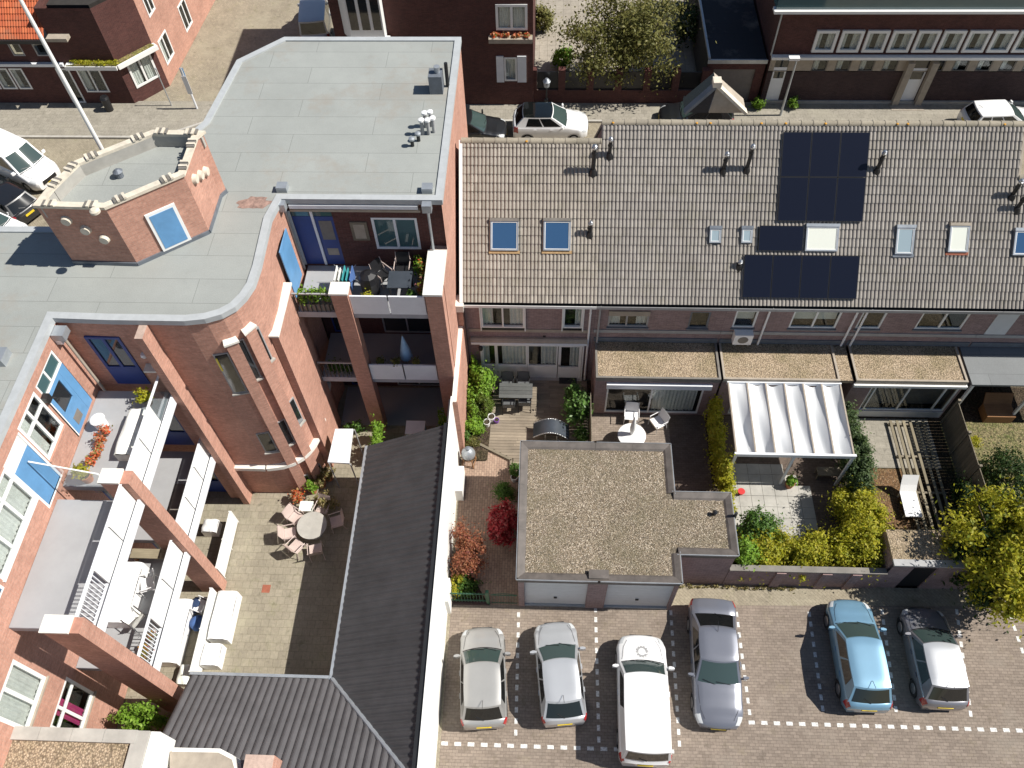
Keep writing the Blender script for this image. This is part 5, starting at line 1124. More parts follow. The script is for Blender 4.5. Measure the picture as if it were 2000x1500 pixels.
# ================================================================== deck and garden of the house
k0, k1, k2 = P2(937, 870), P2(998, 900), P2(998, 915)
deck = bpy.data.objects.new('deck', None); COL.objects.link(deck); deck.location = (0, 18.5, 0); deck['kind'] = 'structure'
ys_ = np.arange(k2[1]+.02, YF-.18, .146)
for i, y in enumerate(ys_):
    yc = y+.07
    if yc < k1[1]: xl = k1[0]+.09
    elif yc < k0[1]: xl = k1[0]+(k0[0]-k1[0])*(yc-k1[1])/(k0[1]-k1[1])+.12
    else: xl = -3.26
    xr = -.80 if yc < GYB+.12 else 2.02
    cut = xl+(xr-xl)*random.uniform(.3, .7)
    for a, b in ((xl, cut-.003), (cut+.003, xr)):
        m = MB().box(a-(a+b)/2, b-(a+b)/2, -.068, .068, -.014, .014)
        o = m.build('plank', 'deck_wood', deck, local=True); o.location = ((a+b)/2, yc-18.5, .062+random.uniform(-.002, .002))
struct('deck_base', MB().prism([(xx, yy) for xx, yy in ((-3.26, k0[1]), (k0[0], k0[1]), (k1[0]+.05, k1[1]), (k1[0]+.05, k2[1]), (-.82, k2[1]), (-.82, GYB+.1), (2.02, GYB+.1), (2.02, YF-.18), (-3.26, YF-.18))], .008, .042, bottom=False), 'soil')
ke = thing('timber_edge', 'weathered timber edging between the deck and the brick path', 'edging', (k1[0], k1[1], 0))
for a, b in ((k0, k1), (k1, k2)):
    d = np.array(b)-np.array(a); T = frame_of(a, d); MB().obox(T, 0, np.linalg.norm(d)+.03, -.06, .05, .0, .13).build('sleeper', 'wood_grey', ke)
# dining table
tb = thing('garden_table', 'grey slatted garden table on the deck', 'table', (-1.35, 19.1, .076))
a = P(974, 748, .8); b = P(1040, 778, .8); tx0, tx1, ty0, ty1 = P(975, 765, .8)[0], P(1040, 765, .8)[0], b[1], a[1]
for k in range(4): MB().box(tx0, tx1, ty0+(ty1-ty0)*k/4+.006, ty0+(ty1-ty0)*(k+1)/4-.006, .775, .81).build('slat', 'table_grey', tb)
for x in (tx0+.06, tx1-.12):
    for y in (ty0+.05, ty1-.11): MB().box(x, x+.06, y, y+.06, .076, .774).build('leg', 'dark_metal', tb)
MB().box(tx0+.06, tx1-.06, ty0+.11, ty0+.14, .70, .774).build('apron', 'dark_metal', tb); MB().box(tx0+.06, tx1-.06, ty1-.14, ty1-.11, .70, .774).build('apron', 'dark_metal', tb)
def chair(x, y, rz, label, z=.076, mat='mesh_grey', fmat='dark_metal', cat='chair', name='garden_chair', group=None, arms=True, sw=.25):
    t = thing(name, label, cat, (x, y, z), rz, group)        # faces +x
    rows = [[(.24-.46*i/4, yy, .43-.02*math.sin(i/4*math.pi)) for yy in np.linspace(-sw, sw, 5)] for i in range(5)]
    MB().grid(rows).grid([[(p[0], p[1], p[2]-.02) for p in r_] for r_ in rows], True).build('seat', mat, t, local=True)
    rows = [[(-.22-.14*i/4, yy*(1-.1*(i/4)**2), .45+.48*i/4-.03*(yy/sw)**2*(i == 4)) for yy in np.linspace(-sw, sw, 7)] for i in range(5)]
    MB().grid(rows).grid([[(p[0]-.02, p[1], p[2]) for p in r_] for r_ in rows], True).build('backrest', mat, t, local=True)
    for sg in (-1, 1):
        MB().tube([(.26, sg*(sw+.02), 0), (.24, sg*(sw+.02), .43)]+([(.22, sg*(sw+.02), .64)] if arms else []), .014, 6).build('leg', fmat, t, local=True)
        MB().tube([(-.32, sg*(sw+.02), 0), (-.22, sg*(sw+.02), .45), (-.36, sg*(sw+.0), .93)], .014, 6).build('leg', fmat, t, local=True)
        if arms: MB().tube([(.24, sg*(sw+.03), .64), (-.28, sg*(sw+.03), .66)], .018, 6).build('armrest', fmat, t, local=True)
    return t
cg = 'chairs round the grey garden table'
for px_, py_, rz, lb_ in ((991, 752, R(-90), 'dark mesh garden chair between the grey table and the patio doors'), (1022, 752, R(-90), 'dark mesh garden chair between the grey table and the patio doors'), (994, 790, R(90), 'dark mesh garden chair on the lawn-side long edge of the grey table'), (1025, 786, R(90), 'dark mesh garden chair on the lawn-side long edge of the grey table')):
    lb_ = lb_.replace('on the lawn-side long edge of the grey table', 'at the grey table, its back towards the garage')
    q = P(px_, py_, .45); chair(q[0], q[1], rz, lb_, group=cg)
q = P(1110, 741, .08); o = MB().box(q[0]-.42, q[0]+.38, q[1]-.25, q[1]+.2, .078, .095).build('doormat', 'black_plastic'); tag(rebase(o, (q[0], q[1], .078)), 'black doormat on the deck before the white patio door', 'mat')
# rocking lounger: black curved sling on a silver frame
q = P(1072, 840, .5); lo_ = thing('lounge_chair', 'black curved sling lounger with silver frame beside the garage roof', 'lounger', (q[0]+.1, q[1]-.05, .076))
cx_, cy_ = q[0]+.1, q[1]
def arc(s): return (cx_-.78+1.55*s, .30+.62*math.sin(math.pi*(s*.86+.06))**1.0)
ss = np.linspace(0, 1, 15)
rows = [[(arc(s)[0], cy_+yy-.1*s, arc(s)[1]) for s in ss] for yy in (-.33, -.1, .12, .35)]
MB().grid(rows).grid([[(p[0], p[1], p[2]-.025) for p in r_] for r_ in rows], True).build('sling', 'table_black', lo_, smooth=True)
for yy in (-.345, .365): MB().tube([(arc(s)[0], cy_+yy-.1*s, arc(s)[1]+.01) for s in ss], .026, 8).build('side_rail', 'steel', lo_, smooth=True)
for x, y in ((-.25, -.3), (.25, -.35), (-.25, .3), (.3, .28)): MB().tube([(cx_+x, cy_+y, .08), (cx_+x, cy_+y, .62)], .025, 6).build('leg', 'steel', lo_)
MB().tube([(cx_+.25, cy_-.35, .45), (cx_+.62, cy_-.15, .75)], .012, 5).build('brace', 'steel', lo_); MB().tube([(cx_+.3, cy_-.42, .4), (cx_+.45, cy_-.5, .34)], .016, 5).build('lever', 'steel', lo_)
# dome stove on a timber stand
q = P(915, 888, .7); sv = thing('dome_grill', 'grey metal dome grill on a brown timber stand beside the white wall', 'grill', (q[0], q[1], .006)); cx_, cy_ = q[0], q[1]
MB().lathe((cx_, cy_, .5), [(.02, 0), (.2, .06), (.29, .2), (.30, .32), (.25, .48), (.15, .6), (.08, .64)], 20).build('dome', 'zinc', sv, smooth=50)
MB().lathe((cx_, cy_, 1.12), [(.07, 0), (.07, .1), (.1, .11), (.1, .14), (.03, .17)], 12).build('chimney_cap', 'lead', sv, smooth=40)
for a in range(4):
    an = a*math.pi/2+.6; MB().tube([(cx_+.36*math.cos(an), cy_+.36*math.sin(an), .01), (cx_+.2*math.cos(an), cy_+.2*math.sin(an), .62)], .025, 6).build('leg', 'wood_brown', sv)
    MB().tube([(cx_+.34*math.cos(an), cy_+.34*math.sin(an), .1), (cx_+.34*math.cos(an+1.57), cy_+.34*math.sin(an+1.57), .1)], .018, 5).build('brace', 'wood_brown', sv)
m = MB(); m.lathe((cx_, cy_, .58), [(.305, 0), (.315, .02), (.305, .04)], 20, False, False); m.build('hoop', 'wood_brown', sv)
# pots
def pot(x, y, r, h, mat, label, z=.076, plant=None, soil='soil', name='flower_pot'):
    t = thing(name, label, 'plant pot', (x, y, z)); MB().lathe((x, y, z), [(r*.72, 0), (r*.95, h*.85), (r, h*.86), (r, h), (r*.86, h), (r*.8, h*.82)], 16).build('pot', mat, t, smooth=40)
    MB().lathe((x, y, z+h*.82), [(r*.84, 0), (r*.8, .01)], 14).build('earth', soil, t)
    if plant: V, F = blob((x, y, z+h+plant[1]*.6), (plant[1], plant[1], plant[1]*.9), plant[2], plant[3], 10, .45); V[:, 2] = np.maximum(V[:, 2], z+h*.84); fastmesh('foliage', V, F, plant[0], t)
    return t
q = P(960, 818, .2); pot(q[0], q[1], .17, .34, 'pot_white', 'larger white plant pot with bare twigs beside the purple pot')
q = P(951, 828, .2); pot(q[0], q[1], .16, .32, 'pot_white', 'white plant pot pushed up against the lime green shrubs')
q = P(970, 823, .15); pot(q[0], q[1], .12, .22, 'pot_purple', 'small purple plant pot on the deck')
q = P(1004, 934, .2); pot(q[0], q[1], .15, .32, 'pot_white', 'white pot of dark soil below the clipped box ball', .006)
# planting
MB_ = MB
q = P(938, 750, 0.9); shrub('shrub', 'tall lime green leafy shrub beside the wall lamp', 'shrub', (q[0]-.05, q[1]-.2, .95), (.75, .95, .95), 5200, .085, 'leaf_lime', 46, .26, base=(q[0], q[1]-.2, .05))
q = P(917, 722, 1.5); shrub('climbing_plant', 'lime green climber on the brick corner by the house', 'plant', (-3.05, 20.9, 1.3), (.3, .35, 1.1), 1500, .08, 'leaf_lime', 22, .3, base=(-3.05, 20.9, .05))
q = P(944, 796, .6); shrub('clipped_bush', 'clipped olive green bush ball among the lime shrubs', 'bush', (q[0], q[1], .72), (.44, .44, .62), 7000, .04, 'leaf_ball', 90, .2, hollow=.9, base=(q[0], q[1], .05))
q = P(922, 785, .5); shrub('shrub', 'low yellow green shrub between the clipped ball and the brick wall', 'shrub', (-3.0, q[1]+.0, .6), (.35, .9, .55), 2600, .07, 'leaf_lime', 30, .3, base=(-3.0, q[1], .05))
q = P(926, 835, .4); shrub('shrub', 'round bright green leafy plant behind the white pots', 'shrub', (q[0], q[1], .5), (.5, .42, .42), 2600, .09, 'leaf_lime', 30, .3, base=(q[0], q[1], .05))
q = P(911, 842, .4); shrub('shrub', 'grey green spiky plant at the white wall', 'shrub', (q[0], q[1]-.1, .4), (.22, .42, .4), 1200, .07, 'leaf_green', 16, .35, base=(q[0], q[1]-.1, .01))
q = P(920, 862, .25); shrub('grass_tuft', 'olive heather tuft in front of the dome grill', 'plant', (q[0], q[1], .24), (.5, .3, .22), 2200, .045, 'leaf_olive', 26, .3, base=(q[0], q[1], .01))
q = P(1133, 795, .9); shrub('laurel_bush', 'glossy laurel bush in the shaded corner of the deck', 'bush', (1.5, q[1]+.1, 1.0), (.6, .95, 1.02), 5200, .09, 'leaf_laurel', 50, .26, base=(1.5, q[1]+.1, .05))
q = P(1140, 848, .6); shrub('shrub', 'dark low shrub behind the black lounger', 'shrub', (1.72, q[1]+.1, .5), (.3, .5, .5), 1400, .07, 'leaf_laurel', 20, .3, base=(1.72, q[1]+.1, .05))
q = P(1007, 916, .5); shrub('clipped_bush', 'small dark green box ball at the garage corner', 'bush', (q[0], q[1], .45), (.3, .3, .32), 3200, .035, 'leaf_green', 60, .24, hollow=.85, base=(q[0], q[1], .01))
q = P(986, 962, .3); shrub('grass_tuft', 'dark green feathery tuft against the garage side wall', 'plant', (q[0], q[1], .35), (.42, .42, .34), 3000, .05, 'leaf_green', 30, .35, base=(q[0], q[1], .01), up=1.2)
q = P(986, 1025, .8); shrub('maple_shrub', 'crimson red maple against the garage wall', 'shrub', (q[0]-.05, q[1]-.05, .85), (.66, 1.0, .85), 5200, .08, 'leaf_red', 46, .26, base=(q[0]+.1, q[1], .01))
q = P(912, 1075, 1.3); tm = thing('maple_tree', 'small copper leaved maple tree between the white wall and green fence', 'tree', (q[0]-.05, q[1]-.3, .01))
V, F = merge([blob((q[0]-.02, q[1], 1.25), (.86, 1.18, 1.0), 6500, .055, 'x' and 60, .24, hollow=.3)]); fastmesh('crown', V, F, 'leaf_copper', tm)
m = MB(); m.cyl((q[0]-.05, q[1]-.3, 0), (q[0], q[1]-.1, .8), .04, .03, 7)
for a in range(6): m.cyl((q[0], q[1]-.1, .75), (q[0]+.5*math.cos(a), q[1]+.6*math.sin(a), 1.3+.3*(a % 3)), .02, .008, 5)
m.build('trunk', 'bark', tm)
q = P(885, 1150, .4); shrub('hedge', 'low green shrubs behind the green metal fence', 'shrub', (-2.75, 11.25, .4), (.65, .42, .42), 2600, .06, 'leaf_green', 40, .28, base=(-2.75, 11.25, .01)); 
shrub('shrub', 'yellow green bush at the white wall behind the green fence', 'shrub', (-3.15, 11.35, .55), (.28, .5, .55), 1500, .06, 'leaf_yellow', 20, .3, base=(-3.15, 11.35, .01))
# soil bed edges
sheet('planting_bed', [(-3.3, 16.95), (-2.3, 17.0), (-2.25, 18.4), (-2.2, 20.9), (-3.3, 20.9)], .083, 'soil'); sheet('planting_bed', [(-3.3, 10.8), (-2.0, 10.8), (-2.55, 11.7), (-3.3, 12.6)], .01, 'soil')
# green fence with gate
fe = thing('metal_fence', 'green metal bar fence on a low plinth closing the brick path', 'fence', (-2.6, 10.74, 0)); fx0, fx1 = -3.36, -1.92
MB().box(fx0, fx1, 10.66, 10.82, 0, .14).build('plinth', 'brick_plinth', fe)
for k in range(12): x = fx0+.06+(fx1-fx0-.16)*k/11; MB().cyl((x, 10.74, .14), (x, 10.74, 1.12), .011, .011, 6).build('bar', 'green_paint', fe)
for z in (.3, 1.0): MB().box(fx0, fx1, 10.72, 10.76, z, z+.035).build('rail', 'green_paint', fe)
for x in (fx1-.02,): MB().box(x-.06, x+.06, 10.68, 10.80, 0, 1.32).build('post', 'green_paint', fe)
gt = thing('garden_gate', 'dark green metal gate between the fence post and the garage', 'gate', (-1.3, 10.74, 0)); gx0, gx1 = fx1+.1, -.82
for z in (.12, .95): MB().box(gx0, gx1, 10.72, 10.75, z, z+.03).build('rail', 'green_paint', gt)
MB().tube([(gx0+(gx1-gx0)*s, 10.735, 1.0+.14*math.sin(math.pi*s)) for s in np.linspace(0, 1, 9)], .014, 6).build('arched_rail', 'green_paint', gt)
for k in range(9): x = gx0+(gx1-gx0)*(k+.5)/9; MB().cyl((x, 10.735, .12), (x, 10.735, 1.0), .007, .007, 5).build('bar', 'green_paint', gt)
# boundary fence between the deck and the neighbour
bf = thing('board_fence', 'brown board fence between the deck and the white garden table', 'fence', (2.09, 18, 0))
for k in range(22): y = GYB+.08+k*.145; MB().box(2.065, 2.095, y, y+.135, 0, 1.75).build('board', 'wood_grey', bf)
# ================================================================== neighbour gardens
sheet('garden_terrace', [(2.12, 16.35), (5.6, 16.35), (5.6, 19.5), (2.12, 19.5)], .012, 'paver_lot'); sheet('garden_terrace', [(5.6, 14.2), (7.2, 14.2), (7.2, 19.5), (5.6, 19.5)], .012, 'paver_brown'); 
c4 = [P2(*p) for p in ((1438, 920), (1520, 925), (1575, 960), (1585, 1040), (1450, 1080))]; sheet('slab_terrace_bed', [(7.75, 13.1), (9.95, 13.1), (10.6, 13.4), (11.0, 14.6), (10.95, 16.0), (10.3, 16.9), (7.75, 16.9)], .016, 'soil')
slt = bpy.data.objects.new('slab_terrace', None); COL.objects.link(slt); slt.location = (9, 15, .016); slt['kind'] = 'structure'
_pl = [(7.75, 13.1), (9.95, 13.1), (10.6, 13.4), (11.0, 14.6), (10.95, 16.0), (10.3, 16.9), (7.75, 16.9)]
def inside(x, y): return all((b[0]-a[0])*(y-a[1])-(b[1]-a[1])*(x-a[0]) > -.12 for a, b in zip(_pl, _pl[1:]+_pl[:1]))
for i in range(7):
    for j in range(8):
        x, y = 8.0+.5*i, 13.35+.5*j
        if inside(x, y):
            o = MB().box(-.244, .244, -.244, .244, -.012, .012).build('paving_slab', 'concrete', slt, local=True); o.location = (x-9, y-15, .012+random.uniform(-.003, .004)); o.rotation_euler = (random.uniform(-.006, .006), random.uniform(-.006, .006), random.uniform(-.006, .006))
sheet('garden_terrace', [(7.7, 12.3), (12.6, 12.3), (12.6, 19.5), (7.7, 19.5)], .012, 'paver_brown')
sheet('garden_terrace', [(13.2, 17.05), (16.9, 17.05), (16.9, 19.5), (13.2, 19.5)], .012, 'paver_walk'); sheet('mulch_bed', [(13.2, 14.0), (15.2, 14.0), (15.2, 17.0), (13.2, 17.0)], .012, 'mulch'); sheet('lawn_bed', [(13.2, 12.0), (17.6, 12.0), (17.6, 14.0), (13.2, 14.0)], .012, 'mulch'); sheet('lawn', [(17.4, 12), (30, 12), (30, 19.4), (17.4, 19.4)], .014, 'dry_grass')
# white round table, chairs, folded parasol
q = P(1234, 850, .72); rt = thing('round_table', 'round white plastic garden table on the neighbour terrace', 'table', (q[0], q[1], .012))
MB().lathe((q[0], q[1], .69), [(.58, 0), (.60, .015), (.60, .03), (.55, .045), (.06, .05)], 28).build('table_top', 'white_plastic', rt, smooth=40); MB().lathe((q[0], q[1], .012), [(.3, 0), (.28, .05), (.07, .12), (.06, .67)], 16).build('pedestal', 'white_plastic', rt, smooth=50)
ps = thing('parasol', 'folded white parasol standing in the round white table', 'parasol', (q[0], q[1]+.05, .74)); MB().lathe((q[0], q[1]+.05, .74), [(.07, 0), (.09, .2), (.13, .5), (.10, .9), (.05, 1.2), (.02, 1.3)], 12).build('cloth', 'white_paint', ps, smooth=50); MB().cyl((q[0], q[1]+.05, .74), (q[0], q[1]+.05, 2.12), .02, .02, 8).build('pole', 'white_paint', ps)
for px_, py_, rz, lb_ in ((1233, 812, R(-95), 'white plastic armchair behind the round white table near the shuttered window'), (1285, 825, R(-150), 'white plastic armchair right beside the shaded strip of the terrace')):
    q = P(px_, py_, .4); chair(q[0], q[1], rz, lb_, .012, 'white_plastic', 'white_plastic', sw=.28)
# canopy terrace
cp = thing('pergola', 'white fabric roofed pergola on the terrace of the solar panel house', 'pergola', (10, 17.9, 0)); cx0, cx1, cy0, cy1, cz0, cz1 = 7.72, 12.3, 16.25, 19.42, 2.5, 2.72
for k in range(6):
    a, b = cx0+(cx1-cx0)*k/6+.03, cx0+(cx1-cx0)*(k+1)/6-.03; rows = []
    for j in range(17):
        s = j/16; y = lerp(cy0, cy1, s); z = lerp(cz0, cz1, s); rows.append([(lerp(a, b, v)+.0, y, z-.24*math.sin(v*math.pi)**.9*(.75+.25*math.sin(s*4+k*1.3))+.07*math.sin(s*6+k*2+v*4)*math.sin(v*math.pi)) for v in np.linspace(0, 1, 9)])
    MB().grid(rows).build('canopy_panel', 'canopy_cloth', cp, smooth=True)
for k in range(7):
    x = cx0+(cx1-cx0)*k/6; m = MB(); m.add([(x+dx, y, z+dz) for y, z in ((cy0, cz0), (cy1, cz1)) for dx in (-.03, .03) for dz in (-.08, .02)], [(0, 1, 3, 2), (4, 6, 7, 5), (0, 4, 5, 1), (2, 3, 7, 6), (0, 2, 6, 4), (1, 5, 7, 3)]); m.build('rafter', 'sandstone', cp)
MB().box(cx0-.08, cx1+.08, cy0-.12, cy0-.02, cz0-.14, cz0+.05).build('gutter_beam', 'panel_white', cp); MB().box(cx0-.05, cx1+.05, cy1+.0, cy1+.07, cz1-.12, cz1+.04).build('wall_beam', 'panel_white', cp)
for x in (cx0, (cx0+cx1)/2, cx1): MB().box(x-.05, x+.05, cy0-.11, cy0-.03, 0, cz0-.14).build('post', 'panel_white', cp)
# hedges and shrubs
def hedge(name, label, pts, wd, h, n, size, mat, cl=.22, z0=0., jag=.25):
    a = np.array(pts[0]); t = thing(name, label, 'hedge', (a[0], a[1], z0)); parts = []
    L = sum(np.linalg.norm(np.array(q)-np.array(p)) for p, q in zip(pts, pts[1:]))
    for p, q in zip(pts, pts[1:]):
        p = np.array(p); q = np.array(q); d = np.linalg.norm(q-p); k = max(2, int(d/(wd*.7)))
        for j in range(k):
            c = p+(q-p)*(j+.5)/k+rng.normal(0, wd*.10, 2); hh = h*rng.uniform(1-jag, 1+jag*.4)
            parts.append(blob((c[0], c[1], z0+hh*.52), (wd*.6, wd*.6, hh*.5), int(n*d/L/k), size, 34, cl*1.25, hollow=.3))
    V, F = merge(parts); V[:, 2] = np.maximum(V[:, 2], z0+.01); fastmesh('foliage', V, F, mat, t)
    m = MB()
    for p, q in zip(pts, pts[1:]):
        p = np.array(p); q = np.array(q); k = max(2, int(np.linalg.norm(q-p)/.7))
        for j in range(k): c = p+(q-p)*(j+.5)/k; m.cyl((c[0], c[1], z0), (c[0], c[1], z0+h*.7), .03, .012, 5)
    m.build('stems', 'bark', t, kind='stuff'); return t
hedge('hedge', 'loose yellow green hedge beside the white canopy and round table', [(7.46, 19.4), (7.45, 17.6), (7.5, 14.3)], .62, 2.1, 13000, .075, 'leaf_yellow', .3, jag=.3)
hedge('hedge', 'blue green conifer hedge on the far side of the white canopy', [(12.82, 19.1), (12.75, 17.5), (12.7, 15.2)], 1.05, 2.35, 32000, .065, 'leaf_blue', jag=.12)
hedge('hedge', 'bright yellow green conifer hedge running on from the blue green one', [(12.75, 15.0), (12.8, 14.0), (12.9, 12.9)], 1.6, 2.2, 34000, .07, 'leaf_yellow', jag=.2)
hedge('hedge', 'golden hedge along the top of the brick garden wall by the parked cars', [(7.9, 12.75), (9.4, 12.8), (11.3, 12.8), (12.9, 12.75)], 1.5, 2.0, 52000, .07, 'leaf_yellow', .24, jag=.25)
q = P(1480, 1035, 1.2); shrub('shrub', 'feathery green shrub at the corner of the slab terrace', 'shrub', (q[0], q[1], 1.1), (.85, .85, 1.0), 5200, .075, 'leaf_green', 40, .34, base=(q[0], q[1], .01), up=.9)
shrub('shrub', 'lush light green bush overhanging the brick wall beside the angled garage', 'shrub', (7.8, 12.45, 1.3), (.6, .6, 1.0), 4200, .075, 'leaf_lime', 30, .3, base=(7.75, 12.2, .01))
q = P(1545, 935, .5); pot(q[0], q[1]-.1, .2, .34, 'terracotta', 'terracotta pot with a lime green plant on the slab terrace', .02, ('leaf_lime', .24, 500, .08))
q = P(1447, 962, .1); o = tag(MB().lathe((q[0], q[1], .02), [(.1, 0), (.13, .2), (.15, .21)], 12).build('bucket', 'red_paint'), 'small red bucket at the edge of the slab terrace', 'bucket')
q = P(1595, 930, 0); m = thing('bench', 'grey wooden garden bench in the shade of the white canopy', 'bench', (q[0]+.4, q[1], .012)); MB().box(q[0]-.1, q[0]+.9, q[1]-.2, q[1]+.2, .4, .45).build('seat', 'wood_grey', m)
for x in (-.08, .8):
    for y in (-.17, .13): MB().box(q[0]+x, q[0]+x+.06, q[1]+y, q[1]+y+.05, .012, .4).build('leg', 'wood_grey', m)
# slatted deck, white covered chair, chest and fences of the dark terrace garden
sdk = thing('slat_walkway', 'raised walkway of spaced timber slats in the dark terrace garden', 'walkway', (15.8, 16, 0)); g0 = P2(1800, 870); 
for k in range(6): x = 15.15+k*.28; MB().box(x, x+.11, 13.9, 19.3, .16, .2).build('slat', 'wood_slat', sdk)
for y in (14.1, 15.8, 17.5, 19.1): MB().box(15.1, 16.75, y, y+.09, .02, .158).build('bearer', 'wood_grey', sdk)
q = P(1778, 975, .4); wc_ = thing('sun_lounger', 'white plastic sun lounger with raised back near the slat walkway', 'lounger', (q[0], q[1], .012))
rows = [[(q[0]+xx, q[1]+y, z) for xx in (-.33, -.1, .1, .33)] for y, z in ((-.75, .34), (-.2, .35), (.35, .36), (.55, .6), (.8, 1.0))]; MB().grid(rows).grid([[(p[0], p[1], p[2]-.05) for p in r_] for r_ in rows], True).build('bed', 'white_plastic', wc_)
for x in (-.3, .3):
    for y in (-.65, .3): MB().box(q[0]+x-.03, q[0]+x+.03, q[1]+y-.03, q[1]+y+.03, .012, .3).build('leg', 'white_plastic', wc_)
q = P(1950, 806, .3); ch_ = thing('storage_chest', 'brown wooden garden chest with open lid on the dry lawn', 'chest', (q[0], q[1], .014)); MB().box(q[0]-.65, q[0]+.55, q[1]-.35, q[1]+.35, .014, .5).build('box', 'wood_brown', ch_); m = MB(); m.add([(q[0]-.65+dx, q[1]+.30+dy, z) for dx in (0, 1.2) for dy, z in ((0, .5), (.3, .95), (.34, .93), (.05, .48))], [(0, 1, 2, 3), (7, 6, 5, 4), (0, 4, 5, 1), (1, 5, 6, 2), (2, 6, 7, 3)]); m.build('lid', 'wood_brown', ch_)
wf = thing('board_fence', 'weathered board fence between the slat walkway and the dry lawn', 'fence', (17.5, 16, 0))
for k in range(32): y = 14.6+k*.15; x = 17.45+.0*k; MB().box(x, x+.03, y, y+.142, 0, 1.75).build('board', 'wood_grey', wf)
for k in range(4): MB().box(17.4, 17.52, 14.6+k*1.55, 14.7+k*1.55, 0, 1.9).build('post', 'wood_grey', wf)
shrub('shrub', 'dark evergreen shrub between the slat walkway and the board fence', 'shrub', (17.0, 15.0, .8), (.45, 1.3, .8), 3500, .06, 'leaf_dark', 40, .28, base=(17.0, 15, .01)); shrub('shrub', 'dark thicket behind the board fence', 'shrub', (19.0, 16.0, 1.0), (1.3, 1.8, 1.1), 6000, .07, 'leaf_dark', 60, .25, base=(19, 16, .01)); shrub('shrub', 'small lime bush on the dry lawn near the chest', 'shrub', (18.3, 18.2, .3), (.5, .3, .3), 900, .06, 'leaf_yellow', 16, .3, base=(18.3, 18.2, .01))
# brick garden wall along the car park with door
gw = thing('garden_wall', 'low purple brick garden wall with piers below the golden hedge', 'wall', (10, 11.78, 0))
MB().box(7.14, 12.95, 11.74, 11.9, 0, 1.5).build('wall', 'brick_purple', gw)
for x in (8.9, 10.6, 11.7): MB().box(x, x+.35, 11.66, 11.739, 0, 1.45).build('pier', 'brick_purple', gw)
MB().box(7.14, 12.95, 11.70, 11.94, 1.502, 1.56).build('coping', 'edge_trim', gw)
gs = thing('garden_shed', 'purple brick garden shed with a dark door beside the car park', 'shed', (14.8, 12.5, 0)); d0, d1 = PY(1735, 1120, 11.78)[0], PY(1790, 1120, 11.78)[0]
T = frame_of((0, 11.78), (1, 0)); facade('wall', gs, T, 12.96, 17.2, 0, 2.2, [(13.75, 14.65, 0, 2.05)], 'brick_purple', .1); MB().obox(T, 13.75, 14.65, -.1, -.06, 0.01, 2.05).build('door', 'black_plastic', gs); MB().box(12.94, 17.22, 11.74, 12.0, 2.202, 2.3).build('roof_edge', 'grey_trim', gs); MB().box(12.96, 17.2, 12.001, 13.2, 2.1, 2.24).build('roof', 'gravel_old', gs); MB().box(12.97, 17.19, 11.92, 13.19, 0, 2.09).build('inner_wall', 'brick_purple', gs)
# big tree at the right
def tree(name, label, base, crown_c, crown_r, n, size, mat, clumps=80, cs=.2, trunk=.16, hollow=.45, group=None):
    t = thing(name, label, 'tree', base, group=group); V, F = blob(crown_c, crown_r, n, size, clumps, cs, hollow=hollow); fastmesh('crown', V, F, mat, t)
    m = MB(); mid_ = (crown_c[0], crown_c[1], lerp(base[2], crown_c[2], .75)); m.cyl(base, mid_, trunk, trunk*.6, 9)
    for k in range(9):
        an = k*2.4; e = (crown_c[0]+crown_r[0]*.7*math.cos(an), crown_c[1]+crown_r[1]*.7*math.sin(an), crown_c[2]+crown_r[2]*(.5*math.sin(k*1.7))); m.cyl(mid_, e, trunk*.4, .015, 6)
    m.build('trunk', 'bark', t); return t
q = P(1945, 1075, 2.6); tree('garden_tree', 'large yellow green tree overhanging the graphite car', (q[0]+.3, q[1]+.2, 0), (q[0]+.35, q[1]-.05, 2.7), (2.3, 2.6, 2.3), 26000, .10, 'leaf_yellow', 150, .17)
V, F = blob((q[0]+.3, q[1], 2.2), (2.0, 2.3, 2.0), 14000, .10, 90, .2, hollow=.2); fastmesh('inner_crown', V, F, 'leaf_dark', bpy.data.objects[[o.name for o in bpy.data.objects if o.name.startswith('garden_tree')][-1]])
# low moss and weeds line along the foot of the wall
V, F = merge([blob((x, 11.62, .05), (.25, .1, .08), 60, .05, 6, .4) for x in np.arange(5.2, 9.9, .35)]); o = fastmesh('weeds', V, F, 'leaf_dry'); tag(o, 'dry weeds along the foot of the brick wall', 'weeds'); o['kind'] = 'stuff'
# ================================================================== things on the balconies and in the courtyard
def potted(x, y, z, r, h, pm, lm, pr, n, label, size=.07): return pot(x, y, r, h, pm, label, z, (lm, pr, n, size), name='potted_plant')
# upper right terrace
zf = F2+.004
q = P(590, 575, zf+.9); hedge('balcony_plants', 'row of green leafy plants on the narrow balcony railing', [(-8.7, 18.7), (-8.2, 18.72), (-7.7, 18.7)], .3, .75, 1500, .07, 'leaf_lime', .35, zf+.35)
pt = thing('planter', 'dark window box under the narrow balcony plants', 'planter', (-8.2, 18.72, zf)); MB().box(-8.75, -7.6, 18.6, 18.86, zf, zf+.36).build('box', 'edge_trim', pt)
hedge('balcony_plants', 'red and green flowers along the white terrace coping', [(-4.34, 18.9), (-4.36, 19.7), (-4.4, 20.4)], .26, 1.25, 2600, .07, 'flower_mix', .35, zf)
potted(-4.55, 20.35, zf, .18, .4, 'terracotta', 'leaf_lime', .38, 700, 'lime green bush in a pot by the terrace drainpipe')
potted(-4.75, 18.95, zf, .16, .3, 'pot_white', 'leaf_green', .26, 400, 'green potted plant by the white parapet')
potted(-6.35, 18.85, zf, .15, .3, 'edge_trim', 'leaf_yellow', .24, 350, 'yellow flowering pot beside the middle pier cap')
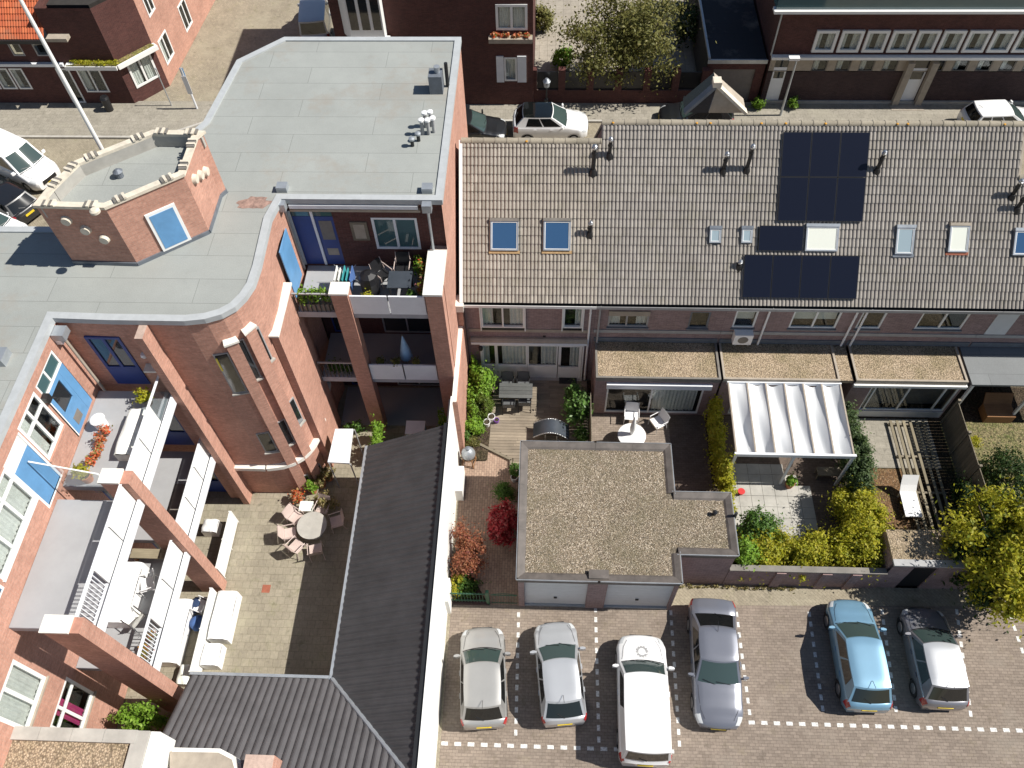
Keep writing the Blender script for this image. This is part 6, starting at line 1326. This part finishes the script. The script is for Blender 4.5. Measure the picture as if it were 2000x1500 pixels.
tt = thing('terrace_table', 'dark blue terrace table below the wide window', 'table', (-5.1, 19.5, zf)); MB().box(-5.6, -4.75, 19.1, 19.9, zf+.7, zf+.74).build('table_top', 'table_black', tt)
for x in (-5.55, -4.85):
    for y in (19.15, 19.8): MB().box(x, x+.05, y, y+.05, zf, zf+.699).build('leg', 'dark_metal', tt)
chair(-5.9, 20.0, R(-40), 'black terrace chair next to the dark blue table', zf, 'black_plastic', 'beige_plastic'); chair(-5.2, 20.3, R(-90), 'black terrace chair between the blue table and the window', zf, 'black_plastic', 'beige_plastic')
gr = thing('covered_barbecue', 'black covered barbecue in the middle of the upper terrace', 'barbecue', (-6.3, 19.5, zf)); MB().lathe((-6.3, 19.5, zf), [(.3, 0), (.34, .3), (.36, .7), (.3, .95), (.12, 1.05)], 10).build('cover', 'black_plastic', gr)
lr = thing('laundry_rack', 'drying rack with white and teal laundry on the upper terrace', 'laundry rack', (-7.2, 19.6, zf))
for k, mt in enumerate(('white_paint', 'curtain', 'teal_cloth', 'teal_cloth', 'blue_cloth')): MB().box(-7.5+k*.14, -7.47+k*.14, 19.25, 19.95-.1*(k % 2), zf+.35+.1*(k % 2), zf+.95).build('cloth', mt, lr)
for y in (19.22, 19.98): MB().tube([(-7.6, y, zf), (-6.8, y, zf+.95)], .012, 5).build('leg', 'steel', lr); MB().tube([(-6.8, y, zf), (-7.6, y, zf+.95)], .012, 5).build('leg', 'steel', lr)
o = thing('wall_picture', 'framed relief picture on the terrace wall between door and window', 'picture', (-6.6, YT, F2+1.5)); MB().box(-6.9, -6.3, YT-.05, YT-.003, F2+1.4, F2+2.3).build('picture', 'wood_grey', o); MB().box(-6.8, -6.4, YT-.058, YT-.051, F2+1.5, F2+2.2).build('canvas', 'sandstone', o)
# middle balcony: folded blue parasol and planters
zm = F1+.004; ps = thing('parasol', 'folded pale blue parasol on the shaded middle balcony', 'parasol', (-5.45, 19.2, zm)); MB().lathe((-5.45, 19.2, zm+.45), [(.05, 0), (.26, .15), (.2, .6), (.1, 1.1), (.02, 1.5)], 10).build('cloth', 'parasol_blue', ps, smooth=50); MB().cyl((-5.45, 19.2, zm), (-5.45, 19.2, zm+2.0), .02, .02, 6).build('pole', 'steel', ps)
for k, x in enumerate((-6.4, -5.75, -5.0)): potted(x, 18.72, zm+.0, .13, .8, 'wood_grey', 'leaf_olive', .2, 200, ('olive potted plant behind the middle balcony panel nearest the pier', 'olive potted plant at the joint of the middle balcony panels', 'olive potted plant behind the middle balcony panel beside the side wall')[k])
hedge('balcony_plants', 'dark green plants behind the middle narrow railing', [(-8.6, 18.8), (-7.7, 18.8)], .3, .8, 700, .07, 'leaf_green', .35, zm)
# ground in front of the recess
hedge('hedge', 'bright lime creeper climbing the middle brick pier', [(-7.15, 18.1), (-7.05, 17.2), (-6.6, 16.6)], .5, 1.7, 4200, .07, 'leaf_lime', .3)
hedge('balcony_plants', 'green bush at the foot of the recessed balconies', [(-8.6, 18.4), (-7.8, 18.3)], .4, .8, 900, .07, 'leaf_green', .35)
shrub('shrub', 'lime shrub beside the parapet of the corrugated shed', 'shrub', (-4.2, 18.0, 1.2), (.25, .6, 1.2), 900, .07, 'leaf_lime', 16, .3, base=(-4.2, 18, .01))
o = thing('bicycle_canopy', 'white flat roofed lean-to shelter against the tall brick wall', 'shelter', (-8.5, 17.4, 0)); c = [P2(*p, 2.2) for p in ((655, 838), (690, 838), (682, 905), (640, 903))]; MB().prism(c[::-1], 2.14, 2.22).build('roof', 'panel_white', o)
for p in c: MB().cyl((p[0]*.995, p[1], 0), (p[0]*.995, p[1], 2.14), .03, .03, 8).build('post', 'grey_trim', o)
q = P(810, 856, 1.2); o = thing('storage_box', 'pale blue storage box in the dark ground floor recess', 'box', (q[0], q[1]+.6, 0)); MB().box(q[0]-.4, q[0]+.35, q[1]+.2, q[1]+.8, .03, 1.2).build('box', 'parasol_blue', o); MB().box(q[0]-.43, q[0]+.38, q[1]+.17, q[1]+.83, 1.202, 1.26).build('lid', 'panel_white', o)
# round courtyard table and chairs
q = P(609, 1026, .72); tb2 = thing('courtyard_table', 'round grey stone table in the courtyard', 'table', (q[0], q[1], .006)); MB().lathe((q[0], q[1], .68), [(.56, 0), (.60, .02), (.60, .05), (.1, .06)], 28).build('table_top', 'concrete', tb2, smooth=40); MB().lathe((q[0], q[1], .006), [(.32, 0), (.28, .06), (.09, .14), (.08, .67)], 14).build('pedestal', 'concrete', tb2, smooth=40)
cgr = 'chairs round the stone courtyard table'
for an in (150, 195, 235, 285, 20, 75): a_ = R(an); chair(q[0]+.95*math.cos(a_), q[1]+.95*math.sin(a_), a_+math.pi, 'pinkish plastic chair pulled up to the round stone table', .006, 'beige_plastic', 'beige_plastic', group=cgr)
q = P(590, 985, .5); o = thing('garden_cushion', 'cream cushion draped on a stool near the stone table', 'cushion', (q[0]+.2, q[1]-.1, .006)); MB().box(q[0]-.1, q[0]+.45, q[1]-.3, q[1]+.15, .35, .5).build('cushion', 'blind', o); MB().lathe((q[0]+.18, q[1]-.07, .006), [(.2, 0), (.12, .17), (.2, .34)], 10).build('stool', 'wood_grey', o)
for k, (x, y, c_, lb_) in enumerate(((600, 950, 'leaf_lime', 'lime potted plant at the foot of the curved brick wall'), (618, 938, 'leaf_dry', 'dry flowering pot by the curved wall windows'), (632, 925, 'leaf_dry', 'straw coloured potted plant under the lean-to shelter'), (572, 968, 'flower_orange', 'orange flowered pot at the start of the curved wall'))): q = P(x, y, .4); potted(q[0]+.2, q[1]-.05, .006, .18, .35, 'terracotta', c_, .32, 420, lb_)
for x, y, lb_ in ((630, 975, 'dry sprawling plant tub behind the round stone table'), (645, 985, 'small brown tub with dry grass near the shed shadow')): q = P(x, y, .4); potted(q[0], q[1], .006, .2, .3, 'wood_grey', 'leaf_dry', .35, 500, lb_)
q = P(520, 1150); o = MB().box(q[0]-.16, q[0]+.16, q[1]-.16, q[1]+.16, .008, .016).build('drain_cover', 'rust'); tag(rebase(o, (q[0], q[1], .008)), 'rusty square drain cover in the courtyard paving', 'drain cover')
# ground patios of the left wing: white fence panels and furniture
for y0, y1, lb_ in ((11.5, 13.9, 'white patio fence between the two tall brick piers'), (7.6, 10.7, 'white patio fence in front of the covered furniture')):
    f = thing('patio_fence', lb_, 'fence', (-12.5, (y0+y1)/2, 0)); k = 2
    for j in range(k): MB().box(-12.55, -12.45, y0+(y1-y0)*j/k+.02, y0+(y1-y0)*(j+1)/k-.02, .1, 1.0).build('panel', 'white_paint', f)
    for j in range(k+1): MB().box(-12.56, -12.44, y0+(y1-y0)*j/k-.019, y0+(y1-y0)*j/k+.019, 0, 1.05).build('post', 'white_paint', f)
def cov(x0, x1, y0, y1, z0, z1, lb_, mat='white_plastic', cat='cover'):
    t = thing('covered_furniture', lb_, cat, ((x0+x1)/2, (y0+y1)/2, z0)); rows = []
    for i in range(9):
        s = i/8; rows.append([(lerp(x0, x1, v), lerp(y0, y1, s), z1-(.10*(abs(2*v-1)**4)+.08*abs(2*s-1)**4)+.02*math.sin(v*9+s*7)) for v in np.linspace(0, 1, 9)])
    MB().grid(rows).build('cover', mat, t, smooth=True); m = MB(); m.prism([(x0, y0), (x1, y0), (x1, y1), (x0, y1)], z0, z1-.15, top=False); m.build('skirt', mat, t); return t
cov(-12.35, -11.6, 8.9, 10.75, .01, .75, 'long white furniture cover outside the lower patio fence'); cov(-12.4, -11.75, 7.95, 8.75, .01, .7, 'shorter white furniture cover outside the lower patio fence')
q = P(410, 1025, .5); cov(q[0]-.3, q[0]+.3, q[1]-.3, q[1]+.25, .01, .6, 'white side table by the upper patio fence', cat='table')
cov(-14.3, -13.3, 8.0, 10.4, .01, .72, 'white cloth covered patio table below the lower balcony', cat='table'); cov(-13.2, -12.75, 7.3, 8.0, .01, .5, 'yellow edged white crate on the lower patio', 'blind', 'crate')
for x, y, mt, lb_ in ((-13.2, 10.3, 'navy_cloth', 'navy clothed stool on the lower patio'), (-13.0, 9.6, 'blue_cloth', 'blue bundle beside the white patio fence')): q = (x, y); o = thing('floor_cushion', lb_, 'cushion', (x, y, .01)); MB().lathe((x, y, .01), [(.2, 0), (.3, .12), (.28, .35), (.12, .45)], 10).build('cushion', mt, o, smooth=True)
chair(-12.95, 10.2, R(160), 'white plastic chair on the lower patio beside the fence', .006, 'white_plastic', 'white_plastic')
# middle terraces
zt = F1+.005; cov(-14.4, -13.6, 8.2, 10.3, zt, zt+.7, 'white table under a cloth on the middle terrace', cat='table'); chair(-13.3, 9.6, R(200), 'white chair beside the cloth covered table on the middle terrace', zt, 'white_plastic', 'white_plastic')
chair(-13.4, 8.4, R(150), 'grey chair at the cloth covered table on the middle terrace', zt, 'curtain', 'steel')
o = thing('wooden_bench', 'pale wooden bench against the divider of the middle terrace', 'bench', (-13.6, 10.7, zt)); MB().box(-14.2, -12.9, 10.5, 10.85, zt+.4, zt+.46).build('seat', 'wood_slat', o)
for x in (-14.15, -12.98): MB().box(x, x+.07, 10.55, 10.8, zt, zt+.399).build('leg', 'wood_brown', o)
o = MB().box(-13.6, -13.1, 12.2, 13.6, zt+.002, zt+.02).build('doormat', 'curtain_dark'); tag(rebase(o, (-13.35, 12.9, zt)), 'brown doormat on the middle terrace floor', 'mat')
for y, lb_ in ((7.3, 'dark planter trough with pink flowers on the middle terrace railing'),): hedge('balcony_plants', lb_, [(-12.85, 7.0), (-12.85, 8.0)], .3, .6, 800, .06, 'flower_mix', .35, zt)
# top terrace
zt = F2+.005; hedge('terrace_flowers', 'orange and red flowers in pots along the top terrace wall', [(-14.3, 13.4), (-14.25, 12.6), (-14.35, 12.0)], .3, .5, 1300, .06, 'flower_orange', .35, zt); potted(-14.3, 11.6, zt, .2, .35, 'terracotta', 'leaf_yellow', .3, 500, 'yellow green bush in a pot beside the frosted screen')
cov(-13.55, -13.0, 12.3, 14.0, zt, zt+.55, 'light grey lounge bed cover on the top terrace', 'curtain', 'cover'); potted(-13.2, 14.5, zt, .18, .35, 'edge_trim', 'leaf_yellow', .3, 420, 'olive plant in a dark pot in the corner of the top terrace')
o = thing('terrace_stool', 'white round stool against the blue terrace door wall', 'stool', (-14.5, 13.6, zt)); MB().lathe((-14.5, 13.6, zt), [(.2, 0), (.22, .4), (.25, .42), (.2, .46)], 14).build('stool', 'white_plastic', o, smooth=40)
q = P(280, 1405, .5); shrub('shrub', 'green ivy bush in the dark gap beside the corrugated shed', 'shrub', (-13.6, 5.9, 1.3), (.9, .5, .9), 3200, .08, 'leaf_lime', 30, .3, base=(-13.6, 5.9, .01))
# ================================================================== buildings across the street
def bwin(root, T, u0, u1, z0, z1, cols=(.5,), rows=(), mat='white_paint', pane='glass', cur=(), rec=-.04, **k): return window(root, T, u0, u1, z0, z1, cols=cols, rows=rows, mat=mat, pane=pane, cur=cur, rec=rec, **k)
def simple(root, x0, x1, y0, y1, z1, mat): MB().box(x0, x1, y0+.5, y1, 0, z1-.1).build('core', 'room', root)
# long house at the right
YN = 41.25; T = frame_of((0, YN), (1, 0)); X_ = lambda px_, py_: PY(px_, py_, YN)[0]; Z_ = lambda px_, py_: PY(px_, py_, YN)[2]
nb = thing('terrace_building', 'long dark brick house with a row of white framed upper windows across the street', 'building', (25, YN, 0)); nx0 = X_(1497, 150); 
zl = Z_(1600, 112); zu0, zu1 = Z_(1640, 102), Z_(1640, 62); cor = Z_(1600, 107); ups = []; lows = []
for k in range(9): c = 1608+k*49.2; ups.append((X_(c-19, 82), X_(c+24, 82), zu0+.06, zu1+.12))
for k in range(10):
    c = 1603+k*46
    if 1755 < c < 1830: continue
    lows.append((X_(c-16, 125), X_(c+14, 125), Z_(c, 140), zl-.15))
dw = (X_(1775, 150), X_(1805, 150), .15, zl-.2); ds = (X_(1507, 150), X_(1533, 150), .15, zl-.15)
facade('wall', nb, T, nx0, 42, cor, 9.2, ups, 'brick_dark_shaded'); facade('lower_wall', nb, T, nx0, 42, 2.25, cor, [(a, b, c, d) for a, b, c, d in lows]+[(dw[0], dw[1], 2.25, dw[3]), (ds[0], ds[1], 2.25, ds[3])], 'sandstone'); facade('plinth', nb, T, nx0, 42, 0, 2.25, [(dw[0], dw[1], 0, 2.25), (ds[0], ds[1], 0, 2.25)], 'brick_plinth')
for h in ups: bwin(nb, T, *h, cols=(), fr=.15, rec=-.12, fd=.15, cur=((0, .35), (.6, 1)))
for h in lows: bwin(nb, T, *h, cols=(), fr=.07, mat='edge_trim', rec=.02, cur=((0, .5),))
for d in (dw, ds):
    dd = MB().obox(T, d[0], d[1], -.1, -.02, .12, d[3]-.5).build('door', 'panel_white', nb); MB().obox(T, d[0]+.1, d[1]-.1, -.018, -.012, d[3]-1.2, d[3]-.7).build('pane', 'pane_dark', dd); MB().obox(T, d[0], d[1], -.1, -.03, d[3]-.49, d[3]).build('transom', 'pane_dark', dd)
for s in (dw[0]-.42, dw[1]+.05): MB().obox(T, s, s+.36, .0, .28, 0, 2.9).build('door_pier', 'sandstone', nb)
MB().obox(T, dw[0]-.5, dw[1]+.5, .0, .7, .0, .14).build('doorstep', 'sandstone', nb); MB().obox(T, nx0-.05, 42, .003, .3, cor-.14, cor+.02).build('cornice', 'white_paint', nb)
MB().obox(T, nx0+.2, 42, .003, .12, .12, .3).build('base_course', 'concrete', nb); zb2 = Z_(1600, 14); MB().obox(T, X_(1510, 14), 42, .003, .5, zb2-.1, zb2+.05).build('balcony_edge', 'white_paint', nb); MB().obox(T, X_(1515, 10), 42, -1.6, .3, zb2+.052, zb2+1.1).build('glazed_gallery', 'pane_teal', nb)
MB().box(nx0+.02, 42, YN+.5, 50, 0, 9.1).build('core', 'room', nb); TW = frame_of((nx0, 50), (0, -1)); facade('side_wall', nb, TW, 0, 50-YN, 0, 9.2, [], 'brick_dark_shaded'); MB().cyl((nx0-.1, YN-.08, 3.3), (nx0-.1, YN-.08, 9), .05, .05, 8).build('drainpipe', 'zinc', nb)
lmp = P(1562, 113, 5.6); 
def lamp(px_, pyt, pxb, pyb, label, head='white'):
    b = P(pxb, pyb, .12); zt_ = PY(px_, pyt, b[1])[2]; t = thing('street_lamp', label, 'street lamp', (b[0], b[1], .12)); MB().cyl((b[0], b[1], .12), (b[0], b[1], zt_), .07, .045, 10).build('post', 'zinc' if head == 'white' else 'black_plastic', t, smooth=40)
    if head == 'white': MB().box(b[0]-.45, b[0]+.12, b[1]-.14, b[1]+.14, zt_, zt_+.14).build('lamp_head', 'white_plastic', t)
    else: MB().lathe((b[0], b[1], zt_-.1), [(.06, 0), (.16, .08), (.2, .4), (.24, .42), (.08, .6)], 10).build('lamp_head', 'zinc', t); MB().lathe((b[0], b[1], .12), [(.14, 0), (.14, .5), (.09, .6)], 10).build('base', 'black_plastic', t)
    return t
lamp(1555, 116, 1524, 225, 'grey street lamp with a white head before the white side door'); lamp(1066, 168, 1067, 208, 'short black lantern post before the brick garden wall', 'black')
for x, y, lb_ in ((1482, 203, 'round green bush growing beside the white side door'), (1548, 203, 'small yellow green bush at the foot of the street lamp')): q = P(x, y, .4); shrub('shrub', lb_, 'shrub', (q[0], q[1], .5), (.42, .35, .42), 900, .08, 'leaf_lime', 18, .35, base=(q[0], q[1], .12))
# garage with flat black roof and garden wall with piers
sg_ = thing('street_garage', 'dark flat roofed garage with brown door between garden wall and long house', 'garage', (11, 42, 0)); gx0, gx1 = X_(1373, 180), nx0-.15; T3 = frame_of((0, YN+.2), (1, 0)); facade('wall', sg_, T3, gx0, gx1, 0, 2.7, [(gx0+.4, gx1-.5, 0, 2.2)], 'brick_dark_shaded'); MB().obox(T3, gx0+.4, gx1-.5, -.12, -.08, 0, 2.2).build('door', 'curtain_dark', sg_); MB().box(gx0, gx1, YN+.2, 52, 2.71, 2.8).build('roof', 'bitumen_black', sg_); MB().box(gx0-.03, gx1+.03, YN+.1, YN+.199, 2.62, 2.86).build('roof_edge', 'zinc', sg_); MB().box(gx0+.05, gx1-.05, YN+.5, 51.9, 0, 2.7).build('core', 'room', sg_); MB().box(gx0-.02, gx0+.1, YN+.2, 52, 2.802, 2.95).build('side_edge', 'zinc', sg_)
wl = thing('street_wall', 'brick garden wall with piers and dark panels along the street', 'wall', (4, YN, 0)); wx0, wx1 = X_(1042, 190), gx0-.05; MB().box(wx0, wx1, YN-.1, YN+.12, 0, 1.0).build('wall', 'brick_dark_shaded', wl)
np_ = 7
for k in range(np_): x = wx0+(wx1-wx0)*k/(np_-1); MB().box(x-.2, x+.2, YN-.16, YN+.2, 1.002, 2.35).build('pier', 'brick_dark_shaded', wl)
for k in range(np_-1): a = wx0+(wx1-wx0)*k/(np_-1)+.21; b = wx0+(wx1-wx0)*(k+1)/(np_-1)-.21; MB().box(a, b, YN, YN+.05, 1.002, 2.15).build('panel', 'black_plastic', wl)
sheet('garden_ground', [(wx0, YN+.13), (gx0-.06, YN+.13), (gx0-.06, 60), (wx0, 60)], .03, 'paver_slab')
q = P(1225, 75, 3.4); tree('garden_tree', 'olive blossoming tree in the walled garden across the street', (q[0]+.3, q[1]+.2, 0.03), (q[0], q[1]+.2, 3.4), (4.2, 3.4, 2.9), 17000, .12, 'leaf_olive', 130, .2, .2, hollow=.15)
for x, y, r_, m_, lb_ in ((1060, 40, .9, 'leaf_olive', 'olive shrub behind the flower box window'), (1100, 110, .7, 'leaf_lime', 'small bright bush inside the street garden wall'), (1340, 60, 1.5, 'leaf_dark', 'dark evergreen bush beside the flat black garage roof')): q = P(x, y, .8); shrub('shrub', lb_, 'shrub', (q[0], q[1], r_), (r_, r_, r_), 1800, .12, m_, 24, .3, base=(q[0], q[1], .03))
# brick house in the middle
mb_ = thing('corner_house', 'red brick corner house with white bay window and flower box across the street', 'building', (-5, YN, 0)); ax0, ax1 = X_(655, 60), wx0-.02; YM = YN-.25; T = frame_of((0, YM), (1, 0))
XM = lambda a, b: PY(a, b, YM)[0]; ZM = lambda a, b: PY(a, b, YM)[2]
wU = (XM(968, 30), XM(1030, 30), ZM(1000, 58), ZM(1000, 8)); wLo = (XM(985, 140), XM(1010, 140), ZM(1000, 158), ZM(1000, 112))
facade('wall', mb_, T, ax0, ax1, 0, 9.5, [wU, wLo], 'brick_dark_shaded'); facade('side_wall', mb_, frame_of((ax1, YM), (0, 1)), 0, 8, 0, 9.5, [], 'brick_dark_shaded'); facade('side_wall', mb_, frame_of((ax0, YM+8), (0, -1)), 0, 8, 0, 9.5, [], 'brick_dark_shaded'); MB().box(ax0+.1, ax1-.1, YM+.6, YM+8, 0, 9.4).build('core', 'room', mb_)
bwin(mb_, T, *wU, cols=(.5,), fr=.14, rec=-.05, cur=((.1, .45), (.55, .9))); bwin(mb_, T, *wLo, cols=(), fr=.1, rec=-.02, cur=((0, 1),))
for a, b in ((XM(970, 140), wLo[0]-.02), (wLo[1]+.02, XM(1028, 140))): MB().obox(T, a, b, .005, .07, wLo[2]-.05, wLo[3]+.1).build('shutter', 'panel_white', mb_)
fb = MB().obox(T, XM(955, 72), XM(1040, 72), .005, .45, wU[2]-.55, wU[2]-.3).build('flower_box', 'sandstone', mb_); V, F = merge([blob((x, YM-.22, wU[2]-.2), (.25, .16, .16), 120, .09, 6, .4) for x in np.linspace(XM(965, 72), XM(1030, 72), 6)]); fastmesh('flowers', V, F, 'flower_orange', mb_)
by0, by1 = XM(668, 40), XM(752, 40); bz0, bz1 = ZM(710, 62), 7.5; bay = MB().prism([(by0, YM-.004), (by0+.5, YM-.7), (by1, YM-.7), (by1+.0, YM-.004)], bz0-.1, bz1).build('bay_window', 'white_paint', mb_); TB = frame_of((by0+.5, YM-.7), (1, 0)); LB = by1-by0-.5
for k in range(3): MB().obox(TB, LB*k/3+.1, LB*(k+1)/3-.08, .003, .02, bz0+.55, bz1-.2).build('pane', 'pane_dark', bay)
MB().obox(TB, -.3, LB+.2, -.5, .3, bz0-.28, bz0-.104).build('bay_sill', 'white_paint', mb_)
# corner shop house at the upper left
cw = thing('corner_house', 'dark brick house with orange tiled roof and white cornice at the street corner', 'building', (-28, 41, 0)); YW = 41.0; T = frame_of((0, YW), (1, 0)); cA, cB, cC = P2(265, 205), P2(332, 168), P2(388, 62)
wz = PY(100, 125, YW)[2]; hz_ = [(-33.4, -32.5, 1.1, 2.5), (-32.4, -31.5, 1.1, 2.5), (-31.4, -30.6, 1.1, 2.5), (-28.6, -27.8, .15, 2.5), (-27.4, -26.0, .9, 2.6)]
facade('wall', cw, T, -27.98, cA[0], 4.45, 6.2, [], 'brick_dark_shaded'); facade('side_wall', cw, frame_of((-27.98, YW+8), (0, -1)), 0, 8, 4.45, 6.2, [], 'brick_dark_shaded'); facade('wall', cw, T, -45, cA[0], 0, 4.45, hz_+[(-30.6, -29.9, 3.3, 4.1), (-29.2, -28.5, 3.3, 4.1), (-33, -32.2, 3.3, 4.1)], 'brick_dark_shaded')
for i, h in enumerate(hz_): bwin(cw, T, *h, cols=() if i != 4 else (.5,), fr=.09, rec=-.03, cur=((0, .3),))
for h in ((-30.6, -29.9, 3.3, 4.1), (-29.2, -28.5, 3.3, 4.1), (-33, -32.2, 3.3, 4.1)): bwin(cw, T, *h, cols=(), fr=.07, mat='grey_trim', rec=.0)
TD = frame_of(cA, np.array(cB)-np.array(cA)); LD = np.linalg.norm(np.array(cB)-np.array(cA)); facade('wall', cw, TD, 0, LD, 0, 6.2, [(LD*.2, LD*.85, .9, 2.6)], 'brick_dark_shaded'); bwin(cw, TD, LD*.2, LD*.85, .9, 2.6, cols=(.5,), fr=.12, rec=-.05, cur=((0, .4), (.6, 1)))
TE = frame_of(cB, np.array(cC)-np.array(cB)); LE = np.linalg.norm(np.array(cC)-np.array(cB)); facade('wall', cw, TE, 0, LE+6, 0, 6.2, [(.6, 1.9, 1.0, 2.6), (.8, 1.8, 4.0, 5.4), (4.2, 5.4, .9, 2.6)], 'brick_red'); bwin(cw, TE, .6, 1.9, 1.0, 2.6, fr=.1, rec=-.04, cur=((0, .4),)); bwin(cw, TE, .8, 1.8, 4.0, 5.4, fr=.1, rec=-.04); bwin(cw, TE, 4.2, 5.4, .9, 2.6, fr=.1, rec=-.04)  # east side in paler brick: sunlight on it put into the colour
MB().obox(T, -45, -27.9, .003, .22, wz-.05, wz+.13).build('cornice', 'panel_white', cw); MB().obox(T, -27.7, cA[0]+.15, .003, .45, wz-.12, wz+.12).build('cornice', 'white_paint', cw); MB().obox(TD, -.1, LD+.1, .003, .45, wz-.12, wz+.12).build('cornice', 'white_paint', cw)
bz_ = wz+.13; MB().prism([(-27.6, YW-.4), (cA[0]+.1, YW-.4), (cB[0]+.2, cB[1]-.2), (cB[0]-.9, cB[1]+.1), (cA[0]-.3, YW+.0)], bz_, bz_+.06).build('canopy_roof', 'moss_roof', cw); V, F = merge([blob((x, YW-.15, bz_+.1), (.4, .25, .12), 160, .08, 6, .4) for x in np.linspace(-27, cA[0], 6)]); fastmesh('moss', V, F, 'leaf_yellow', cw)
MB().prism([(-27.5, YW+.5), (cA[0]-.3, YW+.5), (cB[0]-.5, cB[1]+.3), (cC[0]-.5, cC[1]), (cC[0]-.5, 56), (-27.5, 56)], 0, 6.1).build('core', 'room', cw)
gp = P(110, 70, 6.2); m = MB(); xr_ = -28.0
m.add([(-46, YW-.45, 4.6), (xr_, YW-.45, 4.6), (xr_, YW+5, 9.4), (-46, YW+5, 9.4)], [(0, 1, 2, 3)]); m.build('roof_shell', 'brick_dark_shaded', cw)
sl2 = math.atan2(4.8, 5.45); tme = bpy.data.meshes.new('roof_tile'); tme.from_pydata(TV, [], TF); tme.update(); tme.materials.append(MATS['tile_orange'])
for r_ in range(11):
    for c_ in range(22):
        s = r_*.34; share('roof_tile', tme, cw, (xr_-.31*(c_+1)-(-28), YW-.45+s*math.cos(sl2)-41, 4.63+s*math.sin(sl2)), (sl2, 0, 0), (1.03, 1.02, 1))
MB().box(-46, xr_+.1, YW-.62, YW-.46, 4.45, 4.65).build('gutter', 'dark_metal', cw); MB().box(xr_+.12, -26.7, YW-.5, YW+.9, 4.5, 4.7).build('box_gutter', 'sandstone', cw)
# road sign post and bin at the corner
b = P(385, 212, .12); t = thing('street_sign', 'blue and white post with signs on the pavement corner', 'sign', (b[0], b[1], .12)); zt_ = PY(345, 133, b[1])[2]; MB().cyl((b[0], b[1], .12), (b[0], b[1], zt_), .06, .06, 10).build('post', 'panel_white', t); MB().box(b[0]-.09, b[0]+.09, b[1]-.03, b[1]+.03, zt_-.6, zt_).build('sign_plate', 'blue_paint', t); MB().box(b[0]-.14, b[0]+.14, b[1]-.09, b[1]-.065, 1.2, 2.4).build('sign_plate', 'panel_white', t)
b = P(335, 206, .12); t = thing('bollard', 'thin grey post on the pavement corner beside the sign', 'post', (b[0], b[1], .12)); MB().cyl((b[0], b[1], .12), (b[0], b[1], 2.6), .035, .03, 8).build('post', 'zinc', t); MB().lathe((b[0], b[1], 2.6), [(.05, 0), (.06, .05), (.02, .1)], 8).build('cap', 'zinc', t)
b = P(215, 215, .12); t = thing('litter_bin', 'black litter bin against the dark brick corner house', 'bin', (b[0], b[1], .12)); MB().lathe((b[0], b[1], .12), [(.22, 0), (.25, .8), (.27, .82), (.2, .95)], 14).build('bin', 'black_plastic', t)
